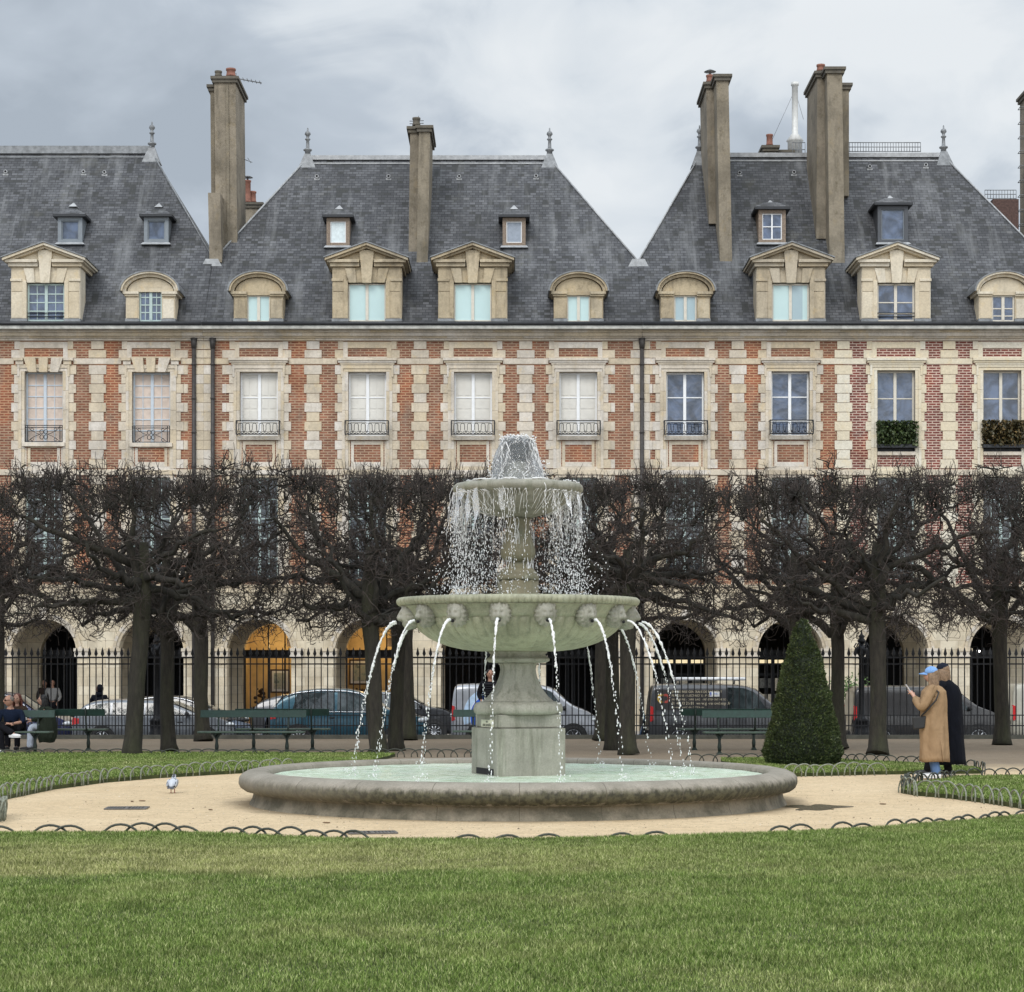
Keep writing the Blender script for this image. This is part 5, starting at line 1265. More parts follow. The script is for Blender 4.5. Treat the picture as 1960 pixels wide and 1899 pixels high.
# thin broken sheets of water hanging from the rim at both sides
mb = MB(); rs = random.Random(12)
for k in range(26):
    a = rs.choice((0, pi))+rs.gauss(0, .55); l = rs.uniform(.18, .62); w_ = rs.uniform(.02, .075); n_ = 9; b = len(mb.v); r = fr_(rs.uniform(112, 124)); ph = rs.uniform(0, 6)
    for i in range(n_+1):
        u = i/n_; z = zr-.04-l*u; ww = w_*(1-.75*u)*(1+.35*sin(5*u+ph)); aa = a+.02*sin(4*u+ph)
        for q in (-1, 0, 1):
            e = aa+q*ww/r; rr = r+.012*sin(9*u+q+ph)+.05*u*u; mb.v.append((FC.x+rr*cos(e), FC.y+rr*sin(e), z))
    for i in range(n_):
        for q in (0, 1): mb.f.append([b+i*3+q, b+i*3+q+1, b+i*3+q+4, b+i*3+q+3]); mb.m.append(0); mb.sm.append(True)
o = mb.build('water_sheet', wmat('thin_water_sheet', .80, .10, (1, 1, 1))); tag(o, 'thin torn sheets of water hanging from the rim of the upper bowl', 'falling water', kind='stuff')
# bubbling crown: a lumpy dome of clear water with white strands
mb = MB(); rs = random.Random(4)
def dm(r, z, a, j):
    v = mnoise.noise(Vector((cos(a)*2.2, sin(a)*2.2, z*5))); return max(.02, r*(1+.30*v)), z+.03*mnoise.noise(Vector((cos(a)*3, sin(a)*3, j)))
dome = [(53, 925), (48, 914), (46, 900), (42, 884), (38, 868), (34, 853), (29, 842), (17, 836.5), (4, 836)]
mb.lathe([(fr_(r), fz_(y)) for r, y in dome], 56, c2, mod=dm, close=False)
o = mb.build('water_dome', M['film']); tag(o, 'bubbling dome of clear water over the finial of the fountain', 'water dome')
mb = MB()
for k in range(95):
    a = rs.uniform(0, 2*pi); i0 = rs.uniform(0, 4); pts = []; rad = []; al = a
    for i in range(rs.randint(6, 20)):
        u = min(7.9, 8-i0-i*.35); u = max(0, u); j = int(u); f = u-j; j2 = min(8, j+1)
        r = dome[j][0]*(1-f)+dome[j2][0]*f; y = dome[j][1]*(1-f)+dome[j2][1]*f; al += rs.uniform(-.13, .13)
        pts.append((FC.x+fr_(r*1.03)*cos(al), FC.y+fr_(r*1.03)*sin(al), fz_(y)+rs.uniform(-.01, .01))); rad.append(rs.uniform(.0015, .0075))
    if i0 < 5.5 and sin(a) < -.80 and rs.random() < .75: continue
    mb.tube(pts, rad, 4)
for _ in range(700):
    a = rs.uniform(0, 2*pi); r = fr_(rs.uniform(40, 60)); z = fz_(rs.triangular(870, 927, 925)); drop(mb, (FC.x+r*cos(a), FC.y+r*sin(a), z), rs.uniform(.004, .011), 1, rs)
for _ in range(620):
    a = rs.uniform(0, 2*pi); r = fr_(rs.uniform(6, 36)); z = fz_(rs.triangular(833, 856, 838)); drop(mb, (FC.x+r*cos(a), FC.y+r*sin(a), z), rs.uniform(.006, .016), .8, rs)
o = mb.build('water_froth', M['drop']); tag(o, 'white froth and strands of water running down the dome into the upper bowl', 'falling water', kind='stuff')
mb = MB()
for _ in range(70):
    a = rs.uniform(0, 2*pi); pts = []; a1 = a+rs.uniform(.05, .25); r = fr_(rs.uniform(100, 122))
    for i in range(6): pts.append((FC.x+r*cos(a+(a1-a)*i/5), FC.y+r*sin(a+(a1-a)*i/5), fz_(926.6)+rs.uniform(0, .012)))
    mb.tube(pts, [rs.uniform(.004, .010) for _ in pts], 5)
o = mb.build('rim_water', M['drop']); tag(o, 'sheet of water rippling over the rim of the upper bowl', 'rim water', kind='stuff')
# ================================================================ iron fence on its kerb
FYf = 51.73
fence = thing('iron_fence', 'long black wrought iron fence with spear points on a low kerb along the street', 'fence', (0, FYf, 0))
fz = lambda py: H+(HY-py)*FYf/F
mb = MB(); mb.box(-19.2, FYf-.11, -.02, 19.2, FYf+.11, .10); mb.build('kerb', simple('dark_kerb_stone', (.085, .085, .07), .85, 0, .3, 4, .2, obj=False), fence)
def picket(mb, x, zt=2.10):
    mb.box(x-.0125, FYf-.0125, .10, x+.0125, FYf+.0125, zt)
    z = zt
    mb.hexa([(x-.022, FYf-.02, z), (x+.022, FYf-.02, z), (x+.022, FYf+.02, z), (x-.022, FYf+.02, z), (x-.042, FYf-.02, z+.05), (x+.042, FYf-.02, z+.05), (x+.042, FYf+.02, z+.05), (x-.042, FYf+.02, z+.05)])
    mb.hexa([(x-.042, FYf-.02, z+.05), (x+.042, FYf-.02, z+.05), (x+.042, FYf+.02, z+.05), (x-.042, FYf+.02, z+.05), (x-.004, FYf-.004, z+.21), (x+.004, FYf-.004, z+.21), (x+.004, FYf+.004, z+.21), (x-.004, FYf+.004, z+.21)])
step = .1625
px0 = -19.2; k = 0
while px0 < 19.0:
    mb = MB(); n = 16
    for i in range(n):
        x = px0+step*(i+.5); picket(mb, x)
        mb.box(x+step/2-.008, FYf-.008, .10, x+step/2+.008, FYf+.008, fz(1370))       # short bars between the pickets
    for py, th in ((1258.5, .020), (1271, .017), (1369, .014), (1389, .014)):
        z = fz(py); mb.box(px0, FYf-.018, z-th, px0+step*n, FYf+.018, z+th)
    mb.build('railing', M['iron'], fence); px0 += step*n
# ---- cast iron lamp posts standing behind the fence
def lamp(px, lab, top=1214):
    D = 52.3; x = X(px, D); t = thing('street_lamp', lab, 'street lamp', (x, D, -.31)); zz = lambda py: H+(HY-py)*D/F
    mb = MB(); mb.lathe([(.22, -.31), (.22, .15), (.19, .17), (.19, .42), (.21, .44), (.12, .52), (.085, .60), (.075, 1.0), (.065, zz(1262)), (.09, zz(1260)), (.07, zz(1256)), (.13, zz(1250)), (.16, zz(1243)), (.15, zz(1240)), (.08, zz(1237)), (.06, zz(1232))], 16, (x, D), mod=lambda r, z, a, j: (r*(1+.04*(sin(8*a) > 0)*(r < .1)), z))
    mb.build('post', M['iron'], t)
    mb = MB(); mb.lathe([(.06, zz(1232)), (.10, zz(1229)), (.11, zz(1226)), (.06, zz(1222)), (.09, zz(1218)), (.03, zz(1214)), (.02, zz(1206))], 12, (x, D))
    for s in range(6):
        a = s*pi/3; mb.tube([(x+.10*cos(a), D+.10*sin(a), zz(1243)), (x+.19*cos(a), D+.19*sin(a), zz(1238)), (x+.13*cos(a), D+.13*sin(a), zz(1231))], .02, 5)
    mb.build('crown_ornament', M['iron'], t)
lamp(301, 'dark cast iron lamp post behind the fence between the two left trunks'); lamp(1649, 'dark cast iron lamp post behind the fence beside the dark van')
# ---- slatted benches
M['bench'] = simple('dark_green_bench_paint', (.010, .040, .030), .6, 0, .25, 12, obj=False); M['bench_iron'] = simple('dark_green_cast_iron', (.018, .030, .024), .5, .2, .25); M['seatp'] = simple('worn_bench_seat', (.045, .075, .055), .5, 0, .3, 10)
def bench(x0, x1, py_leg, lab, legs=(.17, .83), face=-1, dy=0):
    D = F*H/(py_leg-HY); a, b = X(x0, D), X(x1, D); w_ = b-a; t = thing('park_bench', lab, 'bench', ((a+b)/2, D, 0), group='green garden benches')
    y = D; s = -face      # face -1 looks at the camera: seat in front of the back
    mb = MB()
    for i, o_ in enumerate((-.02, .13, .28)): mb.box(a, y+face*(o_)-.055, .43, b, y+face*(o_)+.055, .465)
    mb.build('seat', M['seatp'], t, bevel=.008)
    mb = MB(); yb = y-face*.12
    mb.hexa([(a, yb-.02, .74), (b, yb-.02, .74), (b, yb+.02, .74), (a, yb+.02, .74), (a, yb-.02-face*.04, .89), (b, yb-.02-face*.04, .89), (b, yb+.02-face*.04, .89), (a, yb+.02-face*.04, .89)])
    mb.build('backrest', M['bench'], t, bevel=.006)
    for u in legs:
        x = a+w_*u; mb = MB()
        mb.tube([(x, y+face*.30, .42), (x, y+face*.12, .405), (x, y-face*.08, .42)], .022, 6)
        mb.tube([(x, y+face*.12, .40), (x, y+face*.12, .26), (x, y+face*.12, .16), (x, y+face*.12, .04)], [.04, .026, .042, .03], 8)
        mb.hexa([(x-.06, y-.10+face*.12, 0), (x+.06, y-.10+face*.12, 0), (x+.06, y+.10+face*.12, 0), (x-.06, y+.10+face*.12, 0), (x-.03, y-.04+face*.12, .06), (x+.03, y-.04+face*.12, .06), (x+.03, y+.04+face*.12, .06), (x-.03, y+.04+face*.12, .06)])
        mb.prism([(x-.10, .425), (x+.10, .425), (x+.035, .33), (x-.035, .33)], y+face*.12-.02, y+face*.12+.02)
        mb.tube([(x, y-face*.09, .42), (x, y-face*.11, .55), (x, yb-face*.03, .72), (x, yb-face*.075, .92)], .020, 6)
        mb.build('leg', M['bench_iron'], t)
    return t
bench(-112, 102, 1443, 'green bench at the left with the seated man in dark blue', (.15, .85))
bench(97, 203, 1437, 'short green bench end right of the woman in the green coat', (.66,), face=1)
bench(382, 585, 1443, 'empty long green bench, the front one of the pair left of the fountain')
bench(452, 631, 1436, 'empty green bench behind the front bench left of the fountain', (.18, .81), face=1)
bench(867, 1062, 1441, 'green bench mostly hidden behind the fountain pedestal', (.2, .85))
bench(1301, 1482, 1436, 'green bench left of the yew, the rear one of the pair', (.16, .79), face=1)
bench(1345, 1545, 1444, 'green bench running behind the clipped yew cone', (.155, .85))

# ================================================================ cars
def carpaint(name, c, fl=.5, rough=.3):
    m = NM(name); m.col(m.mix(m.ramp(m.noise(3, 3, .5, m.P(obj=True)), [(.4, 0), (.6, 1)]), c, tuple(x*.85 for x in c))); m.b.inputs['Metallic'].default_value = fl; m.b.inputs['Roughness'].default_value = rough
    m.b.inputs['Coat Weight'].default_value = .7; m.b.inputs['Coat Roughness'].default_value = .06; return m.mat
M['tyre'] = simple('tyre_rubber', (.018, .018, .018), .85); M['rim'] = simple('alloy_rim', (.45, .46, .48), .3, .8, .1); M['trim'] = simple('chrome_trim', (.75, .76, .78), .2, .8, .05)
M['black'] = simple('black_plastic', (.016, .016, .017), .6); M['red'] = simple('red_tail_lens', (.50, .02, .02), .25); M['lens'] = simple('clear_headlight_lens', (.55, .58, .60), .15)
M['carglass'] = glass('car_glass', (.03, .04, .042), .05, .15)
def car(name, label, cat, px_rear, px_front, D, paint, shape, roof_py, chrome=False, wheels=True, roofbar=False, extra=None, ground=LVL_ST):
    xr, xf = X(px_rear, D), X(px_front, D); Ln = xf-xr; zr = H+(HY-roof_py)*D/F-ground; W = 1.8 if shape != 'van' else 1.85
    t = thing(name, label, cat, ((xr+xf)/2, D, ground))
    x = lambda u: (u-.5)*Ln
    # silhouettes as (u, top height, belt height, roof half width factor) ; u = 0 rear, 1 front
    hh = zr
    if shape == 'sedan': top = [(0, .52), (.012, .78), (.03, .96*.95), (.12, 1.0), (.20, 1.08), (.32, hh*.97), (.42, hh), (.56, hh*.985), (.64, hh*.93), (.78, 1.02), (.90, .90), (.975, .74), (1, .50)]
    elif shape == 'wagon': top = [(0, .52), (.01, .85), (.03, 1.02), (.075, hh*.90), (.14, hh*.985), (.30, hh), (.50, hh*.985), (.60, hh*.94), (.76, 1.0), (.90, .88), (.975, .73), (1, .50)]
    elif shape == 'suv': top = [(0, .58), (.012, .90), (.03, 1.12), (.08, hh*.86), (.16, hh*.96), (.30, hh), (.48, hh*.995), (.58, hh*.95), (.74, 1.12), (.88, 1.02), (.97, .86), (1, .58)]
    else: top = [(0, .60), (.008, 1.1), (.018, hh*.92), (.035, hh*.985), (.12, hh), (.45, hh), (.60, hh*.985), (.68, hh*.93), (.80, 1.22), (.90, 1.06), (.975, .86), (1, .58)]
    belt = {'sedan': (.92, .90), 'wagon': (.93, .88), 'suv': (1.04, 1.0), 'van': (1.10, 1.02)}[shape]
    def tz(u):
        for i in range(len(top)-1):
            if top[i][0] <= u <= top[i+1][0]: f = (u-top[i][0])/(top[i+1][0]-top[i][0]); return top[i][1]*(1-f)+top[i+1][1]*f
        return top[-1][1]
    def bz(u): return min(belt[0]*(1-u)+belt[1]*u, tz(u)-.04)
    def plan(u): return 1-.10*max(0, (u-.80)/.20)**2-.06*max(0, (.12-u)/.12)**2
    def side(u, z):     # half width of the body side at height z
        w_ = W/2*plan(u); b = bz(u); T = tz(u)
        if z <= b: return w_*(.965+.035*sin(pi*min(1, max(0, (z-.25)/(b-.25)))))
        f = min(1, (z-b)/max(.05, zr-b)); return w_*(.965-(.20 if shape != 'van' else .10)*f**1.15)
    us = sorted(set([q[0] for q in top]+[.05, .25, .37, .46, .53, .70, .84, .94])); rings = []
    mb = MB()
    for u in us:
        T = tz(u); b = bz(u); zb = .24 if .02 < u < .98 else .34
        zs = [zb, .42, (zb+b)/2+.06, b-.05, b+.005]; zs = [min(z, T-.03*(5-i)) for i, z in enumerate(zs)]
        hs = [b+(T-b)*f for f in (.35, .72, .93)]
        P = [(side(u, z), z) for z in zs]+[(side(u, z), z) for z in hs]
        e = side(u, T)
        P += [(e*.90, T-.012 if T > b+.1 else T-.01), (e*.55, T+.012), (0, T+.018)]
        ring = [(x(u), -w_, z) for w_, z in P]+[(x(u), w_, z) for w_, z in P[-2::-1]]+[(x(u), 0, zb)]
        rings.append(ring)
    mb.loft(rings); body = mb.build('body', paint, t, world=False, sub=1)
    # windows follow the body side
    def win(poly, name='side_window', mat=None, off=.012):
        for s in (-1, 1):
            m_ = MB(); n = len(poly); P = [(x(u), s*(side(u, z)+off), z) for u, z in poly]; cu = sum(p[0] for p in poly)/n; cz = sum(p[1] for p in poly)/n; P.append((x(cu), s*(side(cu, cz)+off+.004), cz))
            m_.add(P, [((i, (i+1) % n, n) if s > 0 else ((i+1) % n, i, n)) for i in range(n)], 0, True)
            m_.build(name, mat or M['carglass'], t, world=False)
    g = .045; b0, b1 = belt
    def wl(u): return bz(u)+.05
    def wt(u): return tz(u)-.085
    if shape in ('sedan', 'wagon', 'suv'):
        a, c, e = {'sedan': (.20, .435, .72), 'wagon': (.075, .44, .70), 'suv': (.12, .42, .69)}[shape]
        fr = [(a+.03, wl(a)), (a+.06, max(wl(a)+.05, wt(a+.05))), (a+.12, wt(a+.12)), (c-.012, wt(c)), (c-.012, wl(c))]
        if shape == 'wagon': win([(a+.015, wl(a)), (a+.04, wt(a+.05)-.02), (.235, wt(.235)), (.235, wl(.235))]); fr = [(.25, wl(.25)), (.25, wt(.25)), (c-.012, wt(c)), (c-.012, wl(c))]
        win(fr); win([(c+.012, wl(c)), (c+.012, wt(c)), (.55, wt(.55)), (.60, wt(.60)-.01), (e, wl(e))])
        ws = [(e+.015, 1.0)]
    else:
        win([(.50, wl(.5)-.02), (.50, wt(.5)), (.60, wt(.6)), (.665, wt(.665)-.02), (.755, wl(.755))])
    # windscreen and rear window lie on the sloping top
    def topglass(u0, u1, name):
        m_ = MB(); n = 4; rows = []
        for i in range(n+1):
            u = u0+(u1-u0)*i/n; T = tz(u)+.022; e = side(u, T)*.86; rows.append([(x(u), -e, T-.005), (x(u), -e*.5, T+.018), (x(u), 0, T+.022), (x(u), e*.5, T+.018), (x(u), e, T-.005)])
        for i in range(n):
            for j in range(4): m_.add([rows[i][j], rows[i+1][j], rows[i+1][j+1], rows[i][j+1]], [(0, 1, 2, 3)], 0, True)
        m_.build(name, M['carglass'], t, world=False)
    if shape == 'sedan': topglass(.65, .765, 'windscreen'); topglass(.21, .31, 'rear_window')
    elif shape == 'wagon': topglass(.61, .745, 'windscreen')
    elif shape == 'suv': topglass(.60, .725, 'windscreen'); topglass(.04, .09, 'rear_window')
    else: topglass(.69, .79, 'windscreen')
    if chrome:
        a, c, e = {'sedan': (.20, .435, .72), 'wagon': (.075, .44, .70), 'suv': (.12, .42, .69)}.get(shape, (.1, .4, .7)); m_ = MB()
        for s in (-1, 1):
            P = [(a+(e+.01-a)*i/14) for i in range(15)]; m_.tube([(x(u), s*(side(u, max(bz(u)+.05, tz(u)-.055))+.018), max(bz(u)+.05, tz(u)-.055)) for u in P], .018, 5)
            m_.tube([(x(u), s*(side(u, bz(u)+.03)+.016), bz(u)+.03) for u in P], .012, 5)
        m_.build('window_trim', M['trim'], t, world=False)
    m_ = MB()
    for s in (-1, 1):                       # lower cladding and door lines
        m_.tube([(x(u), s*(side(u, .33)+.004), .31) for u in (.20, .35, .5, .65, .78)], .035, 5)
        for u in ({'van': (.27, .49, .72)}.get(shape, (.22, .43, .70))): m_.tube([(x(u), s*(side(u, z)+.001), z) for z in (.36, .6, .85, bz(u))], .006, 4)
    m_.build('side_trim', M['black'], t, world=False)
    m_ = MB()
    for s in (-1, 1):
        for u in ((.40, .66) if shape != 'van' else (.53,)): m_.ball((x(u), s*(side(u, .84)+.015), bz(u)-.13), (.085, .02, .02), 8, 5)
    m_.build('door_handle', M['black'], t, world=False)
    for s in (-1, 1):
        m_ = MB(); u = .705 if shape != 'van' else .75; m_.ball((x(u), s*(side(u, 1)+.10), bz(u)+.10), (.06, .11, .07), 10, 7); m_.build('wing_mirror', M['black'], t, world=False)
    wr = .33 if shape in ('suv', 'van') else .31
    for u in (.19, .81):
        for s in (-1, 1):
            yy = s*(W/2*plan(u)-.10); m_ = MB()
            n = 28; A = [(wr*1.20*cos(pi*i/n), wr+wr*1.20*sin(pi*i/n)) for i in range(n+1)]
            ar = MB(); ar.prism([(x(u)+q[0], q[1]) for q in A]+[(x(u)-wr*1.2, .24), (x(u)+wr*1.2, .24)], min(s*(W/2*plan(u)-.12), s*(W/2*plan(u)+.012)), max(s*(W/2*plan(u)-.12), s*(W/2*plan(u)+.012))); ar.build('wheel_arch', M['black'], t, world=False)
            y0 = s*(W/2*plan(u)+.018)
            def disc(mb_, prof, n=26):
                b = len(mb_.v)
                for r, dy in prof:
                    for k in range(n): a = 2*pi*k/n; mb_.v.append((x(u)+r*cos(a), y0-s*dy, wr+r*sin(a)))
                for j in range(len(prof)-1):
                    for k in range(n):
                        k2 = (k+1) % n; mb_.f.append([b+j*n+k, b+j*n+k2, b+(j+1)*n+k2, b+(j+1)*n+k]); mb_.m.append(0); mb_.sm.append(True)
            disc(m_, [(wr*.60, .17), (wr*.97, .16), (wr, .11), (wr, .03), (wr*.95, 0), (wr*.70, -.004), (wr*.66, .03), (wr*.60, .17)]); wh = m_.build('wheel', M['tyre'], t, world=False)
            r_ = MB(); disc(r_, [(wr*.67, .01), (wr*.62, .02), (wr*.60, .07), (wr*.58, .09), (.001, .09)]); wh2 = r_.build('hub_dish', M['black'], wh, world=False)
            r_ = MB(); disc(r_, [(wr*.68, .004), (wr*.62, .0), (wr*.61, .05), (wr*.66, .06)])
            for k in range(10 if shape != 'van' else 7):
                a = 2*pi*k/(10 if shape != 'van' else 7); r_.tube([(x(u)+.03*cos(a), y0-s*.02, wr+.03*sin(a)), (x(u)+wr*.62*cos(a), y0-s*.012, wr+wr*.62*sin(a))], [.03, .018], 4)
            r_.ball((x(u), y0-s*.02, wr), (.05, .02, .05), 8, 5); r_.build('rim', M['rim'], wh, world=False)
    tl = (.022, .12) if shape == 'van' else (.012, .075)
    for s in (-1, 1):
        m_ = MB(); z0, z1 = {'van': (.78, 1.22), 'sedan': (.70, .86), 'wagon': (.70, .90), 'suv': (.84, 1.0)}[shape]; u1 = .028 if shape == 'van' else .05
        P = [(x(u), s*(side(u, z)+.02), z) for u, z in ((.008, z0), (u1, z0+.03), (u1, z1-.03), (.010, z1))]; P2 = [(a+0.0, b-s*.12, c) for a, b, c in P]
        m_.add(P+P2, [(0, 1, 2, 3), (3, 2, 1, 0), (7, 6, 5, 4), (0, 4, 5, 1), (2, 6, 7, 3), (1, 5, 6, 2), (0, 3, 7, 4)]); m_.build('tail_light', M['red'], t, world=False)
        m_ = MB(); m_.ball((x(.955), s*(side(.955, .7)-.10), .70 if shape in ('sedan', 'wagon') else .82), (.16, .14, .075), 12, 8); m_.build('headlight', M['lens'], t, world=False)
    if roofbar:
        m_ = MB()
        m_.tube([(x(.16), -.62, zr+.14), (x(.62), -.62, zr+.14)], .045, 8, 0)
        for u in (.2, .4, .58): m_.tube([(x(u), -.66, zr-.02), (x(u), -.62, zr+.12)], .02, 5, 1); m_.tube([(x(u), .66, zr-.02), (x(u), .62, zr+.12)], .02, 5, 1); m_.tube([(x(u), -.62, zr+.10), (x(u), .62, zr+.10)], .018, 5, 1)
        m_.build('roof_rack', [M['white'], M['black']], t, world=False)
    # number plate at the rear is out of sight from the garden; bumpers
    m_ = MB(); m_.ball((x(.015), 0, .45), (.08, W*.45, .12), 10, 8); m_.ball((x(.985), 0, .42), (.09, W*.44, .12), 10, 8); m_.build('bumper', M['black'], t, world=False)
    if extra: extra(t, x, side, (xr+xf)/2, D, ground)
    return t
PT = dict(silver=carpaint('silver_grey_paint', (.20, .215, .235)), white=carpaint('silver_white_paint', (.46, .48, .52)), teal=carpaint('teal_blue_paint', (.02, .085, .125), .4), navy=carpaint('navy_paint', (.02, .026, .085)),
          dark=carpaint('dark_grey_paint', (.045, .047, .052)), black=carpaint('black_brown_paint', (.045, .043, .043)), grey=carpaint('mid_grey_paint', (.085, .088, .095)), cream=carpaint('beige_van_paint', (.42, .40, .33), .1))
def decal(poly, t, side, x, off, mat, name, s=-1):
    m_ = MB(); n = len(poly); P = [(x(u), s*(side(u, z)+off), z) for u, z in poly]; m_.add(P, [tuple(range(n)), tuple(range(n-1, -1, -1))][:1]); return m_.build(name, mat, t, world=False)
def swirl(t, x, side, xc, D, g):
    blue = simple('blue_vinyl', (.02, .11, .55), .35); pale = simple('pale_blue_vinyl', (.50, .66, .85), .35); wh = simple('white_vinyl', (.78, .80, .83), .35)
    def ring(r0, r1, a0, a1, mat, name, off):
        n = 18; m_ = MB(); cu, cz = .27, .92; k = 4.3
        for i in range(n):
            q = []
            for r, a in ((r0, a0+(a1-a0)*i/n), (r1, a0+(a1-a0)*i/n), (r1, a0+(a1-a0)*(i+1)/n), (r0, a0+(a1-a0)*(i+1)/n)):
                u = cu-r*cos(a)/k; z = cz+r*sin(a); q.append((x(u), -(side(u, z)+off), z))
            m_.add(q, [(0, 1, 2, 3)])
        m_.build(name, mat, t, world=False)
    ring(.0, .80, -.25, 2.5, wh, 'vinyl_disc', .020); ring(.62, .80, -.3, 2.4, pale, 'vinyl_ring', .022); ring(.42, .60, -.5, 2.6, blue, 'blue_swirl', .024); ring(.02, .26, .2, 3.6, simple('grey_vinyl', (.16, .17, .19), .4), 'grey_swirl', .026)
    rot = Matrix(((1, 0, 0), (0, 0, -1), (0, 1, 0)))
    u = .20; text('JK', .36, (x(u)+xc, D-side(u, .55)-.024, .50+g), rot, wh, 'vinyl_lettering', t)
    decal([(.30, .42), (.42, .42), (.42, .60), (.30, .60)], t, side, x, .021, blue, 'blue_panel')
def trade(t, x, side, xc, D, g):
    dk = simple('dark_van_panel', (.028, .026, .025), .35); cr = simple('cream_lettering', (.62, .55, .40), .5); ye = simple('yellow_emblem', (.50, .33, .05), .45); rd = simple('red_emblem', (.35, .05, .035), .45); wh = simple('white_sticker', (.75, .78, .82), .4); bl = simple('blue_mark', (.05, .12, .45), .5)
    n = 8; m_ = MB()
    for i in range(n):
        u0, u1 = .045+.42*i/n, .045+.42*(i+1)/n
        m_.add([(x(a), -(side(a, z)+.016), z) for a, z in ((u0, 1.10), (u1, 1.10), (u1, 1.66), (u0, 1.66))], [(0, 1, 2, 3)])
    m_.build('side_panel', dk, t, world=False)
    rot = Matrix(((1, 0, 0), (0, 0, -1), (0, 1, 0)))
    for i, (s, sz, m) in enumerate((('ENTREPRISE GENERALE DE BATIMENT', .085, cr), ('PEINTURE - ELECTRICITE - PLOMBERIE', .080, cr), ('MENUISERIE - CARRELAGE - REVETEMENT DE SOL', .072, cr), ('01 48 93 26 81  www.gs-renovdesign.fr', .105, cr), ('12 avenue Marcel Cachin - 93270 Sevran', .055, cr))):
        z = 1.60-.105*i; u = .145; text(s, sz, (x(u)+xc, D-side(.3, z)-.022, z+g), rot, m, 'side_lettering', t, 'LEFT', sx=.96)
    for c_, r_, mm, a0, a1, uo in ((.078, .085, ye, .9, 5.3, 0), (.108, .085, rd, -2.0, 2.2, 0)):
        q = MB(); k = 4.35
        for i in range(16):
            P = []
            for r, a in ((r_*.62, a0+(a1-a0)*i/16), (r_*1.25, a0+(a1-a0)*i/16), (r_*1.25, a0+(a1-a0)*(i+1)/16), (r_*.62, a0+(a1-a0)*(i+1)/16)): u = c_+r*cos(a)/k; z = 1.42+r*1.2*sin(a); P.append((x(u), -(side(u, z)+.02+(.003 if mm is rd else 0)), z))
            q.add(P, [(0, 1, 2, 3)])
        q.build('emblem', mm, t, world=False)
    decal([(.385, 1.47), (.448, 1.47), (.448, 1.61), (.385, 1.61)], t, side, x, .020, wh, 'sticker'); decal([(.388, 1.49), (.398, 1.49), (.398, 1.59), (.388, 1.59)], t, side, x, .024, bl, 'sticker_mark')
    text('FFB', .06, (x(.425)+xc, D-side(.425, 1.54)-.026, 1.54+g), rot, bl, 'sticker_mark', t)
car('parked_car', 'dark navy saloon with a chrome window line, parked behind the bench at the far left', 'car', -165, 152, 58.2, PT['navy'], 'sedan', 1323, chrome=True)
car('parked_car', 'silver grey estate car with a red tail light parked behind the left fence', 'car', 148, 460, 57.0, PT['silver'], 'wagon', 1338)
car('parked_car', 'dark car with a silver window line on the far side behind the estate car', 'car', 190, 474, 63.5, PT['dark'], 'sedan', 1331, chrome=True)
car('parked_car', 'teal blue hatchback parked behind the benches left of the fountain', 'car', 520, 822, 57.0, PT['teal'], 'suv', 1318, chrome=True)
car('parked_car', 'grey car on the far side of the street showing behind the teal hatchback', 'car', 486, 760, 63.8, PT['grey'], 'suv', 1328)
car('parked_car', 'dark grey car with bright window line between teal hatchback and white van', 'car', 640, 878, 63.6, PT['dark'], 'suv', 1323, chrome=True)
car('delivery_van', 'silver white van with a blue swirl on its side behind the fountain', 'van', 864, 1150, 57.8, PT['white'], 'van', 1309, extra=swirl)
car('delivery_van', 'dark grey tradesman van with cream lettering and a white roof rack', 'van', 1238, 1535, 57.0, PT['grey'], 'van', 1309, roofbar=True, extra=trade)
car('delivery_van', 'black brown van with a red tail light right of the clipped yew', 'van', 1622, 1915, 57.4, PT['black'], 'van', 1313)
car('delivery_van', 'beige van cut off by the right edge of the picture', 'van', 1826+96, 2190, 58.5, PT['cream'], 'van', 1308)
# ---- scooters parked between the cars
def scooter(px, lab, D=56.6, c=(.08, .10, .14)):
    x = X(px, D); t = thing('scooter', lab, 'scooter', (x, D, LVL_ST)); p = carpaint('scooter_paint', c)
    for dx in (-.55, .58):
        m_ = MB(); m_.tube([(x+dx+.23*cos(a), D, LVL_ST+.27+.23*sin(a)) for a in [2*pi*i/18 for i in range(19)]], .055, 8); m_.build('wheel', M['tyre'], t)
    m_ = MB(); m_.loft([[(x+dx+a*w_, D+b*.14, LVL_ST+z+c_*h) for a, b, c_ in ((0, -1, 0), (0, -1, 1), (0, 1, 1), (0, 1, 0))] for dx, w_, z, h in ((-.75, 0, .45, .25), (-.4, 0, .40, .42), (0, 0, .38, .34), (.1, 0, .24, .12), (.35, 0, .24, .2), (.5, 0, .35, .6), (.42, 0, .9, .2))]); m_.build('body', p, t)
    m_ = MB(); m_.ball((x-.35, D, LVL_ST+.82), (.36, .14, .07), 10, 6); m_.build('saddle', M['black'], t)
    m_ = MB(); m_.tube([(x+.42, D, LVL_ST+.9), (x+.36, D, LVL_ST+1.1)], .02, 6); m_.tube([(x+.36, D-.3, LVL_ST+1.1), (x+.36, D+.3, LVL_ST+1.1)], .018, 6); m_.build('handlebar', M['iron'], t)
scooter(478, 'dark scooter parked between the estate car and the teal hatchback'); scooter(1200, 'dark blue scooter parked behind the tradesman van', c=(.05, .09, .16))
scooter(1795, 'black scooter under the arcade behind the black van', D=66.9, c=(.03, .03, .03))
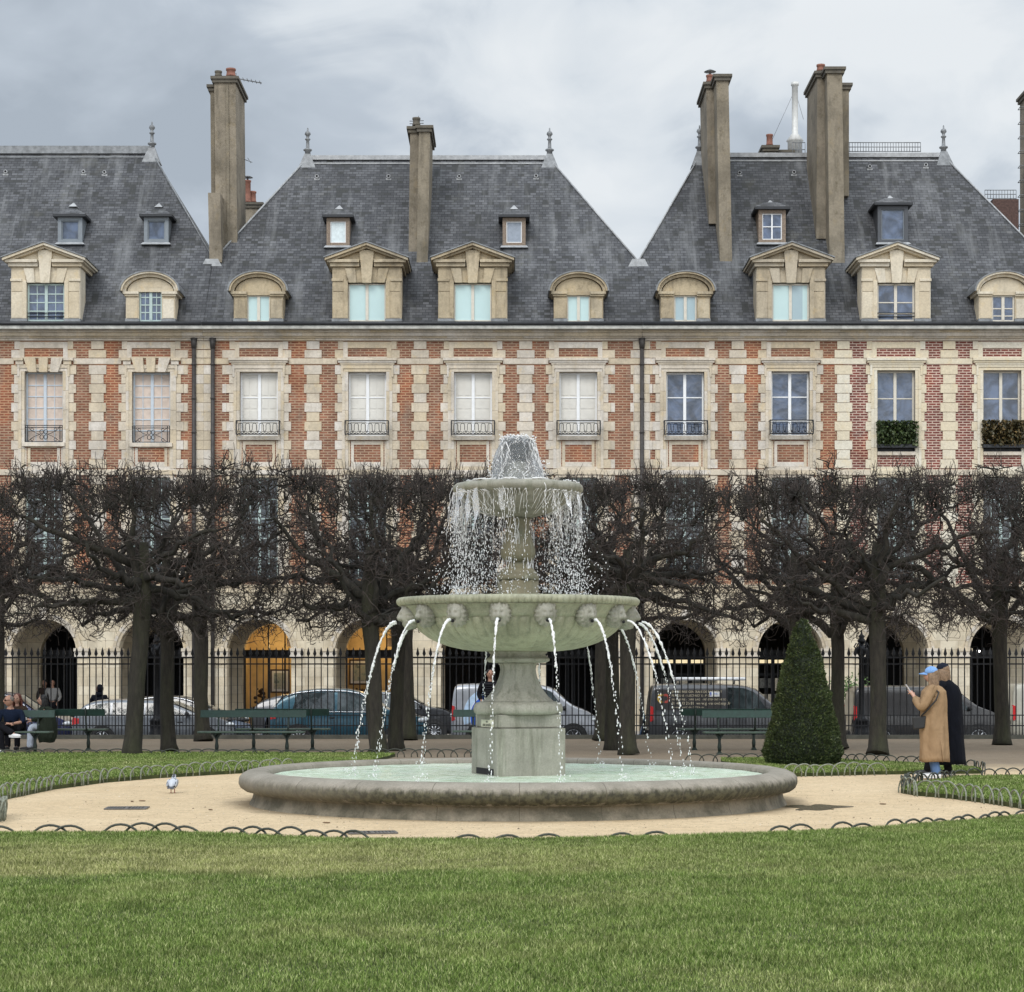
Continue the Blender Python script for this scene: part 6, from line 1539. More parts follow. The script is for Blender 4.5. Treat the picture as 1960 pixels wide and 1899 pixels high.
# wall lamp under the arcade at the right
D = 70.4; x = X(1872.5, D); t = thing('wall_lamp', 'small lit lamp glowing under the arch at the far right', 'lamp', (x, D+.2, Z(1246, D)))
m_ = MB(); m_.ball((x, D, Z(1246, D)), (.07, .07, .06), 12, 8); m_.build('bulb', simple('lamp_glow', (1, 1, .9), .5, emit=((1, .97, .88), 6)), t); m_ = MB(); m_.tube([(x, D, Z(1243, D)), (x-.02, D+.1, Z(1238, D)), (x-.2, D+.3, Z(1238, D))], .015, 5); m_.lathe([(.09, Z(1245, D)), (.03, Z(1242, D))], 12, (x, D)); m_.build('bracket', M['iron'], t)
# ================================================================ pollarded lindens
def bark(name, c1, c2, moss, ms=.5):
    m = NM(name); v = m.P((3, 3, .8), obj=True)
    c = m.mix(m.ramp(m.noise(4, 5, .7, v), [(.35, 0), (.65, 1)]), c1, c2)
    c = m.mix(m.ramp(m.noise(1.4, 4, .6, m.P((1.5, 1.5, .5), obj=True)), [(.42, 0), (.68, ms)]), c, moss)
    c = m.mix(1.0, c, m.ramp(m.island(), [(0, .7), (1, 1.35)]), 'MULTIPLY')
    m.col(c); m.b.inputs['Roughness'].default_value = .95; m.bump(m.noise(9, 5, .75, v), .9, .03); return m.mat
M['bark'] = bark('trunk_bark', (.016, .014, .011), (.040, .035, .026), (.038, .045, .016))
M['limb'] = bark('limb_bark', (.012, .011, .009), (.034, .030, .024), (.028, .030, .014), .3)
M['twig'] = bark('twig_bark', (.024, .019, .017), (.074, .058, .051), (.042, .035, .027), .3)
HX, HYB, ZT, ZB = 2.5, 1.4, 5.58, 2.45
def make_tree(seed, lean=0.0, sparse=False):
    rs = random.Random(seed); limbs = MB(); twigs = MB()
    def wander(p, d, ln, n, crook, up=0.0):
        pts = [Vector(p)]; d = Vector(d).normalized(); st = ln/n
        for i in range(n):
            d = (d+Vector((rs.gauss(0, crook), rs.gauss(0, crook), rs.gauss(0, crook)+up))).normalized()
            q = pts[-1]+d*st
            if q.z > ZT+rs.uniform(-.22, .16): q.z = pts[-1].z+.02; d.z *= .1
            if abs(q.x) > HX*1.06 or abs(q.y) > HYB*1.1: d.x *= -.3; d.y *= -.3; q = pts[-1]+d*st*.5
            if q.z < ZB-.25: q.z = pts[-1].z; d.z = abs(d.z)
            pts.append(q)
        return pts, d
    def rads(r0, r1, n): return [r0+(r1-r0)*i/n for i in range(n+1)]
    th = 3.3
    n = 11
    # trunk
    tp = [Vector((lean*min(1, z/3.0)*.55+rs.gauss(0, .012), rs.gauss(0, .012), z)) for z in [0, .15, .5, 1.0, 1.6, 2.2, 2.7, 3.2, 3.7, 4.2]]
    tr = [.245, .20, .178, .168, .163, .165, .175, .17, .13, .09]
    tb = MB(); tb.tube(tp, tr, 14)
    rr_ = random.Random(seed+5); tb.v = [(x+rr_.uniform(-.008, .008), y+rr_.uniform(-.008, .008), z) for x, y, z in tb.v]
    nl = 13; segs = []      # skeleton points (position, radius) to attach to
    for i in range(nl):
        a = 2*pi*i/nl+rs.uniform(-.2, .2); z0 = rs.uniform(2.5, 3.9); f_ = max(0, min(1, (z0-2.2)/2.0)); s = tp[5].lerp(tp[9], f_)
        st = Vector((s.x, s.y, z0)); q = (i*5) % nl/nl; ez = 2.75+2.75*q; rch = rs.uniform(.70, .95)*(1 if ez < 4.8 else .8)
        ex = cos(a)*HX*rch*(1.15 if abs(cos(a)) > .6 else 1.0); ex = max(-HX*.95, min(HX*.95, ex)); ey = sin(a)*HYB*rch
        m_ = 10; P = []; side = rs.uniform(-.22, .22); pw = rs.choice((.7, 1.0, 1.6))
        for k in range(m_+1):
            t = k/m_; P.append(Vector((st.x+(ex-st.x)*t-ey*side*sin(pi*t)+rs.gauss(0, .05), st.y+(ey-st.y)*t+ex*side*sin(pi*t)*.4+rs.gauss(0, .05), z0+(ez-z0)*t**pw+rs.gauss(0, .05))))
        r0 = rs.uniform(.065, .105); Rr = rads(r0, .030, m_); limbs.tube(P, [q_*rs.uniform(.88, 1.18) for q_ in Rr], 7)
        segs += [(P[k], Rr[k]) for k in range(2, m_+1)]
    cells = []
    nx, ny, nz = 10, 3, 5
    for ix in range(nx):
        for iy in range(ny):
            for iz in range(nz):
                cells.append(Vector((-HX+(ix+rs.random())*2*HX/nx, -HYB+(iy+rs.random())*2*HYB/ny, ZB+.1+(iz+rs.random())*(ZT-ZB-.1)/nz)))
    rs.shuffle(cells)
    cells = [c for c in cells if not (c.z < 3.3 and c.length < 0)]
    # nearer targets first, so that the boughs grow outwards
    cells.sort(key=lambda c: min((c-p).length for p, r in segs)+rs.uniform(0, .5))
    for tgt in cells:
        p, r0 = min(segs, key=lambda q: (q[0]-tgt).length*(1.0 if q[1] > .012 else 1.5)+rs.uniform(0, .25))
        v = tgt-p; L0 = v.length; 
        if L0 < .08: continue
        n_ = 6; Q = []; up = .16*L0 if tgt.z > p.z else -.10*L0
        off = Vector((rs.gauss(0, .12), rs.gauss(0, .12), up))
        for k in range(n_+1):
            t = k/n_; Q.append(p+v*t+off*sin(pi*t)+Vector((rs.gauss(0, .03), rs.gauss(0, .03), rs.gauss(0, .03)))*(k > 0)*min(1, L0*2))
        r1 = min(r0*.8, rs.uniform(.015, .028)); r2_ = r1*.55; limbs.tube(Q, [q_*rs.uniform(.85, 1.2) for q_ in rads(r1, r2_, n_)], 5, cap=False)
        segs += [(Q[k], r2_) for k in (3, 6)]
        for l in range(4 if sparse else 5):
            p2 = Q[rs.randint(1, n_)]; top = p2.z > 4.75; low = p2.z < 3.3
            d2 = Vector((p2.x*.25, p2.y*.25, 0))+v*.4+Vector((rs.gauss(0, .8), rs.gauss(0, .8), rs.gauss(1.0 if top else -.35 if low else .15, .55)))
            T_, d3 = wander(p2, d2, rs.uniform(.30, .80), 6, .40, .07 if top else -.03 if low else 0); r2 = rs.uniform(.0075, .0125) if not top else rs.uniform(.010, .018)
            (limbs if top else twigs).tube(T_, rads(r2, r2*.6, 6), 4, cap=False)
            for w in range(3 if sparse else 4):
                p3 = T_[rs.randint(1, 6)]; d4 = Vector((rs.gauss(0, 1), rs.gauss(0, 1), rs.gauss(.8 if top else 0, .7)))
                W_, _ = wander(p3, d4, rs.uniform(.18, .45), 4, .45); r3 = rs.uniform(.005, .0085); twigs.tube(W_, rads(r3, r3*.6, 4), 3, cap=False)
    if True:     # short upright shoots on the clipped top
        for _ in range(330):
            p = rs.choice([q[0] for q in segs if q[0].z > 5.0])+Vector((rs.gauss(0, .1), rs.gauss(0, .1), .08)); d = Vector((rs.gauss(0, .35), rs.gauss(0, .35), 1)); st = Vector(p); P = [st]
            for k in range(3): P.append(P[-1]+Vector((rs.gauss(0, .04), rs.gauss(0, .04), rs.uniform(.06, .16))))
            twigs.tube(P, [.010, .008, .006, .004], 3, cap=False)
    root = bpy.data.objects.new('pollarded_tree', None); COL.objects.link(root)
    tb.build('trunk', M['bark'], root, world=False); limbs.build('branches', M['limb'], root, world=False); twigs.build('twigs', M['twig'], root, world=False)
    return root
TREES = [  # px base, py base, variant, label
 (252, 1450, 0, 'front row linden leaning right at the left, beside the green bench'),
 (722, 1445, 1, 'front row linden just left of the fountain, leaning a little left'),
 (1201, 1445, 2, 'front row linden just right of the fountain pedestal'),
 (1680, 1445, 3, 'front row linden between the clipped yew and the two standing people'),
 (2162, 1445, 0, 'front row linden beyond the right edge, its crown reaching into view'),
 (-226, 1445, 2, 'front row linden beyond the left edge, its crown reaching into view'),
 (323, 1439, 1, 'second row linden right behind the leaning linden at the left'),
 (758, 1437, 3, 'second row linden close behind the one left of the fountain'),
 (1172, 1436, 0, 'second row linden half hidden behind the one right of the fountain'),
 (1606, 1435, 2, 'second row linden with a slim trunk just right of the clipped yew'),
 (2045, 1435, 1, 'second row linden beyond the right edge, branches in view'),
 (-110, 1437, 3, 'second row linden beyond the left edge, branches in view'),
 (388, 1419, 2, 'back row linden near the fence above the left end of the empty bench'),
 (781, 1417, 0, 'back row linden near the fence left of the white van'),
 (1152, 1418, 3, 'back row linden near the fence by the nose of the white van'),
 (1526, 1418, 1, 'back row linden near the fence hidden behind the clipped yew'),
 (1918, 1426, 2, 'back row linden near the fence at the far right'),
 (-4, 1419, 1, 'back row linden near the fence at the far left edge'),
]
variants = [make_tree(21, .42), make_tree(22, -.28), make_tree(23, .02), make_tree(24, .0), make_tree(25, .1, True), make_tree(26, -.1, True), make_tree(27, .0, True)]
used = [False]*7
for i, (px, py, v, lab) in enumerate(TREES):
    p = G(px, py)
    if i > 5: v = 4+i % 3
    o = variants[v] if not used[v] else dup(variants[v]); used[v] = True
    rz = [0, 0, 0, 0, pi, 0, pi, pi, pi, pi, 0, 0, pi*.97, .1, .0, pi, 0, pi][i]
    sx = 1.0
    o.location = p; o.rotation_euler = (0, 0, rz); s = [1, 1.0, .985, 1.02, 1, 1, 1.0, 1.02, 1.01, 1.0, 1, 1, 1.1, 1.13, 1.12, 1.12, 1.08, 1.1][i]
    w = .86 if 6 <= i < 12 else .92 if i >= 12 else 1
    o.scale = (s*.97, s*.97, s*(1.0)) if i < 6 else (s*w, s*w, s)
    tag(o, lab, 'tree', 'pollarded lindens in three rows')
# ---- clipped yew cone
def yew():
    c = G(1537, 1470); t = thing('clipped_yew', 'tall clipped dark green yew cone standing on the narrow lawn', 'topiary', (c.x, c.y, 0)); rs = random.Random(9)
    s = c.y/F; prof = [(0, 0.0), (50, .03), (66, .10), (72.5, .22), (73.5, .30), (71, .42), (64, .70), (52, 1.20), (38, 1.72), (24, 2.14), (12, 2.42), (5, 2.54), (0, 2.57)]
    pz = [q[1] for q in prof]; pr = [q[0]*s for q in prof]
    m = NM('yew_leaves'); isl = m.island(); cc = m.ramp(isl, [(0, (.020, .034, .011)), (.5, (.048, .072, .022)), (.85, (.080, .108, .034)), (1, (.12, .14, .055))])
    cc = m.mix(1.0, cc, m.ramp(m.noise(4, 4), [(.35, .7), (.65, 1.3)]), 'MULTIPLY'); m.col(cc); m.b.inputs['Roughness'].default_value = .6
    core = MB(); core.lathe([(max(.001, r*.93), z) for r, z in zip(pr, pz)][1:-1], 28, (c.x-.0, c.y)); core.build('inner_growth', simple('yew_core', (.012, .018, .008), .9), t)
    mb = MB(); xs = [Vector((0, 0, 0))]
    zsamp = np.interp(np.random.default_rng(2).uniform(0, 1, 30000), np.cumsum([0]+[(pr[i]+pr[i+1])*((pz[i+1]-pz[i])**2+(pr[i+1]-pr[i])**2)**.5 for i in range(len(pz)-1)])/sum([(pr[i]+pr[i+1])*((pz[i+1]-pz[i])**2+(pr[i+1]-pr[i])**2)**.5 for i in range(len(pz)-1)]), pz)
    for z in zsamp:
        z = float(z); r = float(np.interp(z, pz, pr)); a = rs.uniform(0, 2*pi)
        bmp = mnoise.noise(Vector((cos(a)*r*4, sin(a)*r*4, z*4)))*.05+mnoise.noise(Vector((cos(a)*r*12, sin(a)*r*12, z*12)))*.035
        r = r*rs.uniform(.95, 1.0)+bmp; p = Vector((c.x+r*cos(a), c.y+r*sin(a), z)); o = Vector((cos(a), sin(a), .45))
        d = (o+Vector((rs.gauss(0, .5), rs.gauss(0, .5), rs.gauss(.1, .5)))).normalized(); e = d.cross(Vector((rs.random(), rs.random(), rs.random()))).normalized(); l = rs.uniform(.022, .048)
        mb.add([p-e*l*.28, p+e*l*.28, p+d*l+e*l*.1, p+d*l-e*l*.1], [(0, 1, 2, 3)])
    mb.build('foliage', m.mat, t)
yew()
def bush():
    c = U(1625, 1322, 63.5); rs = random.Random(3); mb = MB()
    for _ in range(900):
        p = c+Vector((rs.gauss(0, .38), rs.gauss(0, .3), rs.gauss(0, .2))); d = Vector((rs.gauss(0, 1), rs.gauss(0, 1), rs.gauss(0, 1))).normalized(); e = d.orthogonal().normalized(); l = .07
        mb.add([p-e*l*.5, p+e*l*.5, p+d*l], [(0, 1, 2)])
    t = thing('potted_shrub', 'small bright green shrub in a pot behind the dark van', 'shrub', (c.x, c.y, -.45)); mb.build('foliage', simple('shrub_leaves', (.07, .13, .03), .6, isl=.4), t)
    q = MB(); q.lathe([(.22, -.3), (.30, .35), (.33, .36), (.33, .42)], 16, (c.x, c.y)); q.build('plant_pot', M['terracotta'], t)
    st = MB(); st.tube([(c.x, c.y, .4), (c.x, c.y, c.z)], .03, 6); st.build('stem', M['limb'], t)
bush()
# ================================================================ people and birds
def skin(name, verts, edges, radii, mat, par, root=0, sub=1):
    """one continuous surface grown round connected joints"""
    me = bpy.data.meshes.new(name); me.from_pydata([tuple(v) for v in verts], edges, []); me.materials.append(mat)
    o = bpy.data.objects.new(name, me); COL.objects.link(o); o.parent = par
    md = o.modifiers.new('skin', 'SKIN'); md.use_smooth_shade = True; md.branch_smoothing = .3
    sv = me.skin_vertices[0].data
    for i, r in enumerate(radii):
        sv[i].radius = (r, r) if not hasattr(r, '__len__') else r; sv[i].use_root = (i == root)
    s = o.modifiers.new('sub', 'SUBSURF'); s.levels = sub; s.render_levels = sub
    return o
def chainer():
    V = []; E = []; Rr = []
    def add(pts, rad, start=None):
        prev = start
        for p, r in zip(pts, rad):
            V.append(Vector(p)); Rr.append(r); i = len(V)-1
            if prev is not None: E.append((prev, i))
            prev = i
        return prev
    return V, E, Rr, add
def lerp(a, b, t): return Vector(a).lerp(Vector(b), t)
def hand(add, w, d, st, side, s=1.0):
    """palm, four bent fingers, thumb leaving the side of the palm"""
    d = Vector(d).normalized(); up = Vector((0, 0, 1)); sd = d.cross(up)
    if sd.length < .1: sd = Vector((1, 0, 0))
    sd.normalize(); nrm = sd.cross(d)
    pm = add([Vector(w)+d*.045*s], [(.026*s, .038*s)], st)
    for k, (o_, l) in enumerate(((-.030, .068), (-.010, .078), (.010, .074), (.028, .058))):
        b = Vector(w)+d*.085*s+sd*o_*s
        add([b, b+d*l*.5*s-nrm*.006*s, b+d*l*.85*s-nrm*(.022+.004*k)*s], [.0095*s, .0085*s, .007*s], pm)
    b = Vector(w)+d*.045*s+sd*(.038*side)*s
    add([b, b+d*.035*s+sd*.018*side*s-nrm*.01*s], [.010*s, .008*s], pm)
def fuse_head(bo, hd, fd, rt, k):
    bpy.context.view_layer.update(); dg = bpy.context.evaluated_depsgraph_get(); me = bpy.data.meshes.new_from_object(bo.evaluated_get(dg))
    mb = MB(); Mx = Matrix((fd, rt, Vector((0, 0, 1)))).transposed()
    G_ = lambda a, b, w: math.exp(-((a-b)/w)**2)
    def sh(p):           # x forward, y to the side, z up, on an ellipsoid .094 x .076 x .115
        x, y, z = p.x, p.y, p.z; u = z/.115
        w_ = 1-.30*max(0, -u)**1.6*(1 if x > -.02 else .2); y *= w_; x *= (1-.12*max(0, -u)) if x > 0 else (1-.30*max(0, -u)**1.2)
        if x > .03:
            f = G_(y, 0, .014); x += .026*f*G_(z, -.016, .022)+.012*f*G_(z, .008, .018)                # nose
            x += .006*G_(z, .030, .012)*G_(abs(y), .030, .022)-.010*G_(z, .010, .012)*G_(abs(y), .031, .014)  # brow, sockets
            x += .007*G_(y, 0, .022)*G_(z, -.056, .010)-.004*G_(y, 0, .02)*G_(z, -.070, .007)+.008*G_(y, 0, .022)*G_(z, -.092, .014)  # lips, chin
        return Vector((x, y, z))*k
    mb.ball(hd, (.094, .076, .115), 40, 32, f=sh, M=Mx)
    for s in (-1, 1): mb.ball(hd+rt*s*.077*k-fd*.006, (.017*k, .007*k, .030*k), 8, 7, M=Mx)
    nv = len(me.vertices); vs = [tuple(v.co) for v in me.vertices]+mb.v; fs = [tuple(q.vertices) for q in me.polygons]+[tuple(i+nv for i in f) for f in mb.f]
    m2 = bpy.data.meshes.new('body'); m2.from_pydata(vs, [], fs); m2.polygons.foreach_set('use_smooth', [True]*len(fs)); m2.materials.append(bo.data.materials[0]); bo.modifiers.clear(); bo.data = m2
def figure(name, label, loc, J, skinm, topm, legm, shoem, hair=None, hairm=None, face=(0, -1, 0), coat=None, rz=0, sleeves=True, k=1.0, groupn=None, coated=False, hood=False):
    t = thing(name, label, 'person', loc, 0, groupn)
    Jv = {a: Vector(b) for a, b in J.items() if hasattr(b, '__len__')}; fd = Vector(face).normalized(); rt = fd.cross(Vector((0, 0, 1)))
    V, E, Rr, add = chainer()
    pel = add([Jv['pelvis']], [.095*k]); ch = add([lerp(Jv['pelvis'], Jv['chest'], .5), Jv['chest']], [.095*k, .095*k], pel)
    nk = add([Jv['neck']], [.052*k], ch); hd = Jv['head']
    add([lerp(Jv['neck'], hd, .45)-fd*.008, hd-Vector((0, 0, .03))-fd*.012], [.050*k, .045*k], nk)
    for s, q in ((-1, 'r'), (1, 'l')):
        sh, el, wr = Jv['sh_'+q], Jv['el_'+q], Jv['wr_'+q]
        e = add([sh, lerp(sh, el, .5), el, lerp(el, wr, .5), wr], [.045*k, .040*k, .036*k, .036*k, .027*k], ch)
        hand(add, wr, J.get('hd_'+q, wr-el), e, s, k)
        hp, kn, an, to = Jv['hip_'+q], Jv['kn_'+q], Jv['an_'+q], Jv['to_'+q]
        add([hp, lerp(hp, kn, .5), kn, lerp(kn, an, .4), an, to], [.065*k, .060*k, .048*k, .048*k, .036*k, .034*k], pel)
    bo = skin('body', V, E, Rr, skinm, t); fuse_head(bo, hd, fd, rt, k)
    for s in (-1, 1):
        mb = MB(); mb.ball(hd+fd*.083*k+rt*s*.031*k+Vector((0, 0, .010*k)), .010*k, 8, 6); mb.build('eye', M['black'], t, world=False)
    mb = MB(); mb.ball(hd+fd*.084*k+Vector((0, 0, -.056*k)), .011*k, 8, 5, f=lambda p: Vector((p.x*1.6, p.y*1.6, p.z*.6))); mb.build('mouth', simple('lips', (.35, .13, .11), .5), t, world=False)
    # clothes: trousers, top, shoes
    V, E, Rr, add = chainer(); pel = add([Jv['pelvis']+Vector((0, 0, .0))], [(.105 if coated else .14)*k])
    for q in 'rl':
        hp, kn, an = Jv['hip_'+q], Jv['kn_'+q], Jv['an_'+q]; add([hp, lerp(hp, kn, .5), kn, lerp(kn, an, .5), lerp(kn, an, .9), lerp(kn, an, 1.08)], [(.08 if coated else .10)*k, .085*k, .073*k, .072*k, .072*k, .070*k], pel)
    skin('trousers', V, E, Rr, legm, t)
    V, E, Rr, add = chainer(); pel = add([Jv['pelvis']+Vector((0, 0, .04))], [(.11 if coated else .155)*k]); ch = add([lerp(Jv['pelvis'], Jv['chest'], .55), Jv['chest']], [(.12 if coated else .150)*k, (.135 if coated else .160)*k], pel)
    add([lerp(Jv['chest'], Jv['neck'], .82)], [.075*k], ch)
    for q in 'rl':
        sh, el, wr = Jv['sh_'+q], Jv['el_'+q], Jv['wr_'+q]
        if sleeves is True: add([sh, lerp(sh, el, .5), el, lerp(el, wr, .5), lerp(el, wr, .9)], [.078*k, .070*k, .062*k, .056*k, .048*k], ch)
        else: add([sh, lerp(sh, el, .5), el, lerp(el, wr, .3)], [.078*k, .072*k, .062*k, .055*k], ch)
    skin('top', V, E, Rr, topm, t)
    for q in 'rl':
        an, to = Jv['an_'+q], Jv['to_'+q]; mb = MB(); d = (to-an); d.z = 0; ln = d.length; d.normalize(); sdv = d.cross(Vector((0, 0, 1)))
        dz = (to-an).normalized(); fw = dz if abs(dz.z) > .3 and J.get('lift') == q else None
        c = (an+to)/2+(Vector((0, 0, -.01))); Mx = Matrix((d, sdv, Vector((0, 0, 1)))).transposed()
        mb.ball(c, (.15*k, .052*k, .05*k), 14, 9, 0, f=lambda p: Vector((p.x, p.y*(1.0+.15*(p.x > 0)), max(p.z, -.035)*(1.0 if p.x < 0 else .8))), M=Mx)
        mb.ball(c+Vector((0, 0, -.030)), (.152*k, .055*k, .014), 14, 5, 1, M=Mx)
        mb.build('shoe', [shoem, M['white'] if shoem is M.get('whiteshoe') or J.get('sole') else shoem], t, world=False)
    if hair:
        mb = MB()
        if hair == 'short': mb.ball(hd-fd*.020*k+Vector((0, 0, .046*k)), (.093*k, .088*k, .080*k), 16, 10)
        if hair == 'crop':
            mb.ball(hd-fd*.026*k+Vector((0, 0, .030*k)), (.080*k, .078*k, .074*k), 16, 10)
        if hair in ('long', 'mid'):
            ln = .52 if hair == 'long' else .34; rsx = random.Random(hash(name) % 7+3)
            mb.ball(hd-fd*.024*k+Vector((0, 0, .036*k)), (.098*k, .094*k, .092*k), 18, 12)
            for i in range(64):
                a = rsx.uniform(-1.65, 1.65); dirv = (-fd*cos(a)+rt*sin(a)); p0 = hd+dirv*.088*k+Vector((0, 0, .03)); l = ln*rsx.uniform(.55, 1.0)
                wv_ = rsx.uniform(0, 6); P = [p0+dirv*(.014*sin(pi*u)+.012*u+.008*sin(9*u+wv_))+rt*(.010*sin(7*u+wv_))-Vector((0, 0, l*u)) for u in (0, .15, .3, .45, .6, .8, 1)]
                if coat is None: pass
                mb.tube(P, [.020*k, .020*k, .018*k, .016*k, .013*k, .008*k, .002*k], 6)
        mb.build('hair', hairm, t, world=False)
    if hood:
        mb = MB(); mb.ball(hd-fd*.02+Vector((0, 0, .02)), (.118, .118, .135), 16, 12, f=lambda p: p if p.dot(fd) < .07 else p-fd*(p.dot(fd)-.07)*.8); mb.ball(hd-Vector((0, 0, .15)), (.12, .12, .09), 14, 8); mb.build('hood', topm, t, world=False)
    return t, Jv, hd, fd, rt
def coat_mesh(t, rings, mat, seed, name='coat', open_front=None, fold=.02, n=40, nf=9):
    """rings: (z, cx, cy, hx, hy); soft folds that deepen towards the hem"""
    rs_ = random.Random(seed); ph = [rs_.uniform(0, 6.3) for _ in range(4)]; mb = MB(); out = []
    K = len(rings); z_top, z_bot = rings[0][0], rings[-1][0]; M2 = []
    for i in range(K-1):
        for j in range(4):
            f = j/4; M2.append(tuple(a*(1-f)+b*f for a, b in zip(rings[i], rings[i+1])))
    M2.append(rings[-1])
    for z, cx, cy, hx, hy in M2:
        u = (z_top-z)/(z_top-z_bot); ring = []
        for k in range(n):
            a = 2*pi*k/n; w_ = 1+fold*(.3+u)*(sin(nf*a/2*2+ph[0]+2*u)+.6*sin(5*a+ph[1]-3*u)+.5*sin(13*a+ph[2]+5*u))
            w_ += fold*.8*mnoise.noise(Vector((cos(a)*2, sin(a)*2, z*6+seed)))
            ring.append((cx+hx*w_*cos(a), cy+hy*w_*sin(a), z+.008*sin(3*a+ph[3])*u))
        out.append(ring)
    mb.loft(out); return mb.build(name, mat, t, world=False)
SK = simple('light_skin', (.52, .30, .22), .55, 0, .06); SK2 = simple('tanned_skin', (.42, .23, .16), .55, 0, .06)
def cloth_(n, c, v):
    m = NM(n); q = m.P(obj=True); m.col(m.mix(1.0, c, m.ramp(m.noise(6, 4, .6, q), [(.3, 1-v), (.7, 1+v)]), 'MULTIPLY')); m.b.inputs['Roughness'].default_value = .95; m.b.inputs['Specular IOR Level'].default_value = .12
    m.bump(m.noise(1, 3, .55, m.P((5, 5, 2.0), obj=True), .2), .8, .09); return m.mat
cloth = lambda n, c, v=.12: cloth_(n, c, v)
tan = cloth('tan_trench_cloth', (.31, .205, .118)); blackc = cloth('black_wool', (.006, .007, .011)); jeans = cloth('blue_denim', (.10, .17, .32), .25); M['whiteshoe'] = simple('white_shoe', (.72, .72, .72), .5)
navy = cloth('dark_navy_knit', (.010, .016, .034)); green_c = cloth('dark_green_coat_cloth', (.028, .036, .026)); pale_j = cloth('bleached_denim', (.50, .56, .66), .3); darkt = cloth('black_trousers', (.010, .010, .013))
brown_h = simple('dark_blonde_hair', (.21, .135, .08), .6, 0, .35, 30); red_h = simple('auburn_hair', (.13, .035, .022), .6, 0, .3, 30); black_h = simple('black_hair', (.010, .009, .009), .5, 0, .2); grey_h = simple('cropped_grey_hair', (.20, .17, .15), .8)
# --- woman in the tan trench coat, facing left and a little away
D = 31.5; s = D/F; px = lambda x: (x-1787)*s; pz = lambda y: H+(HY-y)*s
def cap(t, hd, fd, rt, mat, k=1.0, strap=True):
    mb = MB(); mb.ball(hd-fd*.012+Vector((0, 0, .052*k)), (.104*k, .098*k, .086*k), 20, 12, f=lambda p: Vector((p.x, p.y, max(p.z, -.03))))
    P = []; n = 12
    for i in range(n+1):
        a = -1.15+2.3*i/n; P.append(hd+Vector((0, 0, .045*k-.018*(abs(a)))) + fd*(.095*cos(a)*k)+rt*(.098*sin(a)*k))
    Q = [hd+Vector((0, 0, .025*k-.012*abs(-1.15+2.3*i/n))) + fd*((.095*cos(-1.15+2.3*i/n)+.085*max(0, cos((-1.15+2.3*i/n)*1.3)))*k)+rt*(.092*sin(-1.15+2.3*i/n)*k) for i in range(n+1)]
    b = len(mb.v); mb.v += [tuple(p) for p in P+Q]+[tuple(Vector(p)-Vector((0, 0, .008))) for p in P+Q]; m = n+1
    for i in range(n):
        for f in ((b+i, b+i+1, b+m+i+1, b+m+i), (b+2*m+i, b+3*m+i, b+3*m+i+1, b+2*m+i+1), (b+m+i, b+m+i+1, b+3*m+i+1, b+3*m+i)): mb.f.append(list(f)); mb.m.append(0); mb.sm.append(True)
    mb.ball(hd+Vector((0, 0, .138*k)), .007, 8, 5)
    return mb.build('cap', mat, t, world=False)
fdir = Vector((-.93, .30, 0)).normalized(); rdir = fdir.cross(Vector((0, 0, 1)))
def L(f, r, z): v = fdir*f+rdir*r; return (v.x, v.y, z)
J = dict(pelvis=L(0, 0, .90), chest=L(.01, 0, 1.28), neck=L(.01, 0, 1.46), head=L(.045, 0, 1.605), sh_r=L(0, .17, 1.40), sh_l=L(0, -.17, 1.40),
         el_r=L(.10, .24, 1.10), wr_r=L(.28, .07, 1.26), el_l=L(.15, -.25, 1.09), wr_l=L(.30, -.05, 1.29), hd_l=L(.4, .5, .55), hd_r=L(.5, -.5, .55),
         hip_r=L(0, .08, .86), kn_r=L(.05, .09, .48), an_r=L(-.02, .10, .10), to_r=L(.13, .11, .045), hip_l=L(0, -.08, .86), kn_l=L(.02, -.09, .47), an_l=L(-.06, -.08, .10), to_l=L(.10, -.09, .045))
t, Jv, hd, fd, rt = figure('person', 'woman in a long tan trench coat and light blue cap looking at her phone', (X(1787, D), D, 0), J, SK, tan, jeans, M['whiteshoe'], 'long', brown_h, fdir, coated=True)
coat_mesh(t, [(1.455, -.01, 0, .075, .075), (1.42, 0, 0, .13, .14), (1.36, .0, 0, .185, .185), (1.22, .0, 0, .20, .19), (1.02, -.0, 0, .20, .175), (.80, .0, 0, .212, .195), (.55, .01, 0, .220, .21), (.28, .015, 0, .232, .225)], tan, 5, fold=.05)
mb = MB(); a0 = px(1811)-.04; mb.tube([(.09, -.235, .27), (.075, -.228, .45), (.05, -.225, .62)], [.004, .004, .003], 5); mb.build('coat_slit', cloth('tan_seam', (.18, .11, .06)), t, world=False)
V, E, Rr, add = chainer(); c0 = add([L(0, 0, 1.38)], [.08])
for q in 'rl': add([Jv['sh_'+q], lerp(Jv['sh_'+q], Jv['el_'+q], .5), Jv['el_'+q], lerp(Jv['el_'+q], Jv['wr_'+q], .5), lerp(Jv['el_'+q], Jv['wr_'+q], .86)], [.088, .088, .084, .074, .066], c0)
skin('coat_sleeves', V, E, Rr, tan, t)
cap(t, hd, fd, rt, cloth('light_blue_cap_cloth', (.20, .36, .66)))
mb = MB()      # strap across the back and the bag at the hip
mb.tube([L(.03, -.13, 1.45), L(-.10, -.19, 1.34), L(-.06, -.235, 1.22), L(.08, -.235, 1.06), L(.16, -.23, .98)], .013, 6); mb.build('bag_strap', M['black'], t, world=False)
mb = MB(); b = Vector(L(.20, -.20, .88)); mb.hexa([tuple(b+Vector(p)) for p in ((-.085, -.03, -.11), (.085, -.03, -.09), (.085, .03, -.09), (-.085, .03, -.11), (-.105, -.025, .09), (.11, -.025, .10), (.11, .025, .10), (-.105, .025, .09))]); bg = mb.build('shoulder_bag', M['black'], t, world=False, bevel=.02)
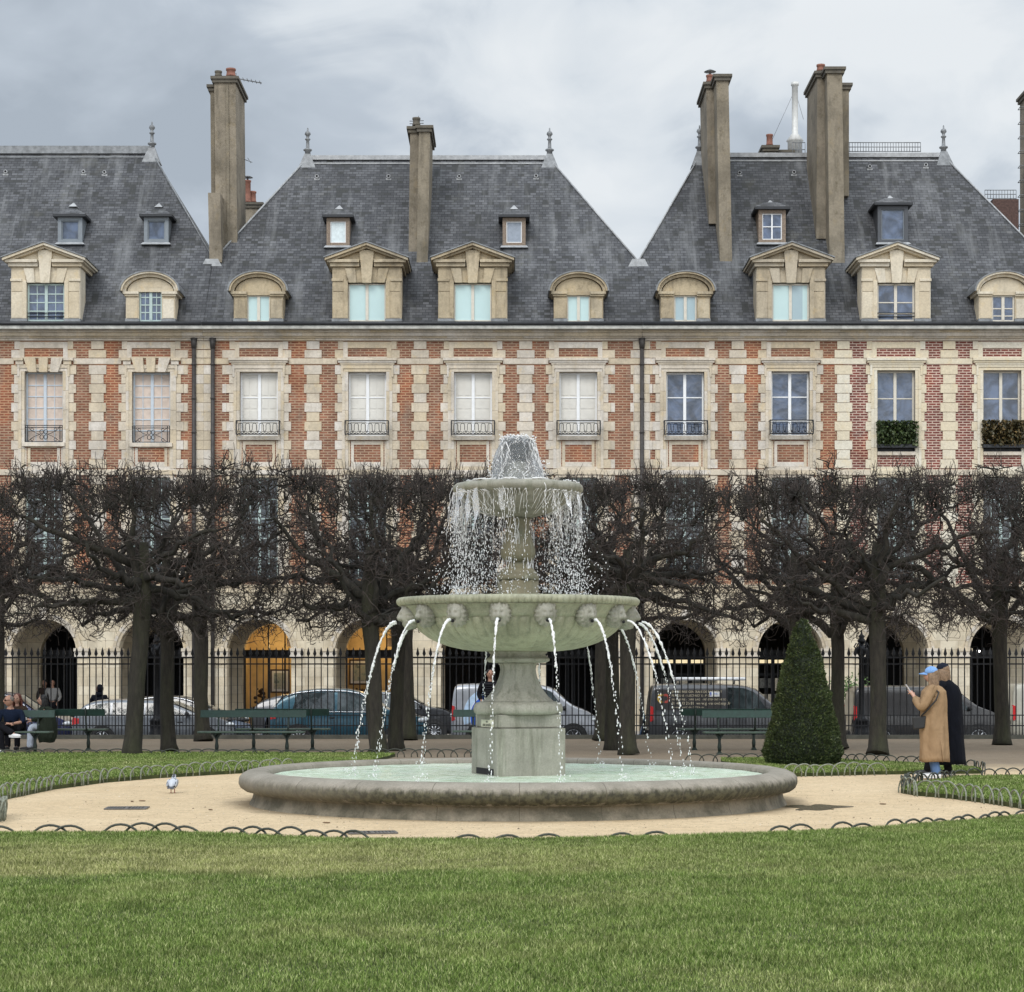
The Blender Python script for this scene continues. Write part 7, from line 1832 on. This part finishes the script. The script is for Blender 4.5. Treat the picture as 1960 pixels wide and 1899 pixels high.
ph = MB(); pc = Vector(L(.385, .01, 1.395)); Mx = Matrix.Rotation(R_(-32), 3, 'Y') @ Matrix.Rotation(0, 3, 'Z')
ph.hexa([tuple(pc+Mx @ Vector(p)) for p in ((-.006, -.037, -.075), (.006, -.037, -.075), (.006, .037, -.075), (-.006, .037, -.075), (-.006, -.037, .075), (.006, -.037, .075), (.006, .037, .075), (-.006, .037, .075))])
ph = place(ph, lambda p: p+t.location); o = ph.build('phone', simple('pale_phone_case', (.62, .60, .62), .3), None); tag(o, 'phone in a pale case held up by the woman in the tan coat', 'phone')
# --- person in the long black coat beside her
D2 = 32.35; fdir = Vector((-.80, .6, 0)).normalized(); rdir = fdir.cross(Vector((0, 0, 1)))
J = dict(pelvis=L(0, 0, .93), chest=L(.0, 0, 1.33), neck=L(.02, 0, 1.51), head=L(.05, 0, 1.665), sh_r=L(0, .19, 1.46), sh_l=L(0, -.19, 1.46), el_r=L(.06, .26, 1.17), wr_r=L(.20, .14, 1.00), el_l=L(.04, -.27, 1.16), wr_l=L(.16, -.17, .98),
         hip_r=L(0, .09, .90), kn_r=L(.06, .10, .5), an_r=L(.0, .12, .10), to_r=L(.15, .13, .045), hip_l=L(0, -.09, .90), kn_l=L(.16, -.10, .5), an_l=L(.26, -.08, .10), to_l=L(.41, -.09, .045), sole=1)
t, Jv, hd, fd, rt = figure('person', 'person in a long black coat and dark cap beside the tan coat', (X(1809, D2), D2, 0), J, SK, blackc, darkt, M['black'], 'mid', brown_h, fdir, coated=True)
coat_mesh(t, [(1.53, .01, 0, .07, .07), (1.49, .02, 0, .11, .11), (1.42, .05, 0, .165, .15), (1.30, .06, 0, .20, .18), (1.10, .06, 0, .205, .19), (.90, .07, 0, .21, .20), (.55, .07, 0, .225, .22), (.20, .08, 0, .245, .235)], blackc, 9, fold=.03)
V, E, Rr, add = chainer(); c0 = add([L(0, 0, 1.42)], [.09])
for q in 'rl': add([Jv['sh_'+q], lerp(Jv['sh_'+q], Jv['el_'+q], .5), Jv['el_'+q], lerp(Jv['el_'+q], Jv['wr_'+q], .86)], [.095, .09, .08, .066], c0)
skin('coat_sleeves', V, E, Rr, blackc, t); cap(t, hd, fd, rt, cloth('dark_navy_cap_cloth', (.014, .018, .030)))
# --- seated man
D = 41.75
J = dict(pelvis=(-.02, .02, .53), chest=(0, -.03, .80), neck=(-.01, -.05, .945), head=(-.03, -.09, 1.085), sh_r=(-.20, -.02, .86), sh_l=(.20, -.02, .86), el_r=(-.27, -.10, .63), wr_r=(-.03, -.30, .63), el_l=(.27, -.10, .66), wr_l=(.08, -.30, .62), hd_l=(-1, -.2, 0), hd_r=(1, -.2, -.1),
         hip_r=(-.09, -.06, .52), kn_r=(-.10, -.50, .50), an_r=(-.075, -.47, .10), to_r=(-.09, -.62, .045), hip_l=(.09, -.06, .54), kn_l=(-.20, -.46, .62), an_l=(.16, -.56, .44), to_l=(.26, -.60, .36))
t, Jv, hd, fd, rt = figure('person', 'seated man with sunglasses in a dark blue jumper, legs crossed, on the bench', (X(22, D), D, 0), J, SK2, navy, darkt, M['whiteshoe'], 'crop', grey_h, Vector((-.86, -.5, 0)), sleeves='short')
mb = MB()
for s in (-1, 1): mb.ball(hd+fd*.086+rt*s*.034+Vector((0, 0, .014)), (.026, .026, .020), 10, 7); mb.tube([hd+fd*.086+rt*s*.058+Vector((0, 0, .018)), hd+rt*s*.092+Vector((0, 0, .016))], .005, 5)
mb.tube([hd+fd*.097-rt*.02+Vector((0, 0, .016)), hd+fd*.097+rt*.02+Vector((0, 0, .016))], .005, 5); mb.build('sunglasses', simple('brown_lenses', (.05, .018, .01), .15), t, world=False)
mb = MB(); mb.tube([Vector((.105, -.285, .62))+Vector((0, .028*cos(a), .028*sin(a))) for a in [2*pi*i/12 for i in range(13)]], .009, 5); mb.build('watch', M['black'], t, world=False)
# --- auburn haired woman sitting behind him
D = 44.1
sit = lambda dx=0, f=1, up=0: dict(pelvis=(0, 0, .53+up), chest=(0, -.02*f, .84+up), neck=(0, -.03*f, .985+up), head=(0, -.05*f, 1.12+up), sh_r=(-.17, 0, .92+up), sh_l=(.17, 0, .92+up), el_r=(-.22, -.10*f, .68+up), wr_r=(-.05, -.28*f, .62+up), el_l=(.22, -.10*f, .68+up), wr_l=(.05, -.28*f, .62+up),
         hip_r=(-.08, -.05*f, .52), kn_r=(-.10, -.46*f, .50), an_r=(-.10, -.44*f, .10), to_r=(-.10, -.58*f, .045), hip_l=(.08, -.05*f, .52), kn_l=(.10, -.46*f, .50), an_l=(.10, -.44*f, .10), to_l=(.10, -.58*f, .045))
figure('person', 'auburn haired woman in brown seated just behind the man in sunglasses', (X(39, D), D-.25, 0), sit(up=-.02), SK, cloth('brown_coat_cloth', (.06, .04, .03)), darkt, M['black'], 'mid', red_h, Vector((-.1, -1, 0)), k=.95)
# --- woman in the green coat, sitting sideways
D = 43.2
J = dict(pelvis=(.10, 0, .53), chest=(.09, 0, .80), neck=(.06, 0, .95), head=(.03, -.01, 1.075), sh_r=(.08, .17, .90), sh_l=(.08, -.17, .90), el_r=(-.02, .22, .68), wr_r=(-.20, .10, .64), el_l=(.0, -.22, .68), wr_l=(-.20, -.12, .66), hd_l=(-1, .2, .3),
         hip_r=(.05, .09, .52), kn_r=(-.36+.16, .10, .53), an_r=(-.22, .11, .10), to_r=(-.36, .11, .045), hip_l=(.05, -.09, .52), kn_l=(-.20, -.10, .53), an_l=(-.22, -.11, .10), to_l=(-.36, -.11, .045))
t, Jv, hd, fd, rt = figure('person', 'dark haired woman in a dark green coat and bleached jeans on the bench', (X(79, D), D, 0), J, SK, green_c, pale_j, M['black'], 'mid', black_h, Vector((-.97, -.22, 0)), k=.96)
coat_mesh(t, [(.955, .07, 0, .08, .08), (.90, .09, 0, .15, .17), (.80, .11, 0, .18, .21), (.62, .13, 0, .19, .22), (.48, .12, .0, .21, .22), (.30, .13, 0, .19, .20), (.19, .12, 0, .15, .15)], green_c, 4, fold=.04)
mb = MB(); mb.tube([(-.30, -.13, .66), (-.30, -.13, .76)], [.032, .03], 10); mb.ball((-.30, -.13, .775), (.03, .03, .012), 10, 5); cup = place(mb, lambda p: p+t.location).build('paper_cup', simple('white_cup', (.75, .75, .75), .5)); tag(cup, 'small white paper cup in the hand of the woman in green', 'cup')
# --- man with a puffer vest behind the fountain, hooded passer-by, two under the arcade
stand = lambda: dict(pelvis=(0, 0, .92), chest=(0, 0, 1.30), neck=(0, 0, 1.48), head=(0, -.02, 1.63), sh_r=(-.20, 0, 1.42), sh_l=(.20, 0, 1.42), el_r=(-.27, .02, 1.14), wr_r=(-.20, -.14, .98), el_l=(.27, .02, 1.14), wr_l=(.20, -.14, .98), hd_l=(-.3, -.3, -1), hd_r=(.3, -.3, -1),
         hip_r=(-.09, 0, .88), kn_r=(-.10, -.02, .48), an_r=(-.11, .02, .10), to_r=(-.13, -.13, .045), hip_l=(.09, 0, .88), kn_l=(.10, -.02, .48), an_l=(.11, .02, .10), to_l=(.13, -.13, .045))
D = 49.3; t, Jv, hd, fd, rt = figure('person', 'man in a dark quilted vest standing behind the fountain before the white van', (X(938, D), D, 0), stand(), SK2, darkt, darkt, M['black'], 'short', black_h, Vector((.25, -1, 0)))
mb = MB()
for i in range(8): z = 1.0+.055*i; mb.ball((0, 0, z), (.20+.01*(i > 4), .165, .042), 20, 8)
mb.build('quilted_vest', cloth('black_quilted_nylon', (.022, .022, .026)), t, world=False)
D = 62.5; J = stand(); t, Jv, hd, fd, rt = figure('person', 'hooded passer-by in black walking left beyond the silver estate car', (X(190, D), D, -.45), J, SK, blackc, darkt, M['black'], None, None, Vector((-1, 0, 0)), hood=True)
D = 72.3; J = stand(); figure('person', 'man in a light grey shirt under the arcade arch at the far left', (X(101, D), D, -.30), J, SK2, cloth('grey_shirt', (.30, .30, .30)), darkt, M['black'], 'short', black_h, Vector((.4, -1, 0)))
D = 72.9; J = stand(); figure('person', 'dark dressed man in the shade under the far left arch', (X(86, D), D, -.30), J, SK2, cloth('brown_shirt', (.05, .035, .03)), darkt, M['black'], 'short', black_h, Vector((-.5, -1, 0)))
# --- pigeon seen from behind
c = G(330.5, 1518); t = thing('pigeon', 'grey pigeon walking away on the sand at the left of the basin', 'pigeon', (c.x, c.y, 0))
pg = NM('pigeon_feathers'); ss = pg.n('SeparateXYZ'); pg.lk(pg.P(obj=True), ss.inputs[0]); wv = pg.math('SINE', pg.math('MULTIPLY', pg.math('ADD', ss.outputs[2], pg.math('MULTIPLY', ss.outputs[1], -.8)), 85.0)); pg.col(pg.mix(pg.ramp(wv, [(.45, 0), (.6, 1)]), (.50, .53, .58), (.06, .065, .08))); pg.b.inputs['Roughness'].default_value = .7
Mx = Matrix.Rotation(R_(18), 3, 'X'); mb = MB(); mb.ball((0, .0, .125), (.070, .145, .066), 18, 12, f=lambda p: Vector((p.x*(1-.35*max(0, -p.y/.145)), p.y, p.z)), M=Mx)
mb.ball((0, .105, .185), (.036, .045, .055), 12, 8); mb.ball((0, .125, .228), (.026, .032, .027), 12, 8); b_ = mb.build('body', pg.mat, t, world=False)
mb = MB(); mb.loft([[(-.035, -.10, .105), (.035, -.10, .105), (.035, -.10, .09), (-.035, -.10, .09)], [(-.045, -.20, .075), (.045, -.20, .075), (.045, -.20, .068), (-.045, -.20, .068)]]); mb.build('tail', simple('dark_tail', (.07, .075, .09), .7), t, world=False)
for s in (-1, 1):
    mb = MB(); mb.ball((s*.058, -.02, .135), (.018, .12, .048), 14, 8, M=Matrix.Rotation(R_(14), 3, 'X')); mb.build('wing', pg.mat, t, world=False)
    mb = MB(); mb.tube([(s*.022, .0, .075), (s*.024, .01, .035), (s*.024, .0, .006)], .006, 5)
    for q in (-.5, 0, .5): mb.tube([(s*.024, 0, .005), (s*.024+.028*sin(q), .03*cos(q), .003)], .0035, 4)
    mb.build('leg', simple('pink_leg', (.40, .12, .10), .7), t, world=False)
mb = MB(); mb.tube([(0, .152, .226), (0, .175, .220)], [.007, .002], 5); mb.build('beak', M['black'], t, world=False)
